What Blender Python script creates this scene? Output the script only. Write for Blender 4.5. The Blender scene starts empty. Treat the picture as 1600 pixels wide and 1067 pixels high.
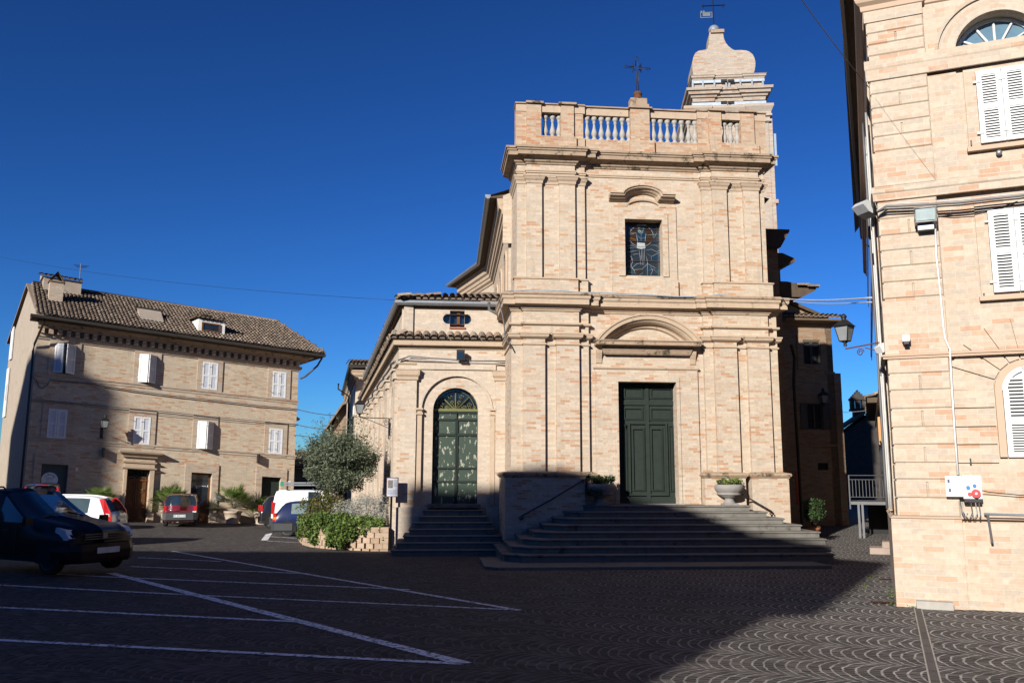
import bpy, math, random
from mathutils import Vector, Matrix
R = math.radians
random.seed(7)
scene = bpy.context.scene
col = scene.collection
# ------------------------------------------------------------------ camera
FPX, PITCH, ROLL = 1330.0, R(8.9), R(0.2)
CAM = Vector((0, 0, 1.75))
_f = Vector((0, math.cos(PITCH), math.sin(PITCH)))
_r = Vector((1, 0, 0)); _u = _r.cross(_f)
CR = _r * math.cos(ROLL) + _u * math.sin(ROLL)
CU = _u * math.cos(ROLL) - _r * math.sin(ROLL)
cd = bpy.data.cameras.new('camera'); co = bpy.data.objects.new('camera', cd); col.objects.link(co)
cd.sensor_width = 36; cd.lens = 36 * FPX / 1600; cd.clip_end = 3000; cd.clip_start = .1
m = Matrix((CR, CU, -_f)).transposed().to_4x4(); m.translation = CAM; co.matrix_world = m
scene.camera = co
# ------------------------------------------------------------------ light
SUN_AZ, SUN_EL = R(29), R(22)          # direction the light travels: 29 deg right of +Y, 22 deg down
L = Vector((math.sin(SUN_AZ) * math.cos(SUN_EL), math.cos(SUN_AZ) * math.cos(SUN_EL), -math.sin(SUN_EL)))
sd = bpy.data.lights.new('sun', 'SUN'); so = bpy.data.objects.new('sun', sd); col.objects.link(so)
sd.energy = 5.0; sd.angle = R(.5); sd.color = (1, .95, .87)
so.rotation_euler = L.to_track_quat('-Z', 'Y').to_euler()
w = bpy.data.worlds.new('World'); scene.world = w; w.use_nodes = True
nt = w.node_tree
sk = nt.nodes.new('ShaderNodeTexSky'); sk.sky_type = 'NISHITA'; sk.sun_disc = False
sk.sun_elevation = SUN_EL; sk.sun_rotation = SUN_AZ + math.pi
sk.air_density = 1.0; sk.dust_density = 0.0; sk.ozone_density = 6.0; sk.altitude = 300
gm = nt.nodes.new('ShaderNodeGamma'); gm.inputs[1].default_value = 1.4; nt.links.new(sk.outputs[0], gm.inputs[0])
sm_ = nt.nodes.new('ShaderNodeMix'); sm_.data_type = 'RGBA'; sm_.blend_type = 'MULTIPLY'; sm_.inputs[0].default_value = 1; sm_.inputs[7].default_value = (.25, .44, .60, 1)
nt.links.new(gm.outputs[0], sm_.inputs[6]); hs_ = nt.nodes.new('ShaderNodeHueSaturation'); hs_.inputs['Saturation'].default_value = 1.0
nt.links.new(sm_.outputs[2], hs_.inputs['Color']); nt.links.new(hs_.outputs[0], nt.nodes['Background'].inputs[0])
nt.nodes['Background'].inputs[1].default_value = .05
vs = scene.view_settings
vs.view_transform = 'Standard'; vs.look = 'None'; vs.gamma = 1; vs.exposure = .75
# ------------------------------------------------------------------ frames
def gz(x, y):
    t = max(0.0, -x - 11.0); rise = .02 * max(0.0, min(y, 60) - 20) * min(1.0, max(0.0, (x - 7.5) / 3)); return rise + -0.0165 * max(y, -40) + .034 * (t if t < 25 else 25) * (1 if t > 1 else t)
def ray(x, y): return _f + CR * ((x - 800) / FPX) + CU * ((533.5 - y) / FPX)
def at(x, y, Y):
    d = ray(x, y); return CAM + d * (Y / d.y)
def gp(x, y):
    d = ray(x, y); return CAM + d * (-1.75 / (d.z + .0165 * d.y))
class Fr:
    def __init__(s, P, ang, k=0):
        s.P = Vector(P); s.u = Vector((math.cos(ang), math.sin(ang), 0)); s.n = Vector((math.sin(ang), -math.cos(ang), 0)); s.k = k
    def px(s, x, y, w=0):
        d = ray(x, y); Q = s.P + s.n * w; t = ((Q - CAM).dot(s.n)) / d.dot(s.n); X = CAM + d * t; a = (X - s.P).dot(s.u)
        return a, X.z - s.P.z + s.k * a
    def a(s, x, y, w=0): return s.px(x, y, w)[0]
    def b(s, y, x, w=0): return s.px(x, y, w)[1]
    def __call__(s, a, w, b): return s.P + s.u * a + s.n * w + Vector((0, 0, b - s.k * a))
def ident(a, w, b): return Vector((a, w, b))
def flip(a, w, b): return Vector((a, -w, b))
# ------------------------------------------------------------------ mesh builder
class MB:
    def __init__(s, T=ident): s.T = T; s.v = []; s.f = []; s.uv = []; s.sm = []
    def face(s, pts, uv=None, sm=False):
        if uv is None:
            n = Vector((0, 0, 0))
            for i in range(len(pts)):
                p, q = pts[i], pts[(i + 1) % len(pts)]
                n.x += (p[1] - q[1]) * (p[2] + q[2]); n.y += (p[2] - q[2]) * (p[0] + q[0]); n.z += (p[0] - q[0]) * (p[1] + q[1])
            ax, ay, az = abs(n.x), abs(n.y), abs(n.z)
            if az > ax and az > ay: uv = [(p[0], p[1]) for p in pts]
            elif ay >= ax: uv = [(p[0], p[2]) for p in pts]
            else: uv = [(p[1] + .13, p[2]) for p in pts]
        i0 = len(s.v); s.v += [s.T(*p) for p in pts]; s.f.append(tuple(range(i0, i0 + len(pts)))); s.uv.append(uv); s.sm.append(sm)
    def box(s, a0, a1, w0, w1, b0, b1, uv=None):
        P = lambda i, j, k: ((a0, a1)[i], (w0, w1)[j], (b0, b1)[k])
        for q in (((0,0,0),(1,0,0),(1,0,1),(0,0,1)), ((0,1,0),(0,1,1),(1,1,1),(1,1,0)), ((0,0,0),(0,0,1),(0,1,1),(0,1,0)),
                  ((1,0,0),(1,1,0),(1,1,1),(1,0,1)), ((0,0,1),(1,0,1),(1,1,1),(0,1,1)), ((0,0,0),(0,1,0),(1,1,0),(1,0,0))):
            s.face([P(*c) for c in q], [uv] * 4 if uv else None)
        return s
    def ring(s, a0, a1, b0, b1, t, w0, w1):      # rectangular frame lying in the facade
        s.box(a0, a0 + t, w0, w1, b0, b1); s.box(a1 - t, a1, w0, w1, b0, b1)
        s.box(a0 + t, a1 - t, w0, w1, b1 - t, b1); s.box(a0 + t, a1 - t, w0, w1, b0, b0 + t); return s
    def prism(s, poly, q0, q1, mp):              # poly in 2d, extruded q0..q1, mp(x,y,q)->(a,w,b)
        s.face([mp(x, y, q0) for x, y in poly]); s.face([mp(x, y, q1) for x, y in reversed(poly)])
        n = len(poly)
        for i in range(n):
            p, q = poly[i], poly[(i + 1) % n]
            s.face([mp(*p, q0), mp(*p, q1), mp(*q, q1), mp(*q, q0)])
        return s
    def plan(s, poly, b0, b1): return s.prism(poly, b0, b1, lambda x, y, q: (x, y, q))
    def extr(s, poly, w0, w1): return s.prism(poly, w0, w1, lambda x, y, q: (x, q, y))
    def sweep(s, path, prof, mp=None, closed=False, cap=True):   # prof = (outwards, height); outwards is left of the path
        mp = mp or (lambda x, y, q: (x, y, q)); n = len(path); off = []
        for i in range(n):
            ds = []
            if i > 0 or closed:
                p, q = path[i - 1], path[i]; d = Vector((q[0] - p[0], q[1] - p[1])).normalized(); ds.append(Vector((-d.y, d.x)))
            if i < n - 1 or closed:
                p, q = path[i], path[(i + 1) % n]; d = Vector((q[0] - p[0], q[1] - p[1])).normalized(); ds.append(Vector((-d.y, d.x)))
            if len(ds) == 1: off.append(ds[0])
            else:
                c = 1 + ds[0].dot(ds[1]); off.append((ds[0] + ds[1]) / max(c, .2))
        P = [[(path[i][0] + off[i].x * o, path[i][1] + off[i].y * o, h) for o, h in prof] for i in range(n)]
        acc = 0
        for i in range(n if closed else n - 1):
            j = (i + 1) % n; ln = math.dist(path[i], path[j]); v = 0
            for k in range(len(prof) - 1):
                dv = math.dist(prof[k], prof[k + 1])
                s.face([mp(*P[i][k]), mp(*P[j][k]), mp(*P[j][k + 1]), mp(*P[i][k + 1])],
                       [(acc, v + prof[0][1]), (acc + ln, v + prof[0][1]), (acc + ln, v + dv + prof[0][1]), (acc, v + dv + prof[0][1])]); v += dv
            acc += ln
        if cap and not closed:
            s.face([mp(*q) for q in P[0]]); s.face([mp(*q) for q in reversed(P[-1])])
        return s
    def rib(s, path, prof): return s.sweep(path, prof, lambda x, y, q: (x, q, y))   # path in (a,b); prof=(offset, w)
    def lathe(s, c, prof, n=16, sm=True, sx=1, sy=1):
        P = [[(c[0] + r * sx * math.cos(2 * math.pi * i / n), c[1] + r * sy * math.sin(2 * math.pi * i / n), b) for i in range(n)] for r, b in prof]
        for k in range(len(prof) - 1):
            for i in range(n):
                j = (i + 1) % n; s.face([P[k][i], P[k][j], P[k + 1][j], P[k + 1][i]], [(i / n * 3, prof[k][1]), ((i + 1) / n * 3, prof[k][1]), ((i + 1) / n * 3, prof[k + 1][1]), (i / n * 3, prof[k + 1][1])], sm)
        s.face(P[0]); s.face(P[-1]); return s
    def tube(s, pts, r, n=6, sm=True, uvc=None):
        pts = [Vector(p) for p in pts]; rings = []
        for i, p in enumerate(pts):
            d = (pts[min(i + 1, len(pts) - 1)] - pts[max(i - 1, 0)])
            if d.length < 1e-9: d = Vector((0, 0, 1))
            d.normalize(); x = d.cross(Vector((0, 0, 1)) if abs(d.z) < .9 else Vector((1, 0, 0))).normalized(); y = d.cross(x)
            rr = r[i] if isinstance(r, (list, tuple)) else r
            rings.append([tuple(p + x * rr * math.cos(2 * math.pi * k / n) + y * rr * math.sin(2 * math.pi * k / n)) for k in range(n)])
        for i in range(len(rings) - 1):
            for k in range(n):
                j = (k + 1) % n; s.face([rings[i][k], rings[i][j], rings[i + 1][j], rings[i + 1][k]], None if uvc is None else [uvc] * 4, sm)
        s.face(rings[0], None if uvc is None else [uvc] * n); s.face(rings[-1], None if uvc is None else [uvc] * n); return s
    def wall(s, a0, a1, b0, b1, w, ops, depth=.2):     # ops: (a0,a1,b0,b1,'r'|'a')
        xs = sorted({a0, a1} | {o[0] for o in ops} | {o[1] for o in ops}); xs = [x for x in xs if a0 - 1e-6 <= x <= a1 + 1e-6]
        ys = sorted({b0, b1} | {o[2] for o in ops} | {o[3] for o in ops}); ys = [y for y in ys if b0 - 1e-6 <= y <= b1 + 1e-6]
        for i in range(len(xs) - 1):
            for j in range(len(ys) - 1):
                cx, cy = (xs[i] + xs[i + 1]) / 2, (ys[j] + ys[j + 1]) / 2
                if any(o[0] < cx < o[1] and o[2] < cy < o[3] for o in ops): continue
                s.face([(xs[i], w, ys[j]), (xs[i + 1], w, ys[j]), (xs[i + 1], w, ys[j + 1]), (xs[i], w, ys[j + 1])])
        for o in ops:
            dp = o[5] if len(o) > 5 else depth
            if o[4] == 'a':
                c = (o[0] + o[1]) / 2; r = (o[1] - o[0]) / 2; rb = min(r, o[3] - o[2]); sp = o[3] - rb; N = 14
                A = [(c - r * math.cos(math.pi * k / N), sp + rb * math.sin(math.pi * k / N)) for k in range(N + 1)]
                for k in range(N):
                    p, q = A[k], A[k + 1]
                    s.face([(p[0], w, p[1]), (q[0], w, q[1]), (q[0], w, o[3]), (p[0], w, o[3])])
                    s.face([(p[0], w, p[1]), (q[0], w, q[1]), (q[0], w - dp, q[1]), (p[0], w - dp, p[1])])
            else:
                sp = o[3]; s.face([(o[0], w, sp), (o[1], w, sp), (o[1], w - dp, sp), (o[0], w - dp, sp)])
            if sp > o[2] + 1e-6:
                for x in (o[0], o[1]): s.face([(x, w, o[2]), (x, w - dp, o[2]), (x, w - dp, sp), (x, w, sp)])
            if o[2] > b0 + 1e-3: s.face([(o[0], w, o[2]), (o[1], w, o[2]), (o[1], w - dp, o[2]), (o[0], w - dp, o[2])])
        return s
    def build(s, name, mat, parent=None, world=True):
        me = bpy.data.meshes.new(name)
        off = Vector((0, 0, 0))
        if parent is not None and world:
            r = parent
            while r is not None: off += r.location; r = r.parent
        me.from_pydata([tuple(v - off) for v in s.v], [], s.f)
        ul = me.uv_layers.new(name='UVMap'); i = 0
        for f in s.uv:
            for c in f: ul.data[i].uv = c; i += 1
        me.polygons.foreach_set('use_smooth', s.sm)
        me.materials.append(mat); me.update()
        o = bpy.data.objects.new(name, me); col.objects.link(o)
        if parent is not None: o.parent = parent
        if any(s.sm):
            import bmesh
            bm = bmesh.new(); bm.from_mesh(me); bmesh.ops.remove_doubles(bm, verts=bm.verts, dist=1e-5)
            bm.to_mesh(me); bm.free()
        return o
def box(T, *a, **k): return MB(T).box(*a, **k)
def thing(name, label, cat, loc=(0, 0, 0), group=None, rz=0):
    o = bpy.data.objects.new(name, None); col.objects.link(o); o.location = loc; o.rotation_euler = (0, 0, rz); o.empty_display_size = .3
    o['label'] = label; o['category'] = cat
    if group: o['group'] = group
    return o
def tag(o, label=None, cat=None, group=None, kind=None):
    if label: o['label'] = label
    if cat: o['category'] = cat
    if group: o['group'] = group
    if kind: o['kind'] = kind
    return o
def copy_part(o, parent, loc=None):
    c = o.copy(); col.objects.link(c); c.parent = parent
    if loc is not None: c.location = loc
    return c
def arc(cx, cy, r, t0, t1, n=16, ry=None):
    ry = ry or r
    return [(cx + r * math.cos(R(t0 + (t1 - t0) * i / n)), cy + ry * math.sin(R(t0 + (t1 - t0) * i / n))) for i in range(n + 1)]
# ------------------------------------------------------------------ materials
def newmat(name):
    mt = bpy.data.materials.new(name); mt.use_nodes = True; n = mt.node_tree
    return mt, n, n.nodes['Principled BSDF'], n.links.new
def ramp(n, stops, interp='LINEAR'):
    r = n.nodes.new('ShaderNodeValToRGB'); r.color_ramp.interpolation = interp
    e = r.color_ramp.elements
    while len(e) < len(stops): e.new(.5)
    for i, (p, c) in enumerate(stops): e[i].position = p; e[i].color = (*c, 1) if len(c) == 3 else c
    return r
def mixc(n, lk, fac, a, b, mode='MIX'):
    x = n.nodes.new('ShaderNodeMix'); x.data_type = 'RGBA'; x.blend_type = mode
    for k, v in ((0, fac), (6, a), (7, b)):
        if hasattr(v, 'is_linked') or hasattr(v, 'links'): lk(v, x.inputs[k])
        else: x.inputs[k].default_value = v if k == 0 else (*v, 1)
    return x.outputs[2]
def noise(n, lk, scale, detail=4, vec=None, rough=.6):
    t = n.nodes.new('ShaderNodeTexNoise'); t.inputs['Scale'].default_value = scale; t.inputs['Detail'].default_value = detail; t.inputs['Roughness'].default_value = rough
    if vec is not None: lk(vec, t.inputs['Vector'])
    return t.outputs['Fac']
def mth(n, lk, op, a, b=None, c=None):
    t = n.nodes.new('ShaderNodeMath'); t.operation = op
    for i, v in enumerate((a, b, c)):
        if v is None: continue
        if hasattr(v, 'links'): lk(v, t.inputs[i])
        else: t.inputs[i].default_value = v
    return t.outputs[0]
def brick(name, base, alt, hot, mortar, bw=.27, bh=.068, share=.18, patch=.25, grime=.35, grimecol=(.16, .13, .1), bump=.4):
    mt, n, bs, lk = newmat(name)
    tc = n.nodes.new('ShaderNodeTexCoord'); uv = tc.outputs['UV']; ob = tc.outputs['Object']
    bt = n.nodes.new('ShaderNodeTexBrick'); lk(uv, bt.inputs['Vector'])
    bt.inputs['Color1'].default_value = (0, 0, 0, 1); bt.inputs['Color2'].default_value = (1, 1, 1, 1); bt.inputs['Mortar'].default_value = (.5, .5, .5, 1)
    bt.inputs['Scale'].default_value = 1; bt.inputs['Brick Width'].default_value = bw; bt.inputs['Row Height'].default_value = bh
    bt.inputs['Mortar Size'].default_value = bh * .07; bt.inputs['Mortar Smooth'].default_value = .2; bt.inputs['Bias'].default_value = 0
    sep = n.nodes.new('ShaderNodeSeparateColor'); lk(bt.outputs['Color'], sep.inputs[0]); rnd = sep.outputs[0]
    big = noise(n, lk, .9, 3, ob)
    v = mth(n, lk, 'ADD', rnd, mth(n, lk, 'MULTIPLY', mth(n, lk, 'SUBTRACT', big, .5), patch * 2.2))
    s = share
    mx = lambda p, q, k: tuple(a * (1 - k) + b * k for a, b in zip(p, q)); gy = tuple(.9 * a * b for a, b in zip(base, (1.0, 1.02, 1.05)))
    rp = ramp(n, [(0, gy), (.14, base), (.3, mx(base, alt, .5)), (.42, tuple(min(.6, a * 1.06) for a in base)), (.55, alt), (.66, mx(base, hot, .12)), (1 - s, mx(base, hot, .35)), (1 - s + .04, mx(base, hot, .7)), (1 - s * .45, hot)], 'CONSTANT')
    lk(v, rp.inputs[0])
    c = mixc(n, lk, bt.outputs['Fac'], rp.outputs[0], mortar)
    fine = noise(n, lk, 14, 5, ob)
    fr = ramp(n, [(.25, (.86, .86, .86)), (.75, (1.07, 1.07, 1.07))]); lk(fine, fr.inputs[0])
    c = mixc(n, lk, 1.0, c, fr.outputs[0], 'MULTIPLY')
    # weathering: blotches with their own shape
    g = noise(n, lk, .55, 7, ob, .72)
    gr = ramp(n, [(.52, (0, 0, 0)), (.74, (1, 1, 1))]); lk(g, gr.inputs[0])
    c = mixc(n, lk, mth(n, lk, 'MULTIPLY', gr.outputs[0], grime * .6), c, grimecol)
    mp = n.nodes.new('ShaderNodeMapping'); lk(uv, mp.inputs[0]); mp.inputs['Scale'].default_value = (2.6, .22, 1)
    sk_ = noise(n, lk, 1.0, 7, mp.outputs[0], .7); sr = ramp(n, [(.56, (0, 0, 0)), (.70, (1, 1, 1))]); lk(sk_, sr.inputs[0])
    c = mixc(n, lk, mth(n, lk, 'MULTIPLY', sr.outputs[0], grime * .75), c, grimecol)
    lk(c, bs.inputs['Base Color']); bs.inputs['Roughness'].default_value = .9; bs.inputs['Specular IOR Level'].default_value = .1
    bp = n.nodes.new('ShaderNodeBump'); bp.inputs['Strength'].default_value = bump; bp.inputs['Distance'].default_value = .012
    h = mth(n, lk, 'ADD', mth(n, lk, 'MULTIPLY', bt.outputs['Fac'], -1.0), mth(n, lk, 'MULTIPLY', fine, .8)); lk(h, bp.inputs['Height']); lk(bp.outputs[0], bs.inputs['Normal'])
    return mt
def stone(name, c1, c2, c3=None, scale=3, rough=.85, bump=.3, th=.58, metal=0):
    mt, n, bs, lk = newmat(name)
    tc = n.nodes.new('ShaderNodeTexCoord'); ob = tc.outputs['Object']
    r = ramp(n, [(.3, c1), (.7, c2)]); f = noise(n, lk, scale, 8, ob, .7); lk(f, r.inputs[0]); c = r.outputs[0]
    if c3:
        g = ramp(n, [(th, (0, 0, 0)), (th + .09, (1, 1, 1))]); lk(noise(n, lk, scale * .55, 9, ob, .78), g.inputs[0]); c = mixc(n, lk, g.outputs[0], c, c3)
    lk(c, bs.inputs['Base Color']); bs.inputs['Roughness'].default_value = rough; bs.inputs['Metallic'].default_value = metal; bs.inputs['Specular IOR Level'].default_value = .5 if metal else .12
    bp = n.nodes.new('ShaderNodeBump'); bp.inputs['Strength'].default_value = bump; bp.inputs['Distance'].default_value = .01
    lk(noise(n, lk, scale * 12, 4, ob), bp.inputs['Height']); lk(bp.outputs[0], bs.inputs['Normal'])
    return mt
def plain(name, c, rough=.6, metal=0, spec=.5, coat=0, em=None):
    mt, n, bs, lk = newmat(name)
    tc = n.nodes.new('ShaderNodeTexCoord')
    r = ramp(n, [(.3, tuple(x * .86 for x in c)), (.7, tuple(min(1, x * 1.08) for x in c))]); lk(noise(n, lk, 5, 4, tc.outputs['Object']), r.inputs[0])
    lk(r.outputs[0], bs.inputs['Base Color']); bs.inputs['Roughness'].default_value = rough; bs.inputs['Metallic'].default_value = metal
    bs.inputs['Specular IOR Level'].default_value = spec; bs.inputs['Coat Weight'].default_value = coat; bs.inputs['Coat Roughness'].default_value = .06
    return mt
def byuv(name, stops, rough=.8, interp='LINEAR', trans=0, spec=.3, extra=0):   # one random colour per element (constant uv per element)
    mt, n, bs, lk = newmat(name)
    tc = n.nodes.new('ShaderNodeTexCoord'); wn = n.nodes.new('ShaderNodeTexWhiteNoise'); wn.noise_dimensions = '2D'; lk(tc.outputs['UV'], wn.inputs['Vector'])
    r = ramp(n, stops, interp); lk(wn.outputs['Value'], r.inputs[0]); c = r.outputs[0]
    if extra:
        q = ramp(n, [(.3, (1 - extra,) * 3), (.7, (1 + extra * .5,) * 3)]); lk(noise(n, lk, 9, 6, tc.outputs['Object'], .75), q.inputs[0]); c = mixc(n, lk, 1.0, c, q.outputs[0], 'MULTIPLY')
    lk(c, bs.inputs['Base Color']); bs.inputs['Roughness'].default_value = rough; bs.inputs['Specular IOR Level'].default_value = spec
    if trans:
        tr = n.nodes.new('ShaderNodeBsdfTranslucent'); lk(c, tr.inputs[0]); ms = n.nodes.new('ShaderNodeMixShader'); ms.inputs[0].default_value = trans
        lk(bs.outputs[0], ms.inputs[1]); lk(tr.outputs[0], ms.inputs[2]); lk(ms.outputs[0], n.nodes['Material Output'].inputs[0])
    return mt
CREAM, PINK, HOT, MORT = (.44, .362, .278), (.40, .315, .232), (.39, .235, .14), (.43, .37, .30)
M = {}
M['brick'] = brick('pale_brick', CREAM, PINK, HOT, MORT, share=.15)
M['brick_low'] = brick('pale_brick_low', (.43, .355, .277), (.39, .305, .228), (.37, .22, .135), MORT, share=.22)
M['brick_annex'] = brick('annex_brick', (.44, .37, .295), (.405, .33, .255), (.38, .24, .15), MORT, share=.09)
M['brick_left'] = brick('house_brick', (.45, .37, .275), (.395, .31, .22), (.39, .22, .125), (.43, .37, .29), share=.2, bw=.3, bh=.075)
M['brick_trim'] = brick('house_trim_brick', (.40, .325, .25), (.37, .285, .21), (.36, .22, .145), (.37, .33, .27), share=.2, bw=.3, bh=.075)
M['brick_right'] = brick('corner_house_brick', (.43, .352, .272), (.40, .312, .232), (.40, .26, .175), (.435, .38, .315), bw=.30, bh=.087, share=.2, grime=.3)
M['brick_tower'] = brick('tower_brick', (.37, .31, .25), (.33, .265, .21), (.34, .215, .15), (.35, .31, .26), share=.15)
M['brick_parapet'] = brick('parapet_brick', (.40, .30, .21), (.35, .235, .15), (.36, .18, .10), (.38, .31, .24), share=.28, grime=.7)
M['shade_toned'] = stone('shade_toned_far_wall', (.06, .052, .045), (.035, .03, .028), None, 3)  # shade at the lane end is put straight into this wall colour
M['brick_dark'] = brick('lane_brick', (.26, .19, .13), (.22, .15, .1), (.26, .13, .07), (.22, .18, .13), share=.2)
M['plaster'] = stone('old_plaster', (0.336, 0.286, 0.231), (0.272, 0.22, 0.171), (0.216, 0.171, 0.128), 2.2)
M['trim'] = stone('weathered_terracotta_moulding', (.42, .325, .235), (.35, .265, .19), (.16, .125, .095), 5, th=.57)
M['trim_top'] = stone('lichened_coping', (.34, .25, .175), (.25, .185, .13), (.06, .052, .036), 6, th=.53)
M['trim_right'] = stone('corner_house_moulding', (0.432, 0.318, 0.231), (0.4, 0.294, 0.214), (0.272, 0.204, 0.146), 4, th=.62)
M['stone'] = stone('grey_step_stone', (.17, .16, .145), (.12, .113, .10), (.07, .062, .05), 4, th=.55)
M['urn'] = stone('grey_urn_stone', (0.248, 0.228, 0.214), (0.192, 0.18, 0.171), (0.136, 0.131, 0.12), 8)
M['balu'] = stone('grey_baluster_stone', (0.336, 0.318, 0.291), (0.272, 0.253, 0.223), (0.16, 0.147, 0.12), 9, th=.6)
M['tile'] = byuv('roof_tile', [(0, (.14, .105, .08)), (.25, (.24, .18, .13)), (.5, (.18, .14, .11)), (.75, (.31, .25, .19)), (.9, (.26, .18, .13))], .9, 'CONSTANT', extra=.5)
M['soffit'] = stone('dark_timber_eave', (.10, .075, .055), (.07, .05, .035), None, 6)
M['gutter'] = plain('dark_gutter_metal', (.05, .045, .04), .5, .3)
M['zinc'] = plain('grey_zinc', (.22, .23, .24), .45, .5)
M['iron'] = plain('black_iron', (.018, .018, .02), .5, .4)
M['rust'] = stone('rusty_iron', (.07, .035, .02), (.12, .055, .03), None, 9)
M['galv'] = plain('galvanised_steel', (.33, .35, .37), .4, .6)
M['white'] = stone('white_shutter_paint', (.62, .62, .61), (.54, .54, .53), (.44, .43, .41), 3, .5, .08, th=.62)
M['panel'] = plain('pale_grey_shutter_panel', (0.44, 0.457, 0.514), .6)
M['dark'] = plain('dark_interior', (.012, .012, .012), .9)
M['glass'] = plain('window_glass', (.012, .018, .024), .06, 0, .8)
M['cable'] = plain('grey_cable', (.10, .10, .105), .6)
M['cable_pale'] = plain('pale_cable', (.42, .41, .39), .6)
M['wood'] = stone('brown_door_wood', (.13, .06, .025), (.085, .038, .016), None, 5, .45)
M['terra'] = stone('terracotta_pot', (0.36, 0.139, 0.0685), (0.304, 0.114, 0.0599), None, 5)
M['pottery'] = stone('pale_clay_pot', (0.4, 0.326, 0.257), (0.336, 0.269, 0.205), (0.24, 0.196, 0.154), 6)
M['green_paint'] = stone('dark_green_paint', (.024, .032, .027), (.018, .025, .021), (.035, .041, .033), 7, .6, th=.66)
def peeling():
    mt, n, bs, lk = newmat('peeling_green_paint')
    tc = n.nodes.new('ShaderNodeTexCoord'); mp = n.nodes.new('ShaderNodeMapping'); lk(tc.outputs['UV'], mp.inputs[0]); mp.inputs['Scale'].default_value = (9, 4.2, 1)
    f = noise(n, lk, 1.0, 6, mp.outputs[0], .62)
    g = ramp(n, [(.57, (0, 0, 0)), (.585, (1, 1, 1))]); lk(f, g.inputs[0])
    c = mixc(n, lk, g.outputs[0], (.018, .036, .022), (.26, .26, .2)); lk(c, bs.inputs['Base Color']); bs.inputs['Roughness'].default_value = .55
    bp = n.nodes.new('ShaderNodeBump'); bp.inputs['Distance'].default_value = .003; lk(g.outputs[0], bp.inputs['Height']); lk(bp.outputs[0], bs.inputs['Normal'])
    return mt
M['peel'] = peeling()
M['fan_iron'] = plain('green_gold_iron', (.14, .14, .05), .5, .3)
M['blue_door'] = plain('dark_teal_door', (.025, .04, .045), .4)
M['leaf_olive'] = byuv('olive_leaf', [(0, (.05, .068, .036)), (.5, (.10, .125, .07)), (1, (.19, .21, .15))], .6, trans=.2)
M['leaf_green'] = byuv('shrub_leaf', [(0, (.05, .09, .02)), (.5, (.10, .16, .035)), (1, (.18, .23, .06))], .5, trans=.3)
M['leaf_red'] = byuv('reddening_leaf', [(0, (.05, .08, .02)), (.45, (.10, .13, .03)), (.7, (.15, .08, .03)), (1, (.2, .16, .06))], .5, trans=.3)
M['leaf_grey'] = byuv('silvery_leaf', [(0, (.2, .2, .17)), (1, (.42, .42, .38))], .7, trans=.15)
M['leaf_dark'] = byuv('dark_glossy_leaf', [(0, (.015, .035, .012)), (1, (.05, .09, .03))], .4, trans=.15)
M['leaf_lime'] = byuv('lime_leaf', [(0, (.10, .15, .03)), (1, (.22, .27, .08))], .5, trans=.3)
M['bark'] = stone('grey_bark', (.13, .105, .08), (.07, .055, .04), None, 7)
M['block'] = byuv('concrete_block', [(0, (0.304, 0.212, 0.146)), (1, (0.384, 0.286, 0.205))], .9, extra=.25)
M['soil'] = stone('soil', (.05, .035, .025), (.03, .02, .015), None, 8)
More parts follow.
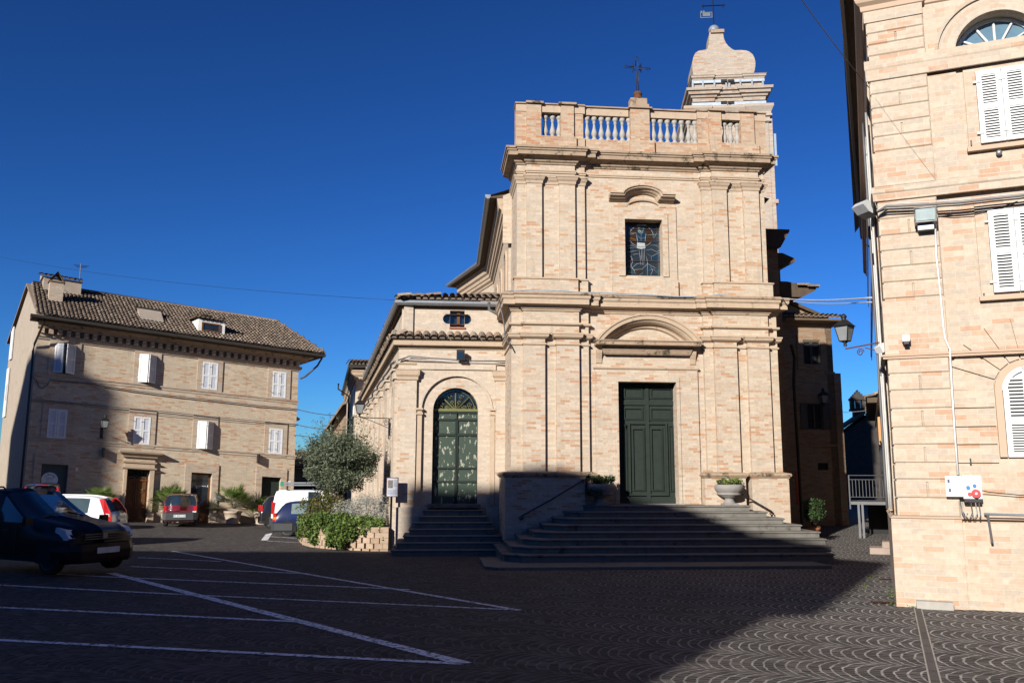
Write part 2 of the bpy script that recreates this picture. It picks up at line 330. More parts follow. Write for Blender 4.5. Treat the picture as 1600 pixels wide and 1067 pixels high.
# ================================================================== GROUND
def ground_mat():
    mt, n, bs, lk = newmat('fan_laid_cobbles')
    tc = n.nodes.new('ShaderNodeTexCoord'); mp = n.nodes.new('ShaderNodeMapping'); lk(tc.outputs['Object'], mp.inputs[0]); mp.inputs['Rotation'].default_value = (0, 0, R(24))
    wob = n.nodes.new('ShaderNodeTexNoise'); wob.inputs['Scale'].default_value = .35; lk(mp.outputs[0], wob.inputs['Vector'])
    vm = n.nodes.new('ShaderNodeVectorMath'); vm.operation = 'MULTIPLY_ADD'; lk(wob.outputs['Color'], vm.inputs[0]); vm.inputs[1].default_value = (.35, .35, 0); lk(mp.outputs[0], vm.inputs[2])
    wb2 = n.nodes.new('ShaderNodeTexNoise'); wb2.inputs['Scale'].default_value = 7; lk(mp.outputs[0], wb2.inputs['Vector'])
    vm2 = n.nodes.new('ShaderNodeVectorMath'); vm2.operation = 'MULTIPLY_ADD'; lk(wb2.outputs['Color'], vm2.inputs[0]); vm2.inputs[1].default_value = (.06, .06, 0); lk(vm.outputs[0], vm2.inputs[2])
    sx = n.nodes.new('ShaderNodeSeparateXYZ'); lk(vm2.outputs[0], sx.inputs[0]); X, Y = sx.outputs[0], sx.outputs[1]
    W, RR, C = .92, .60, .115
    band = mth(n, lk, 'FLOOR', mth(n, lk, 'DIVIDE', Y, W))
    t = mth(n, lk, 'SUBTRACT', Y, mth(n, lk, 'MULTIPLY', mth(n, lk, 'ADD', band, .5), W))
    ar = mth(n, lk, 'SQRT', mth(n, lk, 'SUBTRACT', RR * RR, mth(n, lk, 'MULTIPLY', t, t)))
    s = mth(n, lk, 'DIVIDE', mth(n, lk, 'ADD', mth(n, lk, 'ADD', X, ar), mth(n, lk, 'MULTIPLY', band, .37)), C)
    row = mth(n, lk, 'FLOOR', s); fr = mth(n, lk, 'FRACT', s)
    j1 = mth(n, lk, 'LESS_THAN', fr, .19)
    an = mth(n, lk, 'ADD', mth(n, lk, 'DIVIDE', mth(n, lk, 'ARCSINE', mth(n, lk, 'DIVIDE', t, RR)), .155), mth(n, lk, 'MULTIPLY', row, .5))
    fa = mth(n, lk, 'FRACT', an); j2 = mth(n, lk, 'LESS_THAN', fa, .13)
    jt = mth(n, lk, 'MAXIMUM', j1, mth(n, lk, 'MULTIPLY', j2, .75))
    big = noise(n, lk, .5, 4, tc.outputs['Object'])
    sxo = n.nodes.new('ShaderNodeSeparateXYZ'); lk(tc.outputs['Object'], sxo.inputs[0]); gx = mth(n, lk, 'MULTIPLY_ADD', sxo.outputs[0], .10, .30)  # pale joints fade leftwards, imitating shade on the paving
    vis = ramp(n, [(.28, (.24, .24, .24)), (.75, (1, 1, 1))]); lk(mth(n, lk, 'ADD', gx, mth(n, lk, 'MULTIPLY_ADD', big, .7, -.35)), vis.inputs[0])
    v2 = ramp(n, [(.3, (.25, .25, .25)), (.6, (1, 1, 1))]); lk(noise(n, lk, 5, 5, tc.outputs['Object'], .7), v2.inputs[0])
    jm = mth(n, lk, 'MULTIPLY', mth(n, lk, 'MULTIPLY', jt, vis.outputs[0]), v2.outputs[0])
    cb = n.nodes.new('ShaderNodeCombineXYZ'); lk(row, cb.inputs[0]); lk(mth(n, lk, 'FLOOR', an), cb.inputs[1]); lk(band, cb.inputs[2])
    wn = n.nodes.new('ShaderNodeTexWhiteNoise'); lk(cb.outputs[0], wn.inputs['Vector'])
    st = ramp(n, [(0, (.032, .028, .027)), (.4, (.050, .043, .041)), (.8, (.066, .056, .052)), (1, (.10, .089, .083))]); lk(wn.outputs['Value'], st.inputs[0])
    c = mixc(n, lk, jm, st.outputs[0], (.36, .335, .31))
    dr = noise(n, lk, 1.7, 6, tc.outputs['Object'], .7); dq = ramp(n, [(.3, (.8, .8, .8)), (.7, (1.15, 1.15, 1.15))]); lk(dr, dq.inputs[0]); c = mixc(n, lk, 1.0, c, dq.outputs[0], 'MULTIPLY')
    lk(c, bs.inputs['Base Color']); bs.inputs['Roughness'].default_value = .85; bs.inputs['Specular IOR Level'].default_value = .1
    bp = n.nodes.new('ShaderNodeBump'); bp.inputs['Strength'].default_value = .7; bp.inputs['Distance'].default_value = .02
    lk(mth(n, lk, 'SUBTRACT', mth(n, lk, 'MULTIPLY', wn.outputs['Value'], .5), jt), bp.inputs['Height']); lk(bp.outputs[0], bs.inputs['Normal'])
    return mt
g = MB(); xs = [-400, -150, -60] + list(range(-48, 31, 3)) + [60, 150, 400]; ys = [-400, -100] + list(range(-40, 91, 4)) + [150, 400, 900]
for i in range(len(xs) - 1):
    for j in range(len(ys) - 1):
        g.face([(x, y, gz(x, min(y, 90))) for x, y in ((xs[i], ys[j]), (xs[i + 1], ys[j]), (xs[i + 1], ys[j + 1]), (xs[i], ys[j + 1]))])
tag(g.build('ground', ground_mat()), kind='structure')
def worn_white():
    mt, n, bs, lk = newmat('worn_road_paint')
    tc = n.nodes.new('ShaderNodeTexCoord')
    f = noise(n, lk, 16, 5, tc.outputs['Object'], .7); r = ramp(n, [(.41, (.05, .045, .042)), (.50, (.78, .78, .8))]); lk(f, r.inputs[0]); lk(r.outputs[0], bs.inputs['Base Color']); bs.inputs['Roughness'].default_value = .8
    return mt
pm = MB()
def pline(p, q, wd=.10):
    A, B = gp(*p), gp(*q); d = (B - A); d.z = 0; n_ = max(2, int(d.length / .6)); e = Vector((-d.y, d.x, 0)).normalized() * wd / 2
    for i in range(n_):
        a, b = A.lerp(B, i / n_), A.lerp(B, (i + 1) / n_)
        pm.face([(v.x, v.y, gz(v.x, v.y) + .006) for v in (a - e, b - e, b + e, a + e)])
for p, q, wd in (((-40, 998), (722, 1037), .11), ((-30, 947.5), (462, 971), .11), ((-20, 913), (290, 929), .1), ((290, 929), (810, 953), .09), ((165, 901), (640, 921), .1), ((-20, 891), (75, 896), .1), ((75, 896), (165, 901), .1),
                 ((205, 885), (475, 896), .1), ((205, 870.5), (345, 877), .1), ((205, 860), (280, 862), .1), ((205, 850), (812, 953.5), .11), ((172, 895), (727, 1037), .17),
                 ((225, 812), (265, 806), .1), ((300, 819), (330, 814), .12), ((230, 820), (310, 821), .08), ((413, 844), (423, 830), .22), ((420, 838), (470, 841), .1), ((417, 845), (475, 848), .08)):
    pline(p, q, wd)
tag(pm.build('parking_lines', worn_white()), kind='structure')
# paved stone strip in the cobbles by the corner house
st = MB(); A, B = gp(1434, 950), gp(1462, 1067); d = (B - A).normalized(); e = Vector((-d.y, d.x, 0)) * .04
for i in range(16):
    a, b = A + d * (i * .5), A + d * (i * .5 + .485)
    st.face([(v.x, v.y, gz(v.x, v.y) + .008) for v in (a - e, b - e, b + e, a + e)], [(i * .37, .1)] * 4)
tag(st.build('paving_strip', byuv('strip_stone', [(0, (.06, .052, .048)), (1, (.09, .078, .072))], .8, extra=.2)), kind='structure')
jl = MB()
for sgn in (-1, 1):
    a, b = A + e * sgn * 1.2, A + d * 8 + e * sgn * 1.2; f2 = e * .2
    jl.face([(v.x, v.y, gz(v.x, v.y) + .007) for v in (a - f2, b - f2, b + f2, a + f2)])
tag(jl.build('paving_joints', stone('joint_mortar', (.38, .34, .3), (.25, .22, .19), None, 9)), kind='structure')

# ================================================================== CHURCH
P0 = at(1010, 787, 24.0)
CH = Fr((P0.x, 24.0, 0), R(5.2))
ca = lambda x, y=640, w=0: CH.a(x, y, w)
cb = lambda y, x=870, w=0: CH.b(y, x, w)
church = thing('church', 'tall pale brick baroque church with balustraded front, green door and stained window', 'church', (CH.P.x, CH.P.y, -.4))
BK = M['brick']
# -- lower storey
aL, aR = ca(798.7, 640, .12), ca(1219, 640, .12)
l1, l2, l3, l4 = ca(817.4, 640, .24), ca(852, 640, .24), ca(870, 640, .24), ca(906, 640, .24); l5 = ca(921, 640, .12)
r1, r2, r3, r4 = ca(1119.5, 640, .24), ca(1155, 640, .24), ca(1172, 640, .24), ca(1206, 640, .24); r0 = ca(1103, 640, .12)
bP, bN, bC, bA, bF, bT = cb(737, 860, .36), cb(538, 860, .24), cb(519, 860, .3), cb(506.5, 860, .26), cb(486, 860, .24), cb(455, 850, .62)
z0 = -.7; zd = cb(787, 1010, -.2)
d0, d1, dt = ca(966.5, 700), ca(1058, 700), cb(597, 1010)
MB(CH).wall(aL, aR, z0, bT - .05, 0, [(d0, d1, zd, dt, 'r', .38)]).box(aL, aL + .4, -2.3, 0, z0, bT - .05).box(aR - .4, aR, -9, 0, z0, bT - .05).box(aL, aR, -1.0, -.9, z0, bT).build('wall', M['brick_low'], church)
for s_, a, b in (('l', aL, l5), ('r', r0, aR)):
    MB(CH).box(a, b, 0, .12, bP - .02, bT - .1).build('pilaster_backing', BK, church)
for a, b in ((l1, l2), (l3, l4), (r1, r2), (r3, r4)):
    MB(CH).box(a, b, .12, .24, bP, bC).build('pilaster', M['brick_low'], church)
# blocks of the entablature above each pair of pilasters
for a, b in ((l1, l4), (r1, r4)): MB(CH).box(a, b, .12, .238, bC, bT - .1).build('frieze_block', BK, church)
fullpath = lambda a0, b0, g0: [(aL, -2.3), (aL, .12), (l1, .12), (l1, .24), (l4, .24), (l4, .12), (l5, .12), (l5, 0), (r0, 0), (r0, .12), (r1, .12), (r1, .24), (r4, .24), (r4, .12), (aR, .12), (aR, -3.2)]
h = bT - bF
prof = [(0, bF), (.03, bF), (.04, bF + h * .08), (.07, bF + h * .12), (.09, bF + h * .24), (.11, bF + h * .27), (.25, bF + h * .33), (.25, bF + h * .62), (.27, bF + h * .64), (.29, bF + h * .72), (.29, bF + h * .80)]
MB(CH).sweep(fullpath(0, 0, 0), prof + [(.29, bF + h * .82), (0, bF + h * .82)]).build('cornice', M['trim'], church)
rl = bF + h * .82; rr = h * .11
MB(CH).sweep(fullpath(0, 0, 0), [(.05, rl)] + [(.26 + rr * math.cos(R(t)), rl + rr + rr * math.sin(R(t))) for t in (-90, -60, -30, 0, 30, 60, 90)] + [(0, rl + rr * 2 + .02)]).build('cornice_roll', M['trim_top'], church)
def short(path, name, prof, mat=None): return MB(CH).sweep(path, prof).build(name, mat or M['trim'], church)
for path in ([(aL, -2.3), (aL, .12), (l1, .12), (l1, .24), (l4, .24), (l4, .12), (l5, .12), (l5, 0)], [(r0, 0), (r0, .12), (r1, .12), (r1, .24), (r4, .24), (r4, .12), (aR, .12), (aR, -3)]):
    short(path, 'architrave_moulding', [(0, bA - .03), (.05, bA - .02), (.07, bA), (.07, bA + .05), (0, bA + .06)])
capL = [(aL, -2.3), (aL, .12), (l1, .12), (l1, .24), (l2, .24), (l2, .12), (l3, .12), (l3, .24), (l4, .24), (l4, .12), (l5, .12), (l5, 0)]
capR = [(r0, 0), (r0, .12), (r1, .12), (r1, .24), (r2, .24), (r2, .12), (r3, .12), (r3, .24), (r4, .24), (r4, .12), (aR, .12), (aR, -3)]
hc = bC - bN
for path in (capL, capR):
    short(path, 'capital', [(0, bN + hc * .45), (.03, bN + hc * .48), (.085, bN + hc * .6), (.10, bN + hc * .72), (.10, bN + hc * .8), (.12, bN + hc * .84), (.12, bC - .01), (0, bC)])
    short(path, 'necking', [(0, bN - .03), (.035, bN - .01), (.035, bN + .03), (0, bN + .05)])
# pedestals
pl0, pl1, pl2 = ca(789.5, 760, .38), ca(914, 742, .38), ca(930, 745, .2)
pr0, pr1, pr2, pr3 = ca(1102, 745, .38), ca(1166, 745, .38), ca(1175, 745, .38), ca(1233, 745, .38)
for a, b, w_ in ((pl0, pl1, .38), (pl1 - .05, pl2, .2), (pr0, pr1, .33), (pr2, pr3, .36)):
    MB(CH).box(a, b, 0, w_, z0, bP - .12).build('pedestal', M['brick_low'], church)
    MB(CH).sweep([(a, -2.2 if a in (pl0,) else 0), (a, w_), (b, w_), (b, -.6 if b == pr3 else 0)], [(0, bP - .16), (.02, bP - .15), (.03, bP - .12), (.06, bP - .10), (.07, bP - .06), (.05, bP - .02), (-.1, bP + .015)]).build('pedestal_moulding', M['trim_top'], church)
MB(CH).box(pl0, pl0 + .3, -2.3, 0, z0, bP - .12).build('pedestal', M['brick_low'], church)
MB(CH).box(pr3 - .3, pr3, -6, 0, z0, bP - .12).build('pedestal', M['brick_low'], church)
# -- door surround and pediment
f0, f1, ft = ca(930.5, 650, .06), ca(1092, 650, .06), cb(574.5, 1010, .06)
i0, i1, it = ca(960.5, 650, .1), ca(1063.5, 650, .1), cb(589, 1010, .1)
sur = MB(CH)
sur.box(f0, i0, 0, .06, zd, it); sur.box(i1, f1, 0, .06, zd, it); sur.box(f0, f1, 0, .06, it, ft)
sur.build('door_surround', M['brick_low'], church)
fr_ = MB(CH); fr_.box(i0, d0, 0, .085, zd, dt); fr_.box(d1, i1, 0, .085, zd, dt); fr_.box(i0, i1, 0, .085, dt, it); fr_.build('door_frame', M['brick_low'], church)
MB(CH).sweep([(f0, 0), (f0, .06), (f1, .06), (f1, 0)], [(0, ft - .06), (.03, ft - .05), (.045, ft - .02), (.045, ft), (0, ft + .01)]).build('lintel_moulding', M['trim'], church)
p0_, p1_ = ca(931, 535, .42), ca(1098, 535, .42); bp1, bp0 = cb(531, 1010, .42), cb(549, 1010, .16)
MB(CH).sweep([(p0_ + .3, 0), (p0_ + .3, .12), (p1_ - .3, .12), (p1_ - .3, 0)], [(0, bp0 - .1), (.03, bp0 - .06), (.05, bp0), (.07, bp0 + (bp1 - bp0) * .15), (.10, bp0 + (bp1 - bp0) * .45), (.27, bp0 + (bp1 - bp0) * .52), (.27, bp1 - .05), (.30, bp1 - .03), (.30, bp1), (0, bp1 + .03)]).build('pediment_ledge', M['trim_top'], church)
ap = cb(489.5, 1010, .42); hw = (p1_ - p0_) / 2 - .02; cx = (p0_ + p1_) / 2; hh = ap - bp1; Rr = (hw * hw + hh * hh) / (2 * hh); th = math.degrees(math.asin(hw / Rr))
apath = arc(cx, ap - Rr, Rr, 90 + th, 90 - th, 28)
MB(CH).rib(apath, [(0, 0), (0, .42), (-.05, .42), (-.06, .39), (-.16, .38), (-.18, .33), (-.22, .30), (-.26, .24), (-.28, .16), (-.30, .12), (-.36, .10), (-.38, .05), (-.40, 0)]).build('pediment_arch', M['trim'], church)
tym = arc(cx, ap - Rr, Rr - .36, 90 + th * .93, 90 - th * .93, 20)
MB(CH).extr([(cx - hw * .9, bp1)] + tym + [(cx + hw * .9, bp1)], .0, .03).build('tympanum', BK, church)
for x in (f0 + .04, f1 - .2):
    MB(CH).prism([(0, bp0 - .35), (.03, bp0 - .33), (.05, bp0 - .2), (.12, bp0 - .05), (.14, bp0 + .03), (0, bp0 + .03)], x, x + .16, lambda p, q, r: (r, p + .0, q)).build('console', M['trim'], church)
# -- door leaves
door = MB(CH).box(d0, d1, -.36, -.30, zd, dt).build('door', M['green_paint'], church)
def DB(x0, x1, y0, y1, w0=-.30, w1=-.27): return (ca(x0, (y0 + y1) / 2, -.3), ca(x1, (y0 + y1) / 2, -.3), cb(y1, 1010, -.3), cb(y0, 1010, -.3), w0, w1)
dm = MB(CH)
def dring(x0, x1, y0, y1, t=.035, w1=-.27):
    a0, a1, b0, b1, _, _ = DB(x0, x1, y0, y1); dm.ring(a0, a1, b0, b1, t, -.30, w1); dm.ring(a0 + t, a1 - t, b0 + t, b1 - t, t * .6, -.30, w1 + .018)
for x0, x1 in ((973, 1004.5), (1014.5, 1051)):
    dring(x0, x1, 605, 623); dring(x0, x1, 636, 656.5)
a0, a1, b0, b1, _, _ = DB(966, 1058, 626, 633); dm.box(a0, a1, -.30, -.255, b0, b1)
a0, a1, b0, b1, _, _ = DB(982, 1043, 660, 774); dm.ring(a0, a1, b0, b1, .05, -.30, -.24)
for x0, x1 in ((987, 1007.5), (1016, 1036)): dring(x0, x1, 668, 767, .03, -.262)
a0, a1, b0, b1, _, _ = DB(1008.5, 1014.5, 601, 787); dm.box(a0, a1, -.30, -.245, b0, b1)
for x0, x1 in ((974, 980), (1045, 1053)): dring(x0, x1, 664, 768, .02)
a0, a1, b0, b1, _, _ = DB(966, 1058, 777, 787); dm.box(a0, a1, -.30, -.262, b0, b1)
dm.build('door_moulding', M['green_paint'], door)
hk = MB(CH); hx, hb = ca(977, 663, -.24), cb(663, 1010, -.24); hk.tube([(hx, -.27, hb), (hx, -.2, hb), (hx - .02, -.2, hb - .12)], .012); hk.box(hx - .03, hx + .03, -.27, -.262, cb(780, 1010, -.27), cb(776, 1010, -.27)); hk.build('door_handle', M['iron'], door)
MB(CH).box(d0 - .15, d1 + .15, -.3, .12, zd - .04, zd + .01).build('threshold', M['urn'], church)
# -- upper storey
uL, uR = ca(807.5, 360, .10), ca(1198, 400, .10)
q1, q2, q3, q4, q5 = ca(823, 360, .2), ca(847, 360, .2), ca(874.3, 360, .2), ca(899, 360, .2), ca(914.3, 360, .10)
s0, s1, s2, s3, s4 = ca(1098, 360, .10), ca(1115, 360, .2), ca(1137.5, 360, .2), ca(1163.5, 360, .2), ca(1188, 360, .2)
cP, cN, cC, cF, cT = cb(434.5, 860, .24), cb(288, 860, .2), cb(273.5, 860, .24), cb(257, 850, .2), cb(226.5, 850, .52)
w0_, w1_, wb, wt = ca(976, 390), ca(1034.5, 390), cb(431, 1005), cb(344, 1005)
MB(CH).wall(uL, uR, bT - .08, cT, 0, [(w0_, w1_, wb, wt, 'r', .3)]).box(uL, uL + .4, -1.7, 0, bT - .08, cT).box(uR - .4, uR, -5, 0, bT - .08, cT).box(uL + .4, uR - .4, -1.2, -1, bT, cT).build('upper_wall', BK, church)
for a, b in ((uL, q5), (s0, uR)): MB(CH).box(a, b, 0, .10, cP, cT - .1).build('pilaster_backing', BK, church)
for a, b in ((q1, q2), (q3, q4), (s1, s2), (s3, s4)): MB(CH).box(a, b, .10, .20, cP, cC).build('pilaster', BK, church)
for a, b in ((q1, q4), (s1, s4)): MB(CH).box(a, b, .10, .198, cC, cT - .1).build('frieze_block', BK, church)
for a, b, w_ in ((uL - .08, q4 + .06, .26), (q4 + .06, q5 + .06, .16), (s0 - .06, s1 - .06, .16), (s1 - .06, uR + .08, .26)):
    MB(CH).box(a, b, 0, w_, bT - .08, cP).build('pedestal', BK, church)
    MB(CH).sweep([(a, 0), (a, w_), (b, w_), (b, 0)], [(0, cP - .05), (.03, cP - .03), (.03, cP), (-.05, cP + .03)]).build('pedestal_moulding', M['trim'], church)
w2_, w3_ = ca(956.5, 400, .05), ca(1058, 400, .05)
MB(CH).box(w2_, w3_, 0, .10, bT - .08, cb(437, 1005, .1)).build('pedestal', BK, church)
upath = [(uL, -1.5), (uL, .10), (q1, .10), (q1, .20), (q4, .20), (q4, .10), (q5, .10), (q5, 0), (s0, 0), (s0, .10), (s1, .10), (s1, .20), (s4, .20), (s4, .10), (uR, .10), (uR, -3)]
h = cT - cF
MB(CH).sweep(upath, [(0, cF - .02), (.03, cF), (.04, cF + h * .08), (.08, cF + h * .14), (.10, cF + h * .26), (.13, cF + h * .30), (.28, cF + h * .42), (.28, cF + h * .66), (.31, cF + h * .70), (.32, cF + h * .80), (.35, cF + h * .82), (.35, cT - .02), (0, cT + .02)]).build('cornice', M['trim_top'], church)
bar = cb(265, 860, .2)
uc = cC - cN
for path in ([(uL, -1.3), (uL, .10), (q1, .10), (q1, .20), (q2, .20), (q2, .10), (q3, .10), (q3, .20), (q4, .20), (q4, .10), (q5, .10), (q5, 0)], [(s0, 0), (s0, .10), (s1, .10), (s1, .20), (s2, .20), (s2, .10), (s3, .10), (s3, .20), (s4, .20), (s4, .10), (uR, .10), (uR, -2)]):
    short(path, 'capital', [(0, cN), (.02, cN + .02), (.03, cN + uc * .35), (.06, cN + uc * .5), (.085, cN + uc * .75), (.10, cN + uc * .8), (.10, cC - .01), (0, cC)])
short(upath, 'architrave_moulding', [(0, cC + .05), (.03, cC + .06), (.03, cC + .1), (.05, cC + .11), (.05, cC + .15), (0, cC + .16)])
# -- upper window
xr0, xr1 = ca(966.5, 390, .05), ca(1044, 390, .05); xrt = cb(333.5, 1005, .05)
wf = MB(CH); ob = cb(437, 1005, .05)
wf.box(w2_, xr0, 0, .045, ob, cb(322, 1005)); wf.box(xr1, w3_, 0, .045, ob, cb(322, 1005)); wf.box(xr0, xr1, 0, .045, xrt, cb(322, 1005)); wf.box(xr0, xr1, 0, .045, ob, wb - .03)
wf.build('window_surround', BK, church)
wf = MB(CH); wf.box(xr0, w0_, 0, .08, wb - .03, wt); wf.box(w1_, xr1, 0, .08, wb - .03, wt); wf.box(xr0, xr1, 0, .08, wt, xrt); wf.build('window_frame', BK, church)
def hood(pts, prof, name, mat):
    MB(CH).rib(pts, prof).build(name, mat, church)
def hoodpath(dy, dx, w):
    L0 = [CH.px(954 + dx, 299 + dy, w), CH.px(973 + dx * .3, 299 + dy, w)]; c0 = CH.px(1005, 288 + dy * 1.1, w)
    L1 = [CH.px(1037 - dx * .3, 300.5 + dy, w), CH.px(1056 - dx, 300.5 + dy, w)]; yb = L0[0][1]; xm = (L0[1][0] + L1[0][0]) / 2; hw_ = (L1[0][0] - L0[1][0]) / 2; hh = c0[1] - yb
    mid = [(xm - hw_ * math.cos(math.pi * i / 14), yb + hh * (math.sin(math.pi * i / 14) ** 1.25)) for i in range(15)]
    return [(L0[0][0], yb)] + mid + [(L1[1][0], yb)]
hood(hoodpath(0, 0, .3), [(0, 0), (0, .32), (-.04, .32), (-.05, .28), (-.09, .27), (-.11, .20), (-.15, .16), (-.17, .10), (-.20, .06), (-.21, 0)], 'window_hood', M['trim'])
hood(hoodpath(21, 17, .05), [(0, 0), (0, .07), (-.05, .06), (-.06, 0)], 'hood_inner_moulding', M['trim'])
sgw = MB(CH).box(w0_, w1_, -.30, -.27, wb, wt)
win = sgw.build('stained_glass_window', byuv('stained_glass', [(0, (.012, .02, .03)), (1, (.02, .03, .04))], .15, spec=.6), church)
def wpx(x, y): return CH.px(960 + x / 9.7, 330 + y / 9.7, -.26)
def poly(pts, name, mat, w=-.265):
    P = [wpx(*p) for p in pts]; mb = MB(CH); mb.face([(a, w, b) for a, b in P], [(.3, .3)] * len(P)); mb.build(name, mat, win)
g_blue = plain('blue_glass', (.008, .03, .06), .12); g_brown = plain('brown_glass', (.03, .018, .010), .15); g_pale = plain('pale_glass', (.30, .33, .33), .3); g_or = plain('amber_glass', (.16, .06, .01), .2); g_teal = plain('teal_glass', (.012, .05, .06), .15)
circ = [(405 + 185 * math.cos(R(t)), 380 + 160 * math.sin(R(t))) for t in range(0, 360, 15)]
poly(circ, 'round_pane', g_brown, -.268)
poly([(330, 330), (480, 330), (462, 475), (345, 475)], 'figure_pane', g_blue, -.266)
for ps, mt_ in (([(345, 475), (462, 485), (470, 560), (405, 575), (340, 560)], g_pale), ([(340, 225), (480, 225), (455, 330), (350, 330)], g_teal), ([(335, 205), (485, 205), (460, 260), (360, 260)], g_pale), ([(220, 395), (330, 430), (325, 440), (222, 410)], g_or),
                ([(570, 690), (670, 620), (675, 730), (570, 720)], g_blue), ([(200, 860), (280, 900), (300, 960), (200, 940)], g_teal), ([(310, 880), (420, 900), (370, 960)], g_brown), ([(500, 840), (560, 820), (585, 890), (520, 920)], g_blue), ([(630, 890), (680, 890), (680, 950), (630, 940)], g_teal)):
    poly(ps, 'glass_piece', mt_, -.262)
lead = MB(CH)
def ll(pts, r=.007):
    lead.tube([(lambda q: (q[0], -.255, q[1]))(wpx(*p)) for p in pts], r, 4)
ll(circ + circ[:1]); rnd = random.Random(3)
for pts in ([(355, 475), (340, 390), (320, 330), (200, 380), (200, 340), (340, 335)], [(480, 335), (470, 400), (465, 475)], [(405, 335), (405, 470)], [(320, 340), (400, 420), (480, 400)], [(370, 570), (390, 690), (400, 820)], [(410, 575), (415, 700), (430, 820)], [(455, 565), (450, 690), (445, 820)], [(430, 575), (430, 700)],
            [(200, 530), (270, 520), (340, 560), (200, 560)], [(200, 625), (280, 610), (360, 600)], [(200, 660), (260, 700), (280, 760), (250, 830), (300, 900), (320, 960)], [(265, 740), (260, 670), (330, 650), (400, 660)], [(460, 600), (560, 580), (640, 620), (700, 590)], [(540, 520), (620, 520), (700, 560)], [(480, 640), (560, 690), (700, 620)], [(560, 690), (560, 750)],
            [(480, 680), (500, 760), (500, 980)], [(590, 420), (660, 300), (665, 200)], [(600, 400), (700, 440)], [(200, 840), (300, 890), (420, 880), (500, 800), (600, 850), (640, 880)], [(270, 860), (340, 800), (400, 790), (450, 830)], [(420, 880), (460, 920), (380, 970)], [(520, 900), (600, 880), (640, 940)], [(540, 830), (580, 900), (550, 970)], [(200, 930), (310, 940)], [(240, 760), (250, 850)], [(470, 370), (560, 360), (700, 350)], [(500, 400), (600, 400)]):
    ll(pts)
for x in (672, 690): ll([(x, 205), (x, 985)], .006)
for y in range(380, 980, 75): ll([(672, y), (712, y)], .006)
for k in range(8): a_, b_ = rnd.uniform(0, 6.3), rnd.uniform(10, 45); ll([(405 + b_ * math.cos(a_), 290 + b_ * math.sin(a_)), (405 + b_ * math.cos(a_ + 1.3), 290 + b_ * math.sin(a_ + 1.3))], .006)
ll([(405 + 45 * math.cos(R(t)), 290 + 50 * math.sin(R(t))) for t in range(0, 370, 30)])
lead.build('lead_line', plain('pale_lead', (.26, .28, .31), .5), win)
bars = MB(CH)
for y in (270, 455, 755): bars.tube([(wpx(200, y)[0], -.245, wpx(200, y)[1]), (wpx(715, y)[0], -.245, wpx(200, y)[1])], .012, 4)
bars.build('glazing_bar', plain('brown_bar', (.16, .11, .10), .6), win)
# -- parapet and balustrade
e0, e1, e2, e3 = cb(226, 870, .2), cb(212.5, 870, .22), cb(175.5, 870, .2), cb(159, 870, .26)
PW = .20
px1 = lambda x: ca(780 + x / 3.478, 200, PW)
base_path = [(px1(92), -1), (px1(92), .12), (px1(150), .12), (px1(150), PW), (px1(420), PW), (px1(420), .12), (px1(468), .12), (px1(468), .06), (px1(712), .06), (px1(712), .15), (px1(845), .15), (px1(845), .06), (px1(1080), .06), (px1(1080), .12), (px1(1145), .12), (px1(1145), PW), (px1(1410), PW), (px1(1410), .12), (px1(1455), .12), (px1(1455), -1)]
bb = MB(CH)
for i in range(1, len(base_path) - 2):
    if base_path[i][1] == base_path[i + 1][1]: bb.box(base_path[i][0] + (0 if base_path[i][1] > .1 else -.0), base_path[i + 1][0], -.32, base_path[i][1], cT - .05, e1)
bb.build('parapet_base', M['brick_parapet'], church)
for x0, x1, w_ in ((92, 152, .08), (150, 230, .15), (337, 408, .15), (408, 460, .08), (718, 822, .12), (1085, 1145, .08), (1143, 1212, .15), (1317, 1390, .15), (1388, 1455, .08)):
    MB(CH).box(px1(x0), px1(x1), -.28, w_, e1, e3 - .04).build('parapet_pier', M['brick_parapet'], church)
for x0, x1, w_ in ((92, 470, .10), (470, 712, .02), (1083, 1457, .10), (830, 1083, .02)):
    MB(CH).box(px1(x0) + (.003 if x0 == 830 else 0), px1(x1) - .003, -.26, w_, e2 + .03, e3 - .045).build('top_rail', M['trim'], church)
for x0, x1, w_ in ((88, 150, .14), (146, 242, .22), (242, 322, .14), (324, 422, .22), (422, 470, .14), (470, 708, .07), (708, 836, .18), (836, 1078, .07), (1076, 1140, .14), (1142, 1226, .22), (1226, 1308, .14), (1310, 1398, .22), (1398, 1462, .14)):
    MB(CH).box(px1(x0), px1(x1) - .004, -.34, w_, e3 - .04, e3 + (.02 if w_ > .2 else .0)).build('coping', M['trim_top'], church)
# pedestal for the cross
cc = px1(768)
MB(CH).box(px1(715), px1(820), -.25, .14, e3, e3 + .1).box(px1(722), px1(812), -.2, .1, e3 + .1, e3 + .30).build('cross_plinth', M['trim_top'], church)
MB(CH).lathe((cc, -.05), [(.17, e3 + .3), (.14, e3 + .34), (.11, e3 + .44), (.13, e3 + .46), (.13, e3 + .49), (.11, e3 + .50), (.12, e3 + .54), (.10, e3 + .55)], 12).build('cross_base', M['rust'], church)
H_ = (e2 - e1); bprof = [(.5, 0), (.5, .10), (.38, .12), (.30, .15), (.42, .19), (.56, .28), (.55, .34), (.40, .46), (.27, .58), (.22, .68), (.26, .74), (.36, .77), (.26, .80), (.34, .84), (.46, .88), (.5, .90), (.5, 1.0)]
proto = MB().lathe((0, 0), [(r * .155, z * H_) for r, z in bprof], 14).build('baluster', M['balu'], church, world=False)
first = True
for x in (258, 297, 332, 487, 526, 565, 603, 642, 680, 716, 852, 890, 928, 967, 1005, 1043, 1079, 1240, 1274, 1310):
    P = CH(px1(x), -.08, e1) - church.location
    if first: proto.location = P; first = False
    else: copy_part(proto, church, P)
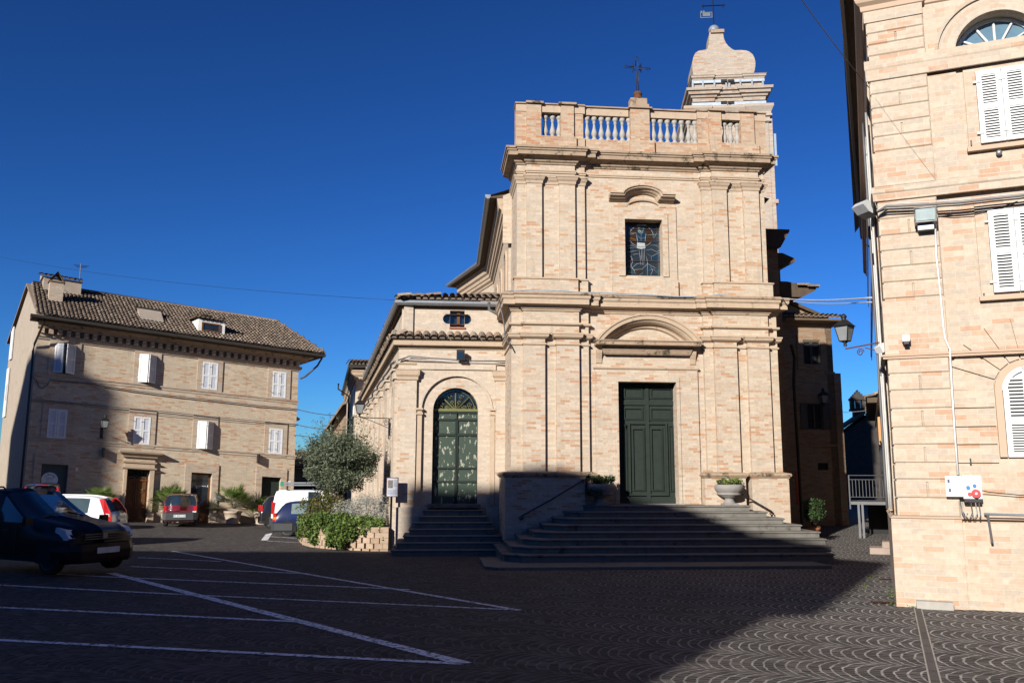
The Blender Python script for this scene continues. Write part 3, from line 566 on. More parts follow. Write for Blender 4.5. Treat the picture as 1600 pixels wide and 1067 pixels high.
# -- iron cross
s_ = 1 / (10.67 * 51.0); bz = e3 + .53
def cp(x, y): return (cc + (x - 410) * s_, -.05, bz + (700 - y) * s_)
cm = MB(CH)
def ct(pts, r=.013): cm.tube([cp(*p) for p in pts], r, 5)
ct([(396, 700), (392, 320), (345, 275), (232, 270), (215, 285), (205, 262), (182, 250), (205, 240), (218, 222), (232, 240), (350, 252), (388, 225), (388, 120), (368, 100), (385, 90), (400, 64), (415, 90), (436, 100), (414, 120), (414, 225), (450, 255), (575, 262), (585, 245), (603, 262), (628, 275), (603, 285), (588, 305), (572, 285), (450, 280), (424, 320), (430, 700)])
for dx, dy in ((1, 1), (1, -1), (-1, 1), (-1, -1)):
    for q in (.35, .75, 1.2): ct([(405 + dx * 35, 265 + dy * 25), (405 + dx * 80, 265 + dy * 70 * q)], .009)
ct([(395, 520), (400, 480), (415, 470), (428, 480), (428, 520), (395, 520)], .011)
for sg in (-1, 1): cm.lathe((cp(412 + sg * 45, 0)[0], -.05), [(.005, bz - .04), (.03, bz), (.03, bz + .03), (.005, bz + .06)], 8)
cm.build('iron_cross', M['iron'], church)
# lightning rod
MB(CH).tube([(px1(203), -.1, e3), (px1(203), -.1, e3 + .22)], .01, 4).build('lightning_rod', M['iron'], church)
# -- steps
ys = [791, 802, 813, 824, 835, 845.5, 857, 867]
xr = [1171, 1197.5, 1224, 1251, 1280, 1289.5, 1299, 1302]; xl = [924, 905, 888, 871, 854, 837, 819, 802, 789]
zt, rs = zd - .01, .155
wf0 = .62; steps = MB(CH); nose = MB(CH)
zg = gz(1, 20.4)
rs = (zt - (zg + .09)) / 8; tw = .375
for i in range(8):
    zz = zt - i * rs; wf_ = wf0 + i * tw; yy = ys[i]
    R0 = CH.a(xr[i], yy, wf_); L0 = CH.a(xl[i + 1] if i < 7 else 789, yy + 8, wf_)
    La = CH.a(xl[i] - 12, yy, wf_ - tw)
    inn = -.02 if i < 3 else -.3
    ypoly = [(L0 + .42, wf_), (R0, wf_), (R0, inn), (L0, inn), (L0, wf_ - .38)]
    steps.plan([(x, y) for x, y in ypoly], (zz - rs - (.25 if i == 7 else .0)) , zz - .05)
    path = [(L0, inn), (L0, wf_ - .38), (L0 + .42, wf_), (R0, wf_), (R0, inn)]
    nose.sweep(path, [(-.3, zz - .055), (.0, zz - .055), (.025, zz - .045), (.035, zz - .028), (.025, zz - .01), (0, zz), (-.001, zz)], cap=False)
    nose.plan(ypoly, zz - .049, zz)
st_ = steps.build('entrance_steps', M['stone'], church)
nose.build('step_nosing', M['stone'], st_)
wl = wf0 + 8 * tw + .05
lowL, lowR = CH.a(758, 885, wl + .7), CH.a(1300, 885, wl + .7)
MB(CH).plan([(lowL + .3, wl + .7), (lowR, wl + .7), (lowR, 2), (lowL, 2), (lowL, wl + .4)], zg - .3, zg + .075).build('bottom_step', M['stone'], church)
# -- handrails
def rail(pts, name='handrail'):
    mb = MB(CH); P = [CH.px(x, y, w_) for x, y, w_ in pts]; mb.tube([(p[0], q[2], p[1]) for p, q in zip(P, pts)], .018, 7)
    for k in (2, len(pts) - 4):
        p = P[k]; mb.tube([(p[0], pts[k][2], p[1]), (p[0], pts[k][2], p[1] - .07), (p[0], .36, p[1] - .07)], .011, 5)
    return mb.build(name, M['iron'], church)
rail([(1124, 760, .5), (1121, 752, .5), (1126, 750, .5), (1133, 756, .5), (1165, 775, .5), (1205, 798, .5), (1209, 802, .5), (1206, 805, .5), (1203, 802, .5)])
rail([(917, 756, .5), (915, 748, .5), (911, 750, .5), (905, 754, .5), (862, 780, .5), (815, 806, .5), (811, 809, .5), (814, 812, .5), (818, 809, .5)])

# ---------- nave and apse behind the facade
NZ = 10.2
nv = [Vector((-.12, 25.4)), Vector((-.75, 34.0)), Vector((-2.1, 37.6))]
ft_ = lambda p: (p[0], -p[1])
nave = MB(flip)
backR = CH(aR, -1, 0)
polyN = [(nv[0].x, -nv[0].y), (nv[1].x, -nv[1].y), (nv[2].x, -nv[2].y), (5, -39.5), (backR.x + .0, -36), (backR.x - .2, -26.0)]
nave.plan(polyN, -1, NZ - .2).build('nave_wall', M['brick'], church)
pathN = [(nv[2].x + 4, -39.3), (nv[2].x, -nv[2].y), (nv[1].x, -nv[1].y), (nv[0].x, -nv[0].y)]
MB(flip).sweep(pathN, [(0, NZ - .75), (.04, NZ - .73), (.06, NZ - .66), (.14, NZ - .6), (.16, NZ - .5), (.2, NZ - .48), (.22, NZ - .36), (.3, NZ - .3), (.32, NZ - .2), (.34, NZ - .1), (.36, NZ), (0, NZ + .02)]).build('nave_cornice', M['trim'], church)
MB(flip).sweep(pathN, [(-.2, NZ + .021), (.55, NZ + .021), (.56, NZ + .06), (-.2, NZ + .2)]).build('eave_board', M['soffit'], church)
gt = MB(flip).sweep(pathN, [(.56, NZ + .04), (.60, NZ), (.66, NZ - .01), (.72, NZ + .04), (.73, NZ + .12), (.56, NZ + .12)]).build('nave_gutter', M['zinc'], church)
rf = MB(flip); top = (3.6, -31, NZ + 1.7); top2 = (3.6, -26, NZ + 1.7)
o1, o2, o3 = (nv[0].x - .55, -nv[0].y, NZ + .13), (nv[1].x - .6, -nv[1].y, NZ + .13), (nv[2].x - .6, -nv[2].y - .2, NZ + .13)
rf.face([o1, o2, top, top2]); rf.face([o2, o3, top]); rf.face([o3, (6, -40, NZ + .1), top]); rf.face([(6, -40, NZ + .1), (backR.x + .5, -36, NZ + .1), top]); rf.face([(backR.x + .5, -36, NZ + .1), (backR.x + .5, -25.6, NZ + .1), top2, top])
rf.build('nave_roof', M['tile'], church)
gabl = MB(CH); gA, gB = CH.px(786, 306, -1.55), CH.px(812, 298, -1.55); gabl.extr([(gA[0], gA[1] - 1.5), (gA[0] + 2, gA[1] - 1.5), (gA[0] + 2, gB[1] + .7), (gA[0], gA[1])], -1.6, -1.55); gabl.build('nave_gable', M['brick'], church)
# nave side windows
dd = (nv[1] - nv[0]).normalized(); ang = math.atan2(dd.y, dd.x) - math.pi
NS = Fr((nv[0].x, nv[0].y, 0), ang)
for a_ in (-1.0, -3.4, -5.8):
    MB(NS).extr([(a_ - .35, 7.0), (a_ + .35, 7.0)] + arc(a_, 8.3, .35, 0, 180, 10), .001, .03).build('nave_window', M['dark'], church)
    MB(NS).rib([(a_ - .4, 6.95), (a_ - .4, 8.3)] + arc(a_, 8.3, .4, 180, 0, 10) + [(a_ + .4, 6.95)], [(0, 0), (0, .06), (.1, .06), (.1, 0)]).build('window_surround', M['trim'], church)
# ================================================================== TILE ROOF HELPER
def tiles(mb, O, U, V, lu, lv, clip=None, pu=.21, pv=.36, rad=.085, seed=1, cover=True):
    rnd = random.Random(seed); U = Vector(U).normalized(); V = Vector(V).normalized(); N = U.cross(V)
    if N.z < 0: N = -N
    nu, nv_ = int(lu / pu), int(lv / pv)
    for i in range(nu + 1):
        for j in range(nv_ + 1):
            u, v = i * pu, j * pv
            if clip and not clip(u, v): continue
            du = rnd.uniform(-.012, .012); dz = rnd.uniform(0, .015)
            c = (rnd.random(), rnd.random()); A = []
            for v_, lift, rr in ((v - .05 + rnd.uniform(-.02, .02), .05 + dz, rad * 1.08), (v + pv * 1.02, .012, rad * .9)):
                A.append([Vector(O) + U * (u + du + rr * math.cos(math.pi * k / 5)) + V * v_ + N * (lift + rr * math.sin(math.pi * k / 5)) for k in range(6)])
            for k in range(5): mb.face([A[0][k], A[0][k + 1], A[1][k + 1], A[1][k]], [c] * 4)
            if j == 0: mb.face([Vector(O) + U * (u + du + q * rad) + V * (v - .03) + N * h_ for q, h_ in ((-.9, .03), (.9, .03), (.6, .09), (-.6, .09))], [(.5, .5)] * 4)
    return mb
# ================================================================== BELL TOWER
tp = at(1145, 200, 33.0); TW = Fr((tp.x, 33.0, 0), R(-5))
tower = thing('bell_tower', 'brick bell tower with onion shaped gable top rising behind the church front', 'bell tower', (TW.P.x, 34, 0))
t8 = lambda x, y, w_=0: TW.px(1080 + x / 5.925, y / 5.925, w_)
TD = 2.9
out = [(575, 690), (588, 650), (594, 610), (594, 575), (586, 540), (570, 508), (545, 485), (510, 470), (465, 466), (400, 468), (372, 452), (345, 430), (322, 402), (308, 375), (299, 340), (295, 300)]
lf = [(170, 300), (166, 340), (163, 380), (160, 420), (150, 458), (110, 466), (70, 472), (40, 492), (22, 525), (12, 570), (10, 620), (14, 660), (20, 700)]
sh_y = t8(0, 462)[1]
dome = MB(TW).extr([t8(x, y) for x, y in out[:11]] + [t8(x, y) for x, y in lf[4:]], -1.6, 0)
dome.extr([t8(x, y) for x, y in out[10:]] + [t8(x, y) for x, y in lf[:5]], -.85, 0)
dome.build('gable_dome', M['brick_tower'], tower)
c0, c1 = t8(178, 292), t8(303, 282)
MB(TW).box(c0[0], c1[0], -.95, .07, c1[1] - .12, c1[1] + .02).build('cap_slab', M['trim_top'], tower)
bc = t8(222, 247); br = 9.2 / 1330 * 33.5
MB(TW).lathe((bc[0], -.35), [(.02, bc[1] - br * 1.3), (br * .8, bc[1] - br * 1.2), (br * .55, bc[1] - br * .85)] + [(br * math.sin(R(t)), bc[1] - br * math.cos(R(t))) for t in range(35, 180, 12)] + [(.02, bc[1] + br)], 18).build('finial_ball', plain('lead_grey', (.17, .19, .21), .5), tower)
rz = bc[1] + br
vn = MB(TW); vn.tube([(bc[0], -.35, rz - .05), (bc[0], -.35, rz + 1.6)], .025, 6)
ax = t8(110, 18); bx = t8(325, 18)
vn.tube([(ax[0], -.35, ax[1]), (bx[0], -.35, ax[1])], .022, 5)
for x in (120, 305): q = t8(x, 18); vn.tube([(q[0], -.35, q[1] - .09), (q[0], -.35, q[1] + .09)], .02, 5)
vn.build('finial_rod', M['iron'], tower)
v0, v1 = t8(95, 130), t8(205, 62)
vv = MB(TW); vv.ring(v0[0], v1[0], v0[1], v1[1] - .05, .03, -.36, -.34); vv.box(v0[0] + .1, v1[0] - .08, -.355, -.345, v0[1] + .08, v0[1] + .26)
for q in (.02, .12): vv.box(v0[0] + q, v0[0] + q + .06, -.355, -.345, v1[1] - .08, v1[1] + .02)
vv.build('weather_vane', plain('slate_metal', (.10, .12, .13), .5, .4), tower)
a0, a1 = t8(18, 700)[0], t8(666, 760)[0]
zc1, zc0 = t8(400, 703)[1], t8(400, 748)[1]
tb = MB(TW).box(a0, a1, -TD, 0, t8(400, 1000)[1], zc1)
bx0, bx1 = t8(5, 1000)[0], t8(692, 970)[0]
# body of the tower
bl, brr = TW.a(1082, 400, .0), TW.a(1203, 250, 0)
tb.box(bl, brr, -TD - .1, .05, -1, t8(400, 990)[1]); tb.build('tower_wall', M['brick_tower'], tower)
def tsweep(a, b, prof, name, mat=None, brk=True):
    m_ = (a + b) / 2; path = [(a, -TD), (a, 0), (b, 0), (b, -TD)]
    if brk: path = [(a, -TD), (a, .06), (a + .75, .06), (a + .75, 0), (b - .75, 0), (b - .75, .06), (b, .06), (b, -TD)]
    MB(TW).sweep(path, prof).build(name, mat or M['brick_tower'], tower)
tsweep(a0, a1, [(0, zc0), (.03, zc0 + .02), (.05, zc0 + .08), (.1, zc0 + .12), (.1, zc1 - .03), (.13, zc1), (0, zc1 + .02)], 'upper_cornice')
y1_, y0_ = t8(400, 838)[1], t8(400, 950)[1]; hh = y1_ - y0_
tsweep(bx0 + .1, bx1 - .1, [(0, y0_), (.06, y0_ + .02), (.08, y0_ + hh * .3), (.14, y0_ + hh * .34), (.16, y0_ + hh * .5), (.24, y0_ + hh * .55), (.26, y0_ + hh * .75), (.33, y0_ + hh * .8), (.35, y1_), (0, y1_ + .03)], 'main_cornice')
y3, y4 = t8(400, 990)[1], t8(400, 1100)[1]
tsweep(bl, brr, [(0, y4 - .25), (.08, y4 - .2), (.08, y4 - .12), (.05, y4 - .1), (.05, y4 - .02), (.13, y4 + .02), (.13, y4 + .1), (.10, y4 + .12), (.10, y4 + .2), (.2, y3 - .1), (.2, y3), (0, y3 + .02)], 'lower_cornice')
for (ya, yb, w_) in ((748, 772, .03), (812, 826, .03), (956, 990, .05)):
    za, zb = t8(340, yb)[1], t8(340, ya)[1]; xa, xb = (a0, a1) if ya < 900 else (bx0 + .05, bx1 - .05)
    for p, q in ((xa - .04, (xa + xb) / 2 - .09), ((xa + xb) / 2 + .09, xb + .04)): MB(TW).box(p, q, .0 + .06, w_ + .06, za, zb).box(xa - .04, xa, -TD, .06, za, zb).build('steel_tie_band', M['galv'] if False else plain('pale_steel', (.36, .41, .46), .45, .2), tower)
tm = MB(TW)
for x in (12, 105, 212, 320, 350, 452, 560, 660):
    q = t8(x, 790); tm.box(q[0] - .035, q[0] + .035, .06, .095, t8(x, 824)[1], t8(x, 750)[1])
tm.build('steel_upright', M['galv'], tower)
cl = MB(TW)
for x in (298, 364):
    for y in (757, 768, 832, 957, 970):
        q = t8(x, y); cl.box(q[0] - .12, q[0] + .12, .1, .16, q[1] - .02, q[1] + .02)
cl.build('clamp_bolt', M['iron'], tower)
# lower tower shaft seen at the right of the church front, with ledge
s0_, s1_ = TW.a(1190, 300, 0), TW.a(1213, 330, 0)
MB(TW).box(s0_, s1_, -TD, .02, -1, TW.b(176, 1205)).box(s1_ - .2, s1_ + .1, -TD, .03, TW.b(318, 1208), TW.b(312, 1208)).build('tower_buttress', M['brick_tower'], tower)
MB(TW).box(TW.a(1208, 200), TW.a(1211.5, 200), .02, .06, TW.b(260, 1210), TW.b(210, 1210)).build('steel_strap', plain('pale_steel', (.26, .32, .38), .45, .2), tower)

# apse blocks and low roofs at the right, behind the church front
ap_ = at(1230, 600, 27.0); AP = Fr((ap_.x, 27.0, 0), R(6))
aa = lambda x, y, w_=0: AP.px(x, y, w_)
apse = thing('apse_block', 'shaded brick apse block with stepped tiled eaves between church and lane house', 'building', (ap_.x, 28, -.5))
k0 = aa(1195, 500)[0]
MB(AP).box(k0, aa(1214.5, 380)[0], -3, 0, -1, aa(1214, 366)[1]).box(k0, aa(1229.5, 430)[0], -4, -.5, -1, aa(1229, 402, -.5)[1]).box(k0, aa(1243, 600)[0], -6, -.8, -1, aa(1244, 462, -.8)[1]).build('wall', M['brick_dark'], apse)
q = aa(1227.5, 364.5); MB(AP).prism([(aa(1214, 390)[0], aa(1214, 390)[1]), (q[0], q[1] - .02), (q[0], q[1] + .04), (k0, q[1] + .04), (k0, aa(1214, 390)[1])], -2.5, .3, lambda x, y, r_: (x, r_, y)).build('ledge', M['soffit'], apse)
q = aa(1237, 408, -.5); q2_ = aa(1217, 399, -.5)
MB(AP).extr([(k0, q2_[1]), (q2_[0], q2_[1]), q, (q[0] - .02, q[1] - .1), (aa(1229, 414)[0], q[1] - .25), (k0, q[1] - .25)], -4.4, -.2).build('roof', M['soffit'], apse)
q = aa(1265, 455.5, -.8); q2_ = aa(1220, 445, -.8)
ta = MB(AP); ta.extr([(k0, q2_[1]), (q2_[0], q2_[1]), (q[0], q[1]), (q[0] - .05, q[1] - .08), (aa(1243, 469, -.8)[0], aa(1243, 469, -.8)[1]), (k0, aa(1243, 469, -.8)[1])], -6.5, -.3).build('roof', M['soffit'], apse)
tt = MB(); tiles(tt, AP(q[0] - .0, -.25, q[1] - .02), -AP.n, (AP(k0, 0, q2_[1]) - AP(q[0], 0, q[1])), 6, .6); tt.build('roof_tiles', M['tile'], apse)
dpm = MB(AP); dpm.tube([(aa(1231, 540)[0], .25, aa(1231, 540)[1]), (aa(1238, 580)[0], .2, aa(1238, 560)[1]), (aa(1237, 620)[0], .2, aa(1237, 600)[1]), (aa(1240, 620)[0], .2, -.5)], .05, 8); dpm.build('downpipe', M['iron'], apse)

# ================================================================== ANNEX
AN = Fr(CH(0, -2.0, 0), R(5.2))
na = lambda x, y=660, w_=0: AN.a(x, y, w_)
nb = lambda y, x=700, w_=0: AN.b(y, x, w_)
cx0 = na(621); cx1 = aL + .3
corner = AN(cx0, 0, 0)
annex = thing('church_annex', 'low pale brick side aisle of the church with arched peeling green door and tiled roof', 'building', (corner.x, corner.y, -.4))
SD = R(12.5); sdir = Vector((-math.sin(SD), math.cos(SD)))
AS = Fr(corner, SD - math.pi / 2)        # side wall, u towards the camera, n to the left
LEN = 22.0
BA = M['brick_annex']
e_top = nb(531, 700, .3); g_top = nb(468, 700, .45)
o_arch = (na(656.8), na(768.5), nb(800), nb(586), 'a', .06)
MB(AN).wall(cx0, cx1, -.8, e_top, 0, [o_arch]).build('wall', BA, annex)
zdA = nb(787, 710, -.06)
d_arch = (na(676.3, 660, -.06), na(747, 660, -.06), zdA, nb(605.7, 710, -.06), 'a', .28)
MB(AN).wall(o_arch[0] - .0, o_arch[1], o_arch[2], o_arch[3], -.06, [(d_arch)]).build('arch_infill', BA, annex)
MB(AS).wall(-LEN, 0, -1.2, e_top, 0, [(-a - .42, -a + .42, 2.5, 4.55, 'a', .25) for a in (1.9, 4.9, 7.9, 10.9, 13.9, 16.9, 19.9)]).build('side_wall', BA, annex)
sd2 = MB(AS)
for a in (1.9, 4.9, 7.9, 10.9, 13.9, 16.9, 19.9): sd2.box(-a - .42, -a + .42, -.27, -.25, 2.5, 4.55)
sd2.build('side_window', M['glass'], annex)
for a in (1.9, 4.9, 7.9, 10.9, 13.9, 16.9, 19.9):
    MB(AS).rib([(-a - .8, -.5), (-a - .8, 4.2)] + arc(-a, 4.2, .8, 180, 0, 12) + [(-a + .8, -.5)], [(0, 0), (0, .06), (.1, .06), (.1, 0)]).build('arch_moulding', BA, annex)
for a in (.35, 3.4, 6.4, 9.4, 12.4, 15.4, 18.4, 21.4):
    MB(AS).box(-a - .35, -a + .3, 0, .1, -.8, nb(592, 640)).box(-a - .4, -a + .36, 0, .15, nb(592, 640), nb(580, 640)).box(-a - .46, -a + .42, 0, .2, nb(580, 640), nb(577, 640)).build('side_pilaster', BA, annex)
MB(AS).box(-LEN, .1, 0, .12, -1.2, nb(792, 640)).build('side_plinth', BA, annex)
# front pilasters
pz = nb(592, 640, .1)
for x0, x1 in ((621, 650), (774, 800)):
    a, b = na(x0, 660, .1), na(x1, 660, .1)
    MB(AN).box(a, b, 0, .10, -.8, nb(578, 640, .1)).build('pilaster', BA, annex)
    MB(AN).sweep([(a, 0), (a, .10), (b, .10), (b, 0)], [(0, pz - .04), (.03, pz - .03), (.04, pz), (.04, pz + .06), (.08, pz + .12), (.09, nb(579, 640) - .02), (.11, nb(578, 640)), (0, nb(577.5, 640))]).build('capital', M['trim'], annex)
for x0, x1 in ((649, 659), (766, 773)):
    a, b = na(x0), na(x1); MB(AN).box(a, b, 0, .05, -.8, nb(640)).box(a - .02, b + .03, 0, .09, nb(648), nb(645)).box(a - .02, b + .03, 0, .11, nb(641), nb(638)).build('impost', M['trim'], annex)
MB(AN).box(na(650), na(774), 0, .05, nb(577.5), nb(568)).build('panel_band', BA, annex)
MB(AN).box(na(616), na(671), 0, .17, -.8, nb(792, 640)).build('plinth', BA, annex)
MB(AN).box(na(760), cx1, 0, .17, -.8, nb(792, 780)).build('plinth', BA, annex)
MB(AN).rib(arc((o_arch[0] + o_arch[1]) / 2, o_arch[3] - (o_arch[1] - o_arch[0]) / 2, (o_arch[1] - o_arch[0]) / 2 + .03, 180, 0, 26), [(0, 0), (0, .03), (.0, .03), (-.06, .03), (-.06, 0)]).build('arch_edge', BA, annex)
# swept cornices around the corner
farp = AS(-LEN, 0, 0); endp = AN(cx1, 0, 0)
wpath = [(farp.x, -farp.y), (corner.x, -corner.y), (endp.x, -endp.y)]
def aswp(prof, name, mat): return MB(flip).sweep(wpath, prof).build(name, mat, annex)
zb_, zt_ = nb(546, 700, .05), nb(531, 700, .3)
aswp([(0, nb(571)), (.04, nb(570)), (.05, nb(568.5)), (0, nb(567))], 'string_course', M['trim'])
aswp([(0, zb_), (.03, zb_ + .01), (.035, zb_ + .06), (.06, zb_ + .08), (.07, zb_ + .13), (.12, zb_ + .15), (.16, nb(540, 700, .24)), (.18, nb(539, 700, .26)), (.19, zt_ - .02), (.22, zt_), (-.4, zt_ + .06)], 'cornice', M['trim'])
# attic wall set back a little, second eave
AW = -.12
atl = na(628, 500, AW)
gb = nb(474, 700, .1)
MB(AN).wall(atl, cx1, zt_, gb, AW, [(na(692, 498, AW), na(736.5, 498, AW), nb(506, 700, AW), nb(490.5, 700, AW), 'r', .2), (na(703, 498, AW), na(726, 498, AW), nb(511, 700, AW), nb(485, 700, AW), 'r', .2)]).build('attic_wall', BA, annex)
ow = MB(AN)
oz0, oz1, oc = nb(506, 700, AW), nb(490.5, 700, AW), nb(498, 700, AW); orr = (oz1 - oz0) / 2
for x, sg in ((692, 1), (736.5, -1)):          # rounded ends: fill the corners with wall
    xa = na(x, 498, AW)
    for s2 in (1, -1):
        pts = [(xa, oc + s2 * orr)] + [(xa + sg * orr * (1 - math.cos(R(t))), oc + s2 * orr * math.sin(R(t))) for t in range(0, 91, 15)]
        ow.extr(pts, AW - .2, AW)
ow.build('oval_corner', BA, annex)
MB(AN).box(na(690, 498, AW), na(738, 498, AW), AW - .24, AW - .21, nb(512, 700, AW), nb(484, 700, AW)).build('oval_window', M['glass'], annex)
MB(AN).box(na(714, 498, AW - .1), na(718.5, 498, AW - .1), AW - .2, AW - .12, nb(510, 700, AW), nb(485, 700, AW)).build('window_post', M['wood'], annex)
MB(AN).box(na(702, 511, AW), na(727, 511, AW), AW - .01, AW + .05, nb(513.5, 700, AW), nb(511.2, 700, AW)).build('sill', M['terra'], annex)
MB(AS).box(-LEN, 0, -.4, AW, zt_, gb).build('attic_side_wall', BA, annex)
farp2, cor2, end2 = AS(-LEN, AW, 0), AN(atl, AW, 0), AN(cx1, AW, 0)
wp2 = [(farp2.x, -farp2.y), (cor2.x, -cor2.y), (end2.x, -end2.y)]
MB(flip).sweep(wp2, [(0, gb - .14), (.05, gb - .12), (.07, gb - .05), (.12, gb - .03), (.12, gb + .05), (-.3, gb + .12)]).build('eave', M['soffit'], annex)
gq = gb + .02
MB(flip).sweep(wp2, [(.11, gq - .05), (.15, gq - .09), (.20, gq - .08), (.24, gq - .02), (.24, gq + .05), (.12, gq + .05)]).build('gutter', M['zinc'], annex)
# roof plane and tiles
V1 = -AN.n * 1.0 + Vector((0, 0, .28)); S1 = -AS.n * 1.0 + Vector((0, 0, .28))
t1 = MB(); O1 = AN(atl - .15, AW + .16, gb + .10)
tiles(t1, O1, AN.u, V1, cx1 - atl + .3, 1.5, clip=lambda u, v: u > v * 1.0 - .1, seed=5)
O2 = AS(-LEN, AW + .16, gb + .10)
tiles(t1, O2, AS.u, S1, LEN + .3, 1.3, clip=lambda u, v: u < LEN - v * 1.0 + .3, seed=6)
t1.build('roof_tiles', M['tile'], annex)
rp = MB(); ra = AN(atl - .16, AW + .17, gb + .1); rb_ = AN(cx1 + .3, AW + .17, gb + .1); rc = rb_ + V1 * 3.6; rd = ra + V1 * 3.6 + Vector((3, 0, 0)); re = AS(-LEN, AW + .17, gb + .1); rf2 = re + S1 * 3.6
rp.face([ra, rb_, rc, rd]); rp.face([ra, rd, rf2, re]); rp.build('roof', M['tile'], annex)
# the lower course of tiles above the cornice
t2 = MB(); lowslope = -AN.n + Vector((0, 0, .55))
tiles(t2, AN(cx0 - .16, .24, zt_ + .02), AN.u, lowslope, cx1 - cx0 + .2, .32, pv=.5, pu=.24, rad=.11, seed=9)
tiles(t2, AS(-LEN, .24, zt_ + .02), AS.u, -AS.n + Vector((0, 0, .55)), LEN + .3, .32, pv=.5, pu=.24, rad=.11, seed=10)
t2.build('string_tiles', M['tile'], annex)
# downpipe elbow from the gutter into the corner
MB(AN).tube([(na(764, 474, .4), .42, nb(472, 764, .42)), (na(764, 474, .4), .42, nb(484, 764, .42)), (na(772, 490, .3), .35, nb(488, 772, .35)), (na(797, 500, .1), .16, nb(503, 797, .16))], .045, 8).build('downpipe', M['zinc'], annex)
# arched door
DW = -.34
ddx = lambda x, y: AN.px(x, y, DW + .05)
dA = MB(AN).box(d_arch[0], d_arch[1], DW - .05, DW, zdA, nb(642.5, 710, DW)).build('door', M['peel'], annex)
pk = MB(AN)
def pr(x0, x1, y0, y1, w1=DW + .045):
    p, q = ddx(x0, y1), ddx(x1, y0); pk.box(p[0], q[0], DW, w1, p[1], q[1])
pr(677, 747, 642, 645); pr(678, 747, 654, 656.5); pr(676, 747, 677, 680.5); pr(675.5, 747, 729.5, 732.5); pr(675, 747, 750.5, 753.5)
for x0, x1 in ((676, 679), (709.5, 716), (744, 747)): pr(x0, x1, 654, 787)
pr(711.5, 714, 642, 787, DW + .065)
pk.build('door_frame', M['green_paint'], dA)
fan = MB(AN).extr([(d_arch[0], nb(641.5, 710, DW))] + arc((d_arch[0] + d_arch[1]) / 2, nb(641.5, 710, DW), (d_arch[1] - d_arch[0]) / 2, 180, 0, 18)[1:], DW - .05, DW - .03).build('fanlight', M['glass'], annex)
fi = MB(AN); fc = ((d_arch[0] + d_arch[1]) / 2, nb(641.5, 710, DW)); fr2 = (d_arch[1] - d_arch[0]) / 2
def fp(r, t): return (fc[0] + fr2 * r * math.cos(R(t)), DW + .03, fc[1] + fr2 * r * math.sin(R(t)))
fi.box(d_arch[0], d_arch[1], DW, DW + .06, fc[1] - .02, fc[1] + .05)
fi.tube([fp(.86, t) for t in range(3, 178, 8)], .012, 4)
for t in (45, 90, 135): fi.tube([fp(.08, t), fp(.88, t)], .02, 5)
for t in (22, 67, 113, 158):
    fi.tube([fp(.15, t)] + [fp(.45 + .0 * k, t + (k - 3) * 0) for k in (1,)], .01, 4)
    c = fp(.66, t); fi.tube([(c[0] + .07 * math.cos(R(k)) * (1 - k / 700), c[1], c[2] + .07 * math.sin(R(k)) * (1 - k / 700)) for k in range(0, 480, 40)], .009, 4)
    c = fp(.4, t); fi.tube([(c[0] + .05 * math.cos(R(k)), c[1], c[2] + .05 * math.sin(R(k))) for k in range(0, 361, 40)], .009, 4)
for k in range(9): x = fc[0] - fr2 * .85 + k * fr2 * .212; fi.tube([(x + .045 * math.cos(R(t)), DW + .03, fc[1] + .10 + .045 * math.sin(R(t))) for t in range(0, 361, 60)], .008, 4)
fi.tube([fp(.95, 178), fp(.95, 2)], .012, 4); fi.build('fanlight_grille', M['fan_iron'], fan)
# annex steps
sy = [797, 806, 815.5, 826, 835, 844.5, 857.5]
xs0 = [662, 655.5, 648, 640, 631, 620, 612]; xs1 = [754, 761, 768, 773, 783, 785, 789]
zq = gz(-2, 23.6) ; nr = 8; rs2 = (zdA - zq) / nr
MB(AN).box(na(668, 787, .2), na(751, 787, .2), -.3, .22, zdA - .1, zdA).build('threshold', M['stone'], annex)
sA = MB(AN); sN = MB(AN)
for i in range(7):
    zz = zdA - (i + 1) * rs2 + .0; wf_ = .28 + i * .32; a, b = na(xs0[i], sy[i], wf_), na(xs1[i], sy[i], wf_)
    if i == 6: b += .35
    sA.box(a, b, -.02, wf_, zz - rs2 - (.3 if i > 4 else 0), zz - .05); sN.sweep([(a, 0), (a, wf_), (b, wf_), (b, 0)], [(-.3, zz - .05), (0, zz - .05), (.03, zz - .035), (.03, zz - .012), (0, zz), (-.001, zz)], cap=False); sN.box(a, b, -.02, wf_, zz - .049, zz)
sa_ = sA.build('annex_steps', M['stone'], annex); sN.build('step_nosing', M['stone'], sa_)
# wall beam under camera-left of steps (boundary block beside pedestal)
# ---------- things on the annex and the church
def cablething(name, label, pts, r, mat, T=ident, cat='cable', group=None):
    mb = MB(T); mb.tube(pts, r, 5); o = mb.build(name, mat); tag(o, label, cat, group); return o
def sag(a, b, s, n=12):
    a, b = Vector(a), Vector(b); return [a.lerp(b, i / n) + Vector((0, 0, -4 * s * (i / n) * (1 - i / n))) for i in range(n + 1)]
fl = thing('floodlight', 'small dark floodlight on the annex wall above the arched door', 'floodlight', AN(na(719, 554, .2), .1, nb(554, 719, .2)))
MB(AN).box(na(713.5, 554, .25), na(726, 554, .25), .12, .32, nb(562, 719, .3), nb(547, 719, .3)).build('housing', M['iron'], fl)
MB(AN).box(na(714.5, 554, .3), na(725, 554, .3), .321, .33, nb(560.5, 719, .33), nb(550, 719, .33)).build('lens', M['glass'], fl)
MB(AN).box(na(718, 554, .1), na(721.5, 554, .1), 0, .12, nb(557, 719, .1), nb(552, 719, .1)).build('bracket', M['iron'], fl)
cc_ = [AN.px(x, y, .1) for x, y in ((622, 563), (640, 556.5), (680, 560), (712, 562), (740, 564), (799, 564))]
cablething('wall_cable', 'grey cable bundle running along the annex front under the floodlight', [AN(a, .1, b) for a, b in cc_], .02, M['cable'])
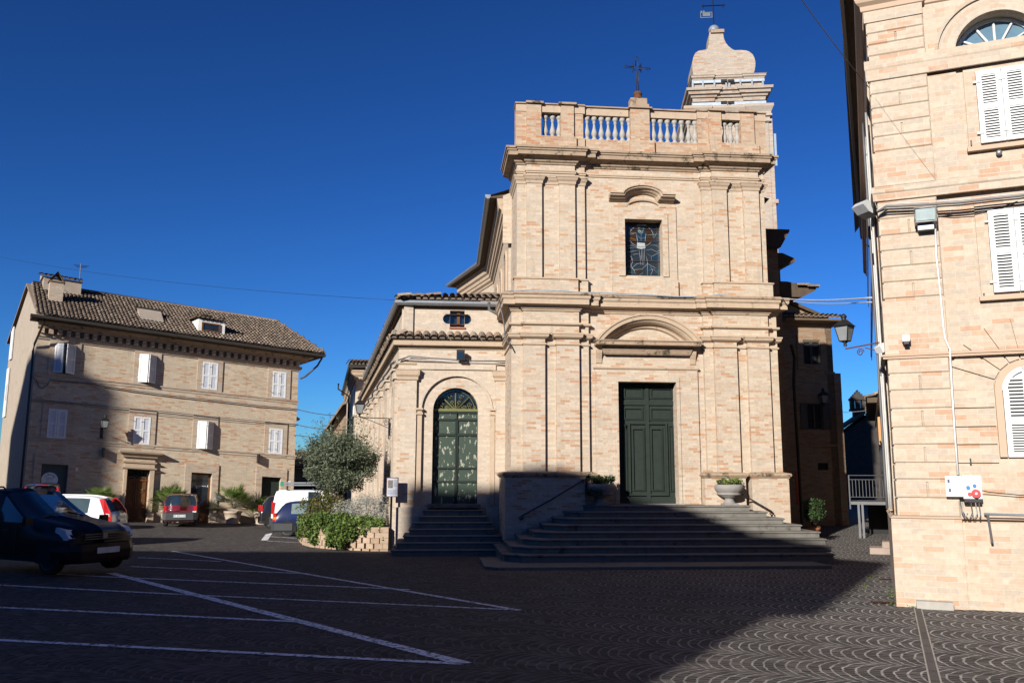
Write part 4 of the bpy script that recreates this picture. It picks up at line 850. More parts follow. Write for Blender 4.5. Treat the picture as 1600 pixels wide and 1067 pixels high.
cc_ = [AN.px(x, y, .1) for x, y in ((624, 561), (650, 562), (690, 563.5), (720, 566), (770, 567), (799, 571))]
cablething('wall_cable', 'pale conduit below the cable bundle on the annex front', [AN(a, .08, b) for a, b in cc_], .02, M['cable_pale'])
cablething('wall_cable', 'tangled grey cables running back along the annex side wall under its cornice', [AS(-i * 1.1, .12 + .05 * math.sin(i * 2.1), nb(563, 622) - .05 * math.cos(i * 1.7)) for i in range(20)], .04, M['cable'])
cp_ = [CH.px(x, y, w_) for x, y, w_ in ((781, 467, .4), (783, 480, .45), (786, 492, .42), (788, 505, .4), (789, 520, .4), (793, 532, .36), (799, 545, .3))]
cablething('drop_cable', 'grey cable dropping down the left corner of the church below the cornice', [CH(p[0], .3, p[1]) for p in cp_], .02, M['cable'])
cc_ = [CH.px(x, y, .5) for x, y in ((790, 455), (830, 452.5), (880, 454), (905, 456), (960, 458), (1010, 460), (1060, 463), (1100, 463), (1125, 460), (1160, 464), (1215, 466))]
cablething('ledge_cable', 'blue grey cable lying along the top of the church lower cornice', [CH(a, .36, b + .02) for a, b in cc_], .016, plain('blue_cable', (.2, .28, .38), .5))
bx_ = thing('junction_box', 'white box on the annex wall beside the church corner', 'junction box', AN(na(793, 720, .1), 0, nb(732, 793)))
MB(AN).box(na(789.5, 720, .15), na(798, 720, .15), .10, .22, nb(731.5, 793, .2), nb(711, 793, .2)).build('box_body', M['white'], bx_); MB(AN).box(na(790.5, 720, .2), na(797, 720, .2), .221, .228, nb(730, 793, .22), nb(712.5, 793, .22)).build('box_lid', M['white'], bx_)
def lantern(root, T, c, z, s=1.0):     # c=(a,w) centre, z base of glass
    a, w_ = c
    fr = MB(T)
    def sq(r, h): return [(a - r, w_ - r, h), (a + r, w_ - r, h), (a + r, w_ + r, h), (a - r, w_ + r, h)]
    lo, hi = sq(.10 * s, z), sq(.17 * s, z + .36 * s); ra_, rt = sq(.21 * s, z + .37 * s), sq(.08 * s, z + .52 * s)
    gl = MB(T)
    for i in range(4):
        j = (i + 1) % 4; gl.face([lo[i], lo[j], hi[j], hi[i]])
    for i in range(4): fr.tube([lo[i], hi[i]], .012 * s, 4)
    for q in (lo, hi): fr.tube(q + q[:1], .014 * s, 4)
    for i in range(4):
        j = (i + 1) % 4; fr.face([ra_[i], ra_[j], rt[j], rt[i]])
    fr.face(ra_); fr.lathe((a, w_), [(.08 * s, z + .52 * s), (.05 * s, z + .55 * s), (.07 * s, z + .6 * s), (.08 * s, z + .63 * s), (.05 * s, z + .67 * s), (.01, z + .70 * s)], 10)
    fr.lathe((a, w_), [(.02, z - .14 * s), (.05 * s, z - .10 * s), (.03 * s, z - .06 * s), (.10 * s, z)], 8)
    gl.build('lantern_glass', plain('frosted_glass', (.20, .21, .21), .3), root); fr.build('lantern_frame', M['iron'], root)
def scroll(mb, cx_, cy_, r, w_=None, along='a', t0=0, t1=600):
    pts = []
    for t in range(t0, t1, 30):
        rr = r * (1 - (t - t0) / (t1 - t0) * .75); p = (cx_ + rr * math.cos(R(t)), cy_ + rr * math.sin(R(t))); pts.append((p[0], w_, p[1]) if along == 'a' else (w_, p[0], p[1]))
    mb.tube(pts, .01, 5)
# lamp on the annex side wall
lz = AS.P.z + 0; la = -1.6; zl = 1.75 + (741 - 655) / 1330 * (corner.y + 1.55)
lamp = thing('wall_lantern', 'old street lantern on a scrolled bracket on the annex side wall above the olive tree', 'street lamp', AS(la, 0, zl), group='wall mounted street lanterns')
bm_ = MB(AS); bm_.tube([(la, 0, zl), (la, 1.05, zl + .02)], .016, 6); bm_.tube([(la, .02, zl - .35), (la, .5, zl - .15), (la, .9, zl)], .011, 5); scroll(bm_, .22, zl - .14, .10, la, 'w'); bm_.box(la - .03, la + .03, 0, .02, zl - .4, zl + .1); bm_.build('bracket', M['iron'], lamp)
lantern(lamp, AS, (la, 1.05), zl + .14, .78)
# information panel on a post in front of the annex
ip = gp(607, 861); base_ = Vector((ip.x, ip.y, gz(ip.x, ip.y)))
IP = Fr((ip.x, ip.y, base_.z), R(5)); HZ = IP.b(745.5, 613); HB = IP.b(776, 613)
sign = thing('information_panel', 'upright information panel on a dark post beside the stone block planter', 'sign', base_)
p0s, p1s = IP.a(603.5, 760), IP.a(622.5, 760)
MB(IP).box(p0s, p1s, -.02, .02, HB, HZ).build('panel', plain('dark_red_frame', (.06, .02, .025), .5), sign)
MB(IP).box(p0s + .025, p1s - .025, .021, .026, HB + .02, HZ - .025).build('panel_face', plain('panel_paper', (.42, .44, .48), .4), sign)
W_ = p1s - p0s; H2 = HZ - HB
MB(IP).box(p0s + W_ * .14, p0s + W_ * .54, .027, .03, HZ - H2 * .55, HZ - H2 * .14).build('panel_photo', stone('panel_photo', (.25, .2, .14), (.06, .07, .1), None, 14), sign)
tx = MB(IP)
for k in range(6): tx.box(p0s + W_ * .6, p1s - W_ * .1, .027, .029, HZ - H2 * (.17 + k * .06), HZ - H2 * (.15 + k * .06))
for k in range(5): tx.box(p0s + W_ * .12, p1s - W_ * .12, .027, .029, HZ - H2 * (.65 + k * .055), HZ - H2 * (.63 + k * .055))
tx.build('panel_text', plain('text_grey', (.12, .14, .2), .6), sign)
MB(IP).tube([((p0s + p1s) / 2 - .02, -.04, HZ - .05), ((p0s + p1s) / 2 - .02, -.04, -.05)], .03, 8).lathe(((p0s + p1s) / 2 - .02, -.04), [(.07, -.02), (.07, .02), (.035, .04)], 10).build('post', M['iron'], sign)
# house beyond the annex
hb = at(556, 600, 46.6); HB_ = Fr((hb.x, 46.6, 0), R(5)); HS = Fr((hb.x, 46.6, 0), R(12.5) - math.pi / 2)
far = thing('far_house', 'tall pale house beyond the annex with dark gutter and white shutters', 'house', (hb.x, 51, -.8))
zr = HB_.b(574, 560, .3)
MB(HB_).box(0, 4, -6, 0, -1.5, zr).build('wall', BA, far); MB(HS).box(-17, 0, -1, .004, -1.5, zr).build('side_wall', BA, far)
hp = [HS(-17, 0, 0), HB_(0, 0, 0), HB_(4, 0, 0)]
MB(flip).sweep([(p.x, -p.y) for p in hp], [(0, zr - .7), (.08, zr - .65), (.1, zr - .5), (.2, zr - .4), (.25, zr - .25), (.3, zr - .2), (0, zr)]).build('cornice', M['trim'], far)
MB(flip).sweep([(p.x, -p.y) for p in hp], [(0, zr - .05), (.40, zr - .02), (.45, zr + .12), (-2, zr + .8)]).build('eave', M['gutter'], far)
tf = MB(); tiles(tf, HB_(-.42, .42, zr + .13), HB_.u, -HB_.n + Vector((0, 0, .3)), 4.5, 1.4, seed=4); tf.face([HB_(-.42, .42, zr + .12), HB_(4, .42, zr + .12), HB_(4, -1.5, zr + .7), HB_(-.42, -1.5, zr + .7)]); tf.build('roof_tiles', M['tile'], far)
for a, z_ in ((-1.2, zr - 2.6), (-3.5, zr - 2.6), (-1.2, zr - 6), (-3.5, zr - 6)): MB(HS).box(a - .5, a + .5, .01, .08, z_, z_ + 1.7).build('shutter', M['white'], far)
MB(HS).tube([(-8.5, .8, zr), (-8.5, .8, zr - .35), (-8.6, .1, zr - .8), (-8.6, .1, -1)], .06, 6).build('downpipe', M['gutter'], far)
hb = at(514, 660, 64.0); H3 = Fr((hb.x, 64.0, 0), R(8))
far2 = thing('far_house', 'dark shaded house furthest back in the alley left of the annex', 'house', (hb.x + 1, 66, -1))
z3 = H3.b(672, 514); z3b = H3.b(634, 533)
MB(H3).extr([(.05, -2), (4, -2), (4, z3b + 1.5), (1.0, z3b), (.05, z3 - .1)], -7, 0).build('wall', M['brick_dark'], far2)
MB(H3).extr([(-.25, z3 - .1), (1.0, z3b + .02), (4, z3b + 1.6), (4, z3b + 1.8), (1.0, z3b + .25), (-.25, z3 + .1)], -7, .6).build('roof', M['tile'], far2)
# ================================================================== LEFT HOUSE
K = .0545
LB = Fr((-11.1, 44, 0), R(33.3), K)
la_ = lambda x, y, w_=0: LB.a(x, y, w_)
lb_ = lambda x, y, w_=0: LB.px(x, y, w_)
LL = -la_(57, 540)
LS = Fr(LB(-LL, 0, 0), R(37.0) - math.pi / 2)
house = thing('brick_house', 'three storey brick house with white shutters and tiled roof across the car park', 'house', (LB(-LL / 2, 0, 0).x, LB(-LL / 2, 0, 0).y, -.3))
HB1 = M['brick_left']; HT = M['brick_trim']
ev = (lb_(280, 520, .93)[1]); ew = ev - .25       # eave level
DEP = 9.5
wins = []   # (x0,x1,y0,y1,kind)
W8 = [(84, 118, 537.5, 584.5, 'ajar'), (216, 244, 554, 599, 'vee'), (314.5, 341, 565.5, 609.5, 'shut'), (424, 447.5, 580, 622, 'shut'),
      (73, 105, 638.5, 685.5, 'shut'), (207, 235.5, 650.5, 695, 'shut'), (307, 333, 658, 702, 'vee'), (418.5, 442, 669, 709.5, 'shut')]
doors = [(60.5, 102.5, 725, 832, 'green'), (195, 231, 733, 820, 'portal'), (296.5, 329, 738.5, 822, 'glass'), (407, 437, 745, 824, 'plain')]
ops = []
for x0, x1, y0, y1, k in W8:
    ym = (y0 + y1) / 2; ops.append((la_(x0 + 1, ym), la_(x1 - 1, ym), lb_((x0 + x1) / 2, y1)[1] + .02, lb_((x0 + x1) / 2, y0)[1] - .02, 'r', .15))
for x0, x1, y0, y1, k in doors:
    ops.append((la_(x0, (y0 + y1) / 2), la_(x1, (y0 + y1) / 2), -1.0, lb_((x0 + x1) / 2, y0)[1], 'r', .28))
MB(LB).wall(-LL, 0, -1.2, ew, 0, ops).build('wall', HB1, house)
MB(LS).box(-DEP, 0, -.3, 0, -1.2, ew).extr([(-DEP, ew), (0, ew), (-DEP * .42, ew + 2.35)], -.3, 0).build('gable_wall', M['plaster'], house)
MB(LB).box(-.3, 0, -DEP, -.001, -1.2, ew).build('end_wall', HB1, house)
MB(LB).box(-LL, 0, -DEP, -DEP + .2, -1.2, ew).build('rear_wall', HB1, house)
# eaves with brackets
pth = [(-LL - .0, -.3), (-LL, 0), (0, 0), (0, -DEP)]
MB(LB).sweep([(-LL - .02, 0), (.0, 0), (0, -DEP)], [(0, ew - .75), (.05, ew - .73), (.08, ew - .66), (.14, ew - .62), (.14, ew - .50), (0, ew - .5)]).build('cornice', HT, house)
MB(LB).sweep([(-LL - .02, 0), (.0, 0), (0, -DEP)], [(0, ew - .27), (.36, ew - .26), (.38, ew - .16), (.55, ew - .08), (.60, ew), (0, ew)]).build('cornice', M['trim_top'], house)
nbk = 34
bk = MB(LB).box(-.09, .09, .0, .33, -.22, 0).build('eave_bracket', HT, house, world=False)
bk.data.transform(Matrix.Identity(4))
bkm = MB(); 
b0 = MB(); o0 = LB(0, 0, 0)
b0.T = lambda a, w_, b: LB(a, w_, b) - o0
b0.box(-.09, .09, .0, .33, -.22, 0)
me_b = b0.build('eave_bracket', HT, house, world=False); bpy.data.objects.remove(bk)
for i in range(nbk):
    a = -LL + .15 + i * (LL - .3) / (nbk - 1); loc = LB(a, 0, ew - .275) - house.location
    if i == 0: me_b.location = loc
    else: copy_part(me_b, house, loc)
MB(LB).sweep([(-LL - .35, 0), (0, 0), (0, -DEP)], [(0, ew + .001), (.9, ew + .05), (.93, ew + .14), (0, ew + .3)]).build('eave_board', M['soffit'], house)
MB(LB).sweep([(-LL - .4, 0), (0, 0), (0, -DEP)], [(.92, ew + .08), (.97, ew + .03), (1.04, ew + .05), (1.07, ew + .16), (.93, ew + .16)]).build('gutter', M['gutter'], house)
# roof
RW, RZ = -DEP * .42, ew + 2.45
rh = la_(430, 519, RW); eb = ew + .2
rfm = MB(LB)
eL, eR = -LL - .14, .95; SK = .065 * DEP
rfm.face([(eL, .95, eb), (eR, .95, eb), (rh, RW, RZ), (eL - SK * .42, RW, RZ)]); rfm.face([(eR, .95, eb), (eR, -DEP - .6, eb), (rh, RW, RZ)])
rfm.face([(eR, -DEP - .6, eb), (eL - SK, -DEP - .6, eb), (eL - SK * .42, RW, RZ), (rh, RW, RZ)])
rfm.face([(eL, .95, eb - .1), (eL - SK * .42, RW, RZ - .1), (eL - SK * .42, RW, RZ), (eL, .95, eb)]); rfm.face([(eL - SK, -DEP - .6, eb - .1), (eL - SK * .42, RW, RZ - .1), (eL - SK * .42, RW, RZ), (eL - SK, -DEP - .6, eb)])
roof = rfm.build('roof', M['tile'], house)
sl = (RZ - eb); run = .95 - RW; ls = math.hypot(sl, run)
tl = MB()
O = LB(eL, .97, eb + .01); Uu = (LB(1, 0, 0) - LB(0, 0, 0)); Vv = (LB(0, RW, RZ) - LB(0, .95, eb)).normalized()
tiles(tl, O, Uu, Vv, eR - eL, ls, clip=lambda u, v: u < (eR - eL) - v / ls * (eR - rh) + .1, seed=11, pu=.175, pv=.32, rad=.072)
Oh = LB(eR + .02, -DEP - .6, eb + .01); Uh = (LB(0, 1, 0) - LB(0, 0, 0)); Vh = (LB(rh, RW, RZ) - LB(eR, RW, eb)).normalized(); lh = math.hypot(eR - rh, sl)
tiles(tl, Oh, Uh, Vh, DEP + 1.55, lh, clip=lambda u, v: v / lh * (DEP + .6 + RW) < u < (DEP + 1.55) - v / lh * run, seed=12, pu=.175, pv=.32, rad=.072)
tl.tube([tuple(LB(eL, RW, RZ + .06)), tuple(LB(rh, RW, RZ + .06)), tuple(LB(eR, .95, eb + .06))], .11, 8, uvc=(.31, .77))
tl.build('roof_tiles', M['tile'], roof)
# string courses, window surrounds
for y0 in ((48, 583, 470, 628), (36, 682.5, 466, 713)):
    bmid = lb_((y0[0] + y0[2]) / 2, (y0[1] + y0[3]) / 2)[1]
    MB(LB).sweep([(-LL, 0), (0, 0), (0, -DEP)], [(0, bmid - .14), (.03, bmid - .13), (.03, bmid - .03), (.07, bmid - .01), (.07, bmid + .05), (0, bmid + .07)]).build('string_course', HT, house)
for (x0, x1, y0, y1, k), o in zip(W8, ops):
    a0, a1, b0_, b1_ = o[:4]; m_ = .23
    sr = MB(LB)
    sr.box(a0 - m_, a0, 0, .05, b0_ - .12, b1_ + .0); sr.box(a1, a1 + m_, 0, .05, b0_ - .12, b1_ + .0)
    sr.box(a0 - m_, a1 + m_, 0, .05, b1_, b1_ + .33); sr.box(a0, a1, 0, .05, b0_ - .12, b0_)
    sr.build('window_surround', HT, house)
    wnd = MB(LB).box(a0, a1, -.15, -.12, b0_, b1_).build('window', M['glass'], house)
    def leaf(p, q, z0_, z1_):       # a leaf between plan points p and q
        dx = Vector((q[0] - p[0], q[1] - p[1])); ln = dx.length; ux = dx / ln; nx = Vector((-ux.y, ux.x))
        T = lambda a, w_, b: LB(p[0] + ux.x * a + nx.x * w_, p[1] + ux.y * a + nx.y * w_, b)
        t = .075; hm = (z0_ + z1_) / 2
        sh = MB(T).ring(0, ln, z0_, z1_, t, -.02, .025).box(t, ln - t, -.02, .025, hm - .04, hm + .04).build('shutter', M['white'], house)
        MB(T).box(t - .005, ln - t + .005, -.012, .006, z0_ + t - .005, z1_ - t + .005).build('shutter_panel', M['panel'], sh)
        [MB(T).box(-.05, .06, .026, .034, zh, zh + .03).build('hinge', M['galv'], sh) for zh in (z0_ + .2, z1_ - .25)]
    am = (a0 + a1) / 2
    if k == 'shut': leaf((a0 + .005, .04), (am - .005, .04), b0_, b1_); leaf((am + .005, .04), (a1 - .005, .04), b0_, b1_)
    elif k == 'vee': leaf((a0, .05), (a0 + (am - a0) * .94, .36), b0_, b1_); leaf((a0 + (am - a0) * .94 + .04, .36), (a1, .05), b0_, b1_)
    else: leaf((a0, .05), (am - .10, .33), b0_, b1_); leaf((am + .04, .38), (a1, .05), b0_, b1_)
# ground floor doors
for (x0, x1, y0, y1, k), o in zip(doors, ops[8:]):
    a0, a1, _, b1_ = o[:4]; bb_ = lb_((x0 + x1) / 2, y1)[1]
    if k != 'portal':
        m_ = .3; s2 = MB(LB); s2.box(a0 - m_, a0, 0, .06, -.9, b1_); s2.box(a1, a1 + m_, 0, .06, -.9, b1_); s2.box(a0 - m_, a1 + m_, 0, .06, b1_, b1_ + .42); s2.build('door_surround', HT, house)
    if k == 'green':
        d_ = MB(LB).box(a0, a1, -.28, -.22, -.9, b1_).build('door', M['blue_door'], house)
        MB(LB).ring(a0 + .12, a1 - .12, .1, b1_ - .15, .05, -.22, -.2).build('door_frame', M['blue_door'], d_)
        cS = LB.px(77.5, 749.5, -.19); ss = MB(LB); rS = .33
        ss.extr(arc(cS[0], cS[1], rS, 0, 345, 23), -.2, -.185); sg_ = ss.build('round_sign', plain('pale_blue_white', (.62, .66, .72), .5), d_)
        ink = plain('dark_ink', (.03, .03, .06), .6)
        def text3(s, a, b, size, rot=0):
            cu = bpy.data.curves.new('txt', 'FONT'); cu.body = s; cu.size = size; cu.align_x = 'CENTER'; cu.align_y = 'CENTER'; tmp = bpy.data.objects.new('txt', cu); col.objects.link(tmp)
            dg = bpy.context.evaluated_depsgraph_get(); me = bpy.data.meshes.new_from_object(tmp.evaluated_get(dg)); bpy.data.objects.remove(tmp)
            for v in me.vertices:
                x, y = v.co.x * math.cos(rot) - v.co.y * math.sin(rot), v.co.x * math.sin(rot) + v.co.y * math.cos(rot)
                v.co = LB(a + x, -.182, b + y) - house.location
            me.materials.clear(); me.materials.append(ink); ob_ = bpy.data.objects.new('sign_lettering', me); col.objects.link(ob_); ob_.parent = sg_
        for i, ch in enumerate('La Bottega'):
            t = 145 - i * 12.2; text3(ch, cS[0] + rS * .74 * math.cos(R(t)), cS[1] + rS * .74 * math.sin(R(t)), .13, R(t - 90))
        ln_ = MB(LB)
        for q in (.08, .0, -.1): ln_.box(cS[0] - .16, cS[0] + .16, -.185, -.181, cS[1] + q, cS[1] + q + .018)
        ln_.box(cS[0] - .08, cS[0] + .09, -.185, -.181, cS[1] - .22, cS[1] - .18); ln_.build('sign_lettering', ink, sg_)
    elif k == 'portal':
        d_ = MB(LB).box(a0, a1, -.28, -.22, -.9, b1_).build('door', M['wood'], house); am = (a0 + a1) / 2; dz = MB(LB)
        for p, q in ((a0 + .05, am - .03), (am + .03, a1 - .05)):
            for z_ in (-.75, -.08, .6): dz.ring(p + .04, q - .04, z_ + .0, z_ + .6, .05, -.22, -.19)
        dz.box(am - .03, am + .03, -.22, -.18, -.9, b1_ - .5).box(a0, a1, -.22, -.17, b1_ - .52, b1_ - .44); dz.build('door_moulding', M['wood'], d_)
        MB(LB).tube([(am + .3 + .05 * math.cos(R(t)), -.18, .62 + .06 * math.sin(R(t))) for t in range(0, 361, 45)], .012, 5).build('knocker', M['fan_iron'], d_)
        gl_ = MB(LB).box(a0, a1, -.219, -.215, b1_ - .44, b1_).build('fanlight', M['glass'], d_)
        gg_ = MB(LB)
        for i in range(7): x = a0 + (i + .5) * (a1 - a0) / 7; gg_.tube([(x, -.2, b1_ - .44), (x, -.2, b1_)], .012, 4); gg_.tube([(x + .07 * math.cos(R(t)), -.2, b1_ - .22 + .07 * math.sin(R(t))) for t in range(0, 361, 60)], .009, 4)
        gg_.build('fanlight_grille', M['iron'], gl_)
        pt = MB(LB); pz_ = b1_ + .02; ph = (la_(188, 745) + 0, la_(244, 745))
        pt.box(ph[0] + .12, a0, 0, .17, -.9, pz_); pt.box(a1, ph[1] - .12, 0, .17, -.9, pz_)
        ent = lb_(215, 705, .45)[1]
        pt.box(ph[0] + .12, ph[1] - .12, 0, .15, b1_, ent - .35); pt.build('portal', M['trim'], house)
        pp = [(ph[0] + .1, 0), (ph[0] + .1, .16), (ph[1] - .1, .16), (ph[1] - .1, 0)]
        MB(LB).sweep(pp, [(0, pz_ - .04), (.06, pz_), (.08, pz_ + .06), (0, pz_ + .08)]).build('portal_moulding', M['trim'], house)
        MB(LB).sweep(pp, [(0, ent - .55), (.05, ent - .52), (.07, ent - .46), (0, ent - .44)]).build('portal_moulding', M['trim'], house)
        MB(LB).sweep(pp, [(0, ent - .30), (.06, ent - .26), (.09, ent - .2), (.14, ent - .16), (.24, ent - .09), (.28, ent - .02), (.28, ent), (0, ent + .04)]).build('portal_cornice', M['trim'], house)
        for p, q in ((ph[0] + .05, a0 + .02), (a1 - .02, ph[1] - .05)): MB(LB).box(p, q, 0, .24, -.9, -.42).build('portal_base', M['trim'], house)
    elif k == 'glass':
        d_ = MB(LB).box(a0, a1, -.28, -.22, -.95, .12).ring(a0, a1, .12, b1_, .09, -.28, -.22).build('door', M['wood'], house)
        MB(LB).box(a0 + .09, a1 - .09, -.27, -.25, .20, b1_ - .09).build('door_glass', M['glass'], d_)
        MB(LB).ring(a0 + .15, a1 - .15, -.75, .0, .06, -.22, -.19).build('door_moulding', M['wood'], d_)
        ln_ = MB(LB)
        for i in range(9): ln_.box(a0 + .25 + i * .06, a0 + .25 + i * .06 + (.035 if i % 3 else .045), -.248, -.243, .90, .95)
        ln_.box(a0 + .82, a0 + .88, -.248, -.243, .88, .98); ln_.build('door_lettering', M['panel'], d_)
    else:
        MB(LB).box(a0, a1, -.28, -.24, -.9, b1_).ring(a0, a1, -.9, b1_, .08, -.24, -.2).build('door', M['green_paint'], house)
# plinth pieces along the foot
ed = [-LL] + sum([[o[0] - .31, o[1] + .31] for o in ops[8:]], []) + [0]
for i in range(0, len(ed), 2): MB(LB).box(ed[i], ed[i + 1], 0, .05, -.9, -.38).build('plinth', HT, house)
for x, y in ((118, 733), (452, 753)):
    p = lb_(x, y); MB(LB).box(p[0] - .09, p[0] + .09, .0, .02, p[1] - .06, p[1] + .06).build('number_plate', plain('enamel_white', (.6, .62, .68), .3), house)
for x, y in ((161, 707), (402, 716)):
    p = lb_(x, y); MB(LB).box(p[0] - .03, p[0] + .03, .0, .3, p[1] - .22, p[1] + .22).build('wall_bracket', M['iron'], house)
p = lb_(341, 777); MB(LB).box(p[0] - .13, p[0] + .13, 0, .1, p[1] - .14, p[1] + .14).build('letter_box', M['galv'], house)
# downpipe at left corner
MB(LS).tube([(.9, -.1, ew + .1), (.85, -.1, ew - .1), (.15, .1, ew - 1.0), (-.1, .1, ew - 1.3), (-.1, .1, -1)], .05, 7).build('downpipe', M['gutter'], house)
MB(LB).tube([(.98, .7, ew + .02), (.9, .3, ew - .35), (.35, .1, ew - .95), (.1, .06, ew - 1.1)], .05, 7).build('downpipe', M['gutter'], house)
# windows of the gable wall
for x0, x1, y0, y1 in ((15, 26, 508, 565), (5, 12, 585, 622), (6, 15, 607, 645)):
    a0, b1_ = LS.px(x0, y0); a1, b0_ = LS.px(x1, y1)
    am_ = max((a0 + a1) / 2, -8.6); hm_ = .85; bm_0 = (LS.px((x0 + x1) / 2, (y0 + y1) / 2)[1])
    MB(LS).box(am_ - .4, am_ + .4, .03, .08, bm_0 - hm_, bm_0 + hm_).build('shutter', M['white'], house)
# chimneys, dormer, roof light, aerial
def roofz(w_): return eb + (RZ - eb) * (.95 - w_) / run
def chim(x, y, wr, wd, dp, ht, name):
    a = la_(x, y, wr); zb = roofz(wr)
    c_ = MB(LB).box(a - wd / 2, a + wd / 2, wr - dp, wr, zb - .6, zb + ht).build('chimney', HT, roof)
    cap = MB(LB); zz = zb + ht
    cap.box(a - wd / 2 - .06, a + wd / 2 + .06, wr - dp - .06, wr + .06, zz, zz + .06)
    for s in (-1, 1): cap.face([(a + s * wd * .55, wr + .1, zz + .06), (a, wr + .1, zz + .5), (a, wr - dp - .1, zz + .5), (a + s * wd * .55, wr - dp - .1, zz + .06)]); cap.face([(a + s * wd * .45, wr + .1, zz + .06), (a, wr + .1, zz + .42), (a, wr - dp - .1, zz + .42), (a + s * wd * .45, wr - dp - .1, zz + .06)])
    cap.build('chimney_cap', M['tile'], c_)
chim(86, 478, -1.2, .58, .6, 1.0, 'c1')
a = la_(100, 455, -3.0); a2 = la_(126, 462, -3.0); zq_ = roofz(-3.0)
ch = MB(LB).box(a - .9, a2, -4.2, -3.0, zq_ - .5, zq_ + .72).build('chimney', M['plaster'], roof)
MB(LB).prism([(-2.9, zq_ + .72), (-4.3, zq_ + 1.0), (-4.3, zq_ + .72)], a - .98, a2 + .05, lambda x, y, q: (q, x, y)).build('chimney_top', M['plaster'], ch)
tq = MB(); tiles(tq, LB(a - 1.0, -2.9, zq_ + .73), Uu, (LB(0, -1, .2) - LB(0, 0, 0)), a2 - a + 1.1, 1.3, seed=3); tq.build('chimney_tiles', M['tile'], ch)
# roof light
r0_, r1_ = la_(207, 500, -.6), la_(254, 505, -.6); zz = roofz(-1.2)
MB(LB).prism([(.05, roofz(.05) + .05), (-1.3, roofz(-1.3) + .36), (-1.3, roofz(-1.3) - .1)], r0_ + .3, r1_, lambda x, y, q: (q, x, y)).build('roof_light', M['plaster'], roof)
MB(LB).face([(0, 0, 0)] * 3) if False else None
MB(LB).box(r0_ + .2, r1_ + .1, -1.4, -1.2, roofz(-1.3) + .34, roofz(-1.3) + .4).build('roof_light_edge', M['gutter'], roof)
# dormer
DF = .25; da, db_ = la_(309.5, 510, DF), la_(351, 520, DF); dzt = lb_(330, 501, DF)[1]; dzb = roofz(DF) - .05
dm_ = MB(LB).prism([(DF, dzb), (DF, dzt), (-2.6, dzt + .12), (-2.6, dzb)], da, db_, lambda x, y, q: (q, x, y)).build('dormer', plain('white_render', (.62, .6, .56), .8), roof)
MB(LB).box(la_(316, 512, DF), la_(343, 516, DF), DF - .01, DF + .01, lb_(330, 518, DF)[1], lb_(330, 506, DF)[1]).build('dormer_window', M['glass'], dm_)
MB(LB).ring(la_(315, 512, DF), la_(344, 516, DF), lb_(330, 519, DF)[1], lb_(330, 505, DF)[1], .07, DF, DF + .05).build('window_frame', M['wood'], dm_)
tq = MB(); tiles(tq, LB(da - .08, DF + .15, dzt + .03), Uu, (LB(0, -1, .05) - LB(0, 0, 0)), db_ - da + .1, 2.6, seed=8); tq.build('dormer_tiles', M['tile'], dm_)
q = la_(323, 495, -1); cw = MB(LB).box(q - .1, q + .1, -1.1, -.9, dzt, dzt + .30); cw.box(q - .22, q + .22, -1.25, -.75, dzt + .40, dzt + .45)
for s in (-1, 1): cw.box(q + s * .12 - .02, q + s * .12 + .02, -1.02, -.98, dzt + .2, dzt + .41)
cw.build('stovepipe', M['iron'], dm_)
q = la_(124, 440, -3.2); an_ = MB(LB); zt0 = roofz(-3.2); an_.tube([(q, -3.2, zt0), (q, -3.2, zt0 + 1.6)], .02, 5)
for k in range(5): an_.tube([(q - .35 + .05 * k, -3.2, zt0 + 1.5 - .03 * k), (q + .4 - .05 * k, -3.2, zt0 + 1.55 - .03 * k)], .008, 4)
an_.build('aerial', M['galv'], roof)
# small tiled eave projecting from the far right corner
q = lb_(466, 655, -2); MB(LB).prism([(0, q[1] - .35), (.85, q[1] - .05), (.9, q[1] + .05), (0, q[1] + .45)], -4.5, -2.0, lambda x, y, r_: (x, r_, y)).build('side_porch_roof', M['tile'], house)
# wall lantern on the brick house
pl = lb_(159, 676); lp = LB(pl[0], 0, pl[1])
hl = thing('wall_lantern', 'old street lantern on a scrolled bracket on the brick house between two shuttered windows', 'street lamp', lp, group='wall mounted street lanterns')
mbq = MB(LB); mbq.box(pl[0] - .06, pl[0] + .06, 0, .03, pl[1] - .25, pl[1] + .25); mbq.tube([(pl[0], 0, pl[1] + .0), (pl[0], .75, pl[1] + .1)], .016, 6); mbq.tube([(pl[0], 0, pl[1] - .2), (pl[0], .3, pl[1] - .15), (pl[0], .7, pl[1] + .08)], .011, 5); scroll(mbq, .3, pl[1] - .05, .09, pl[0], 'w'); mbq.build('bracket', M['iron'], hl)
lantern(hl, LB, (pl[0], .75), pl[1] + .2, .85)
# cables across the brick house and in the air
def lcable(label, pts, w_=.1, r=.018, m_='cable'):
    P = [lb_(x, y, w_) for x, y in pts]; cablething('facade_cable', label, [LB(a, w_, b) for a, b in P], r, M[m_])
lcable('thick grey cable sagging across the brick house below the upper string course', [(0 + 50, 588), (57, 594), (60, 603), (66, 607), (74, 602), (78, 594), (140, 599), (200, 609), (260, 617), (340, 626), (400, 633), (455, 638), (466, 640)], r=.025)
lcable('pale cable pair sagging across the brick house above the lower windows', [(45, 624), (100, 628), (180, 636), (260, 643), (340, 652), (400, 657), (466, 664)])
lcable('thin cable just under the pair on the brick house', [(48, 627), (110, 631), (180, 640), (270, 649), (330, 654), (400, 660), (466, 663)], r=.012)
def air(label, a, b, s, r=.012, m_='cable'): cablething('overhead_cable', label, sag(a, b, s, 18), r, M[m_], cat='cable', group=None)
air('thin wire crossing the open sky from the left edge to the annex roof', at(-60, 389, 42), at(618, 469, 25), .35, .006, 'iron')
air('upper overhead cable between brick house and far house', LB(*((lambda p: (p[0], .1, p[1]))(lb_(466, 640, .1)))), at(541, 649, 50), .1, .02, 'cable_pale')
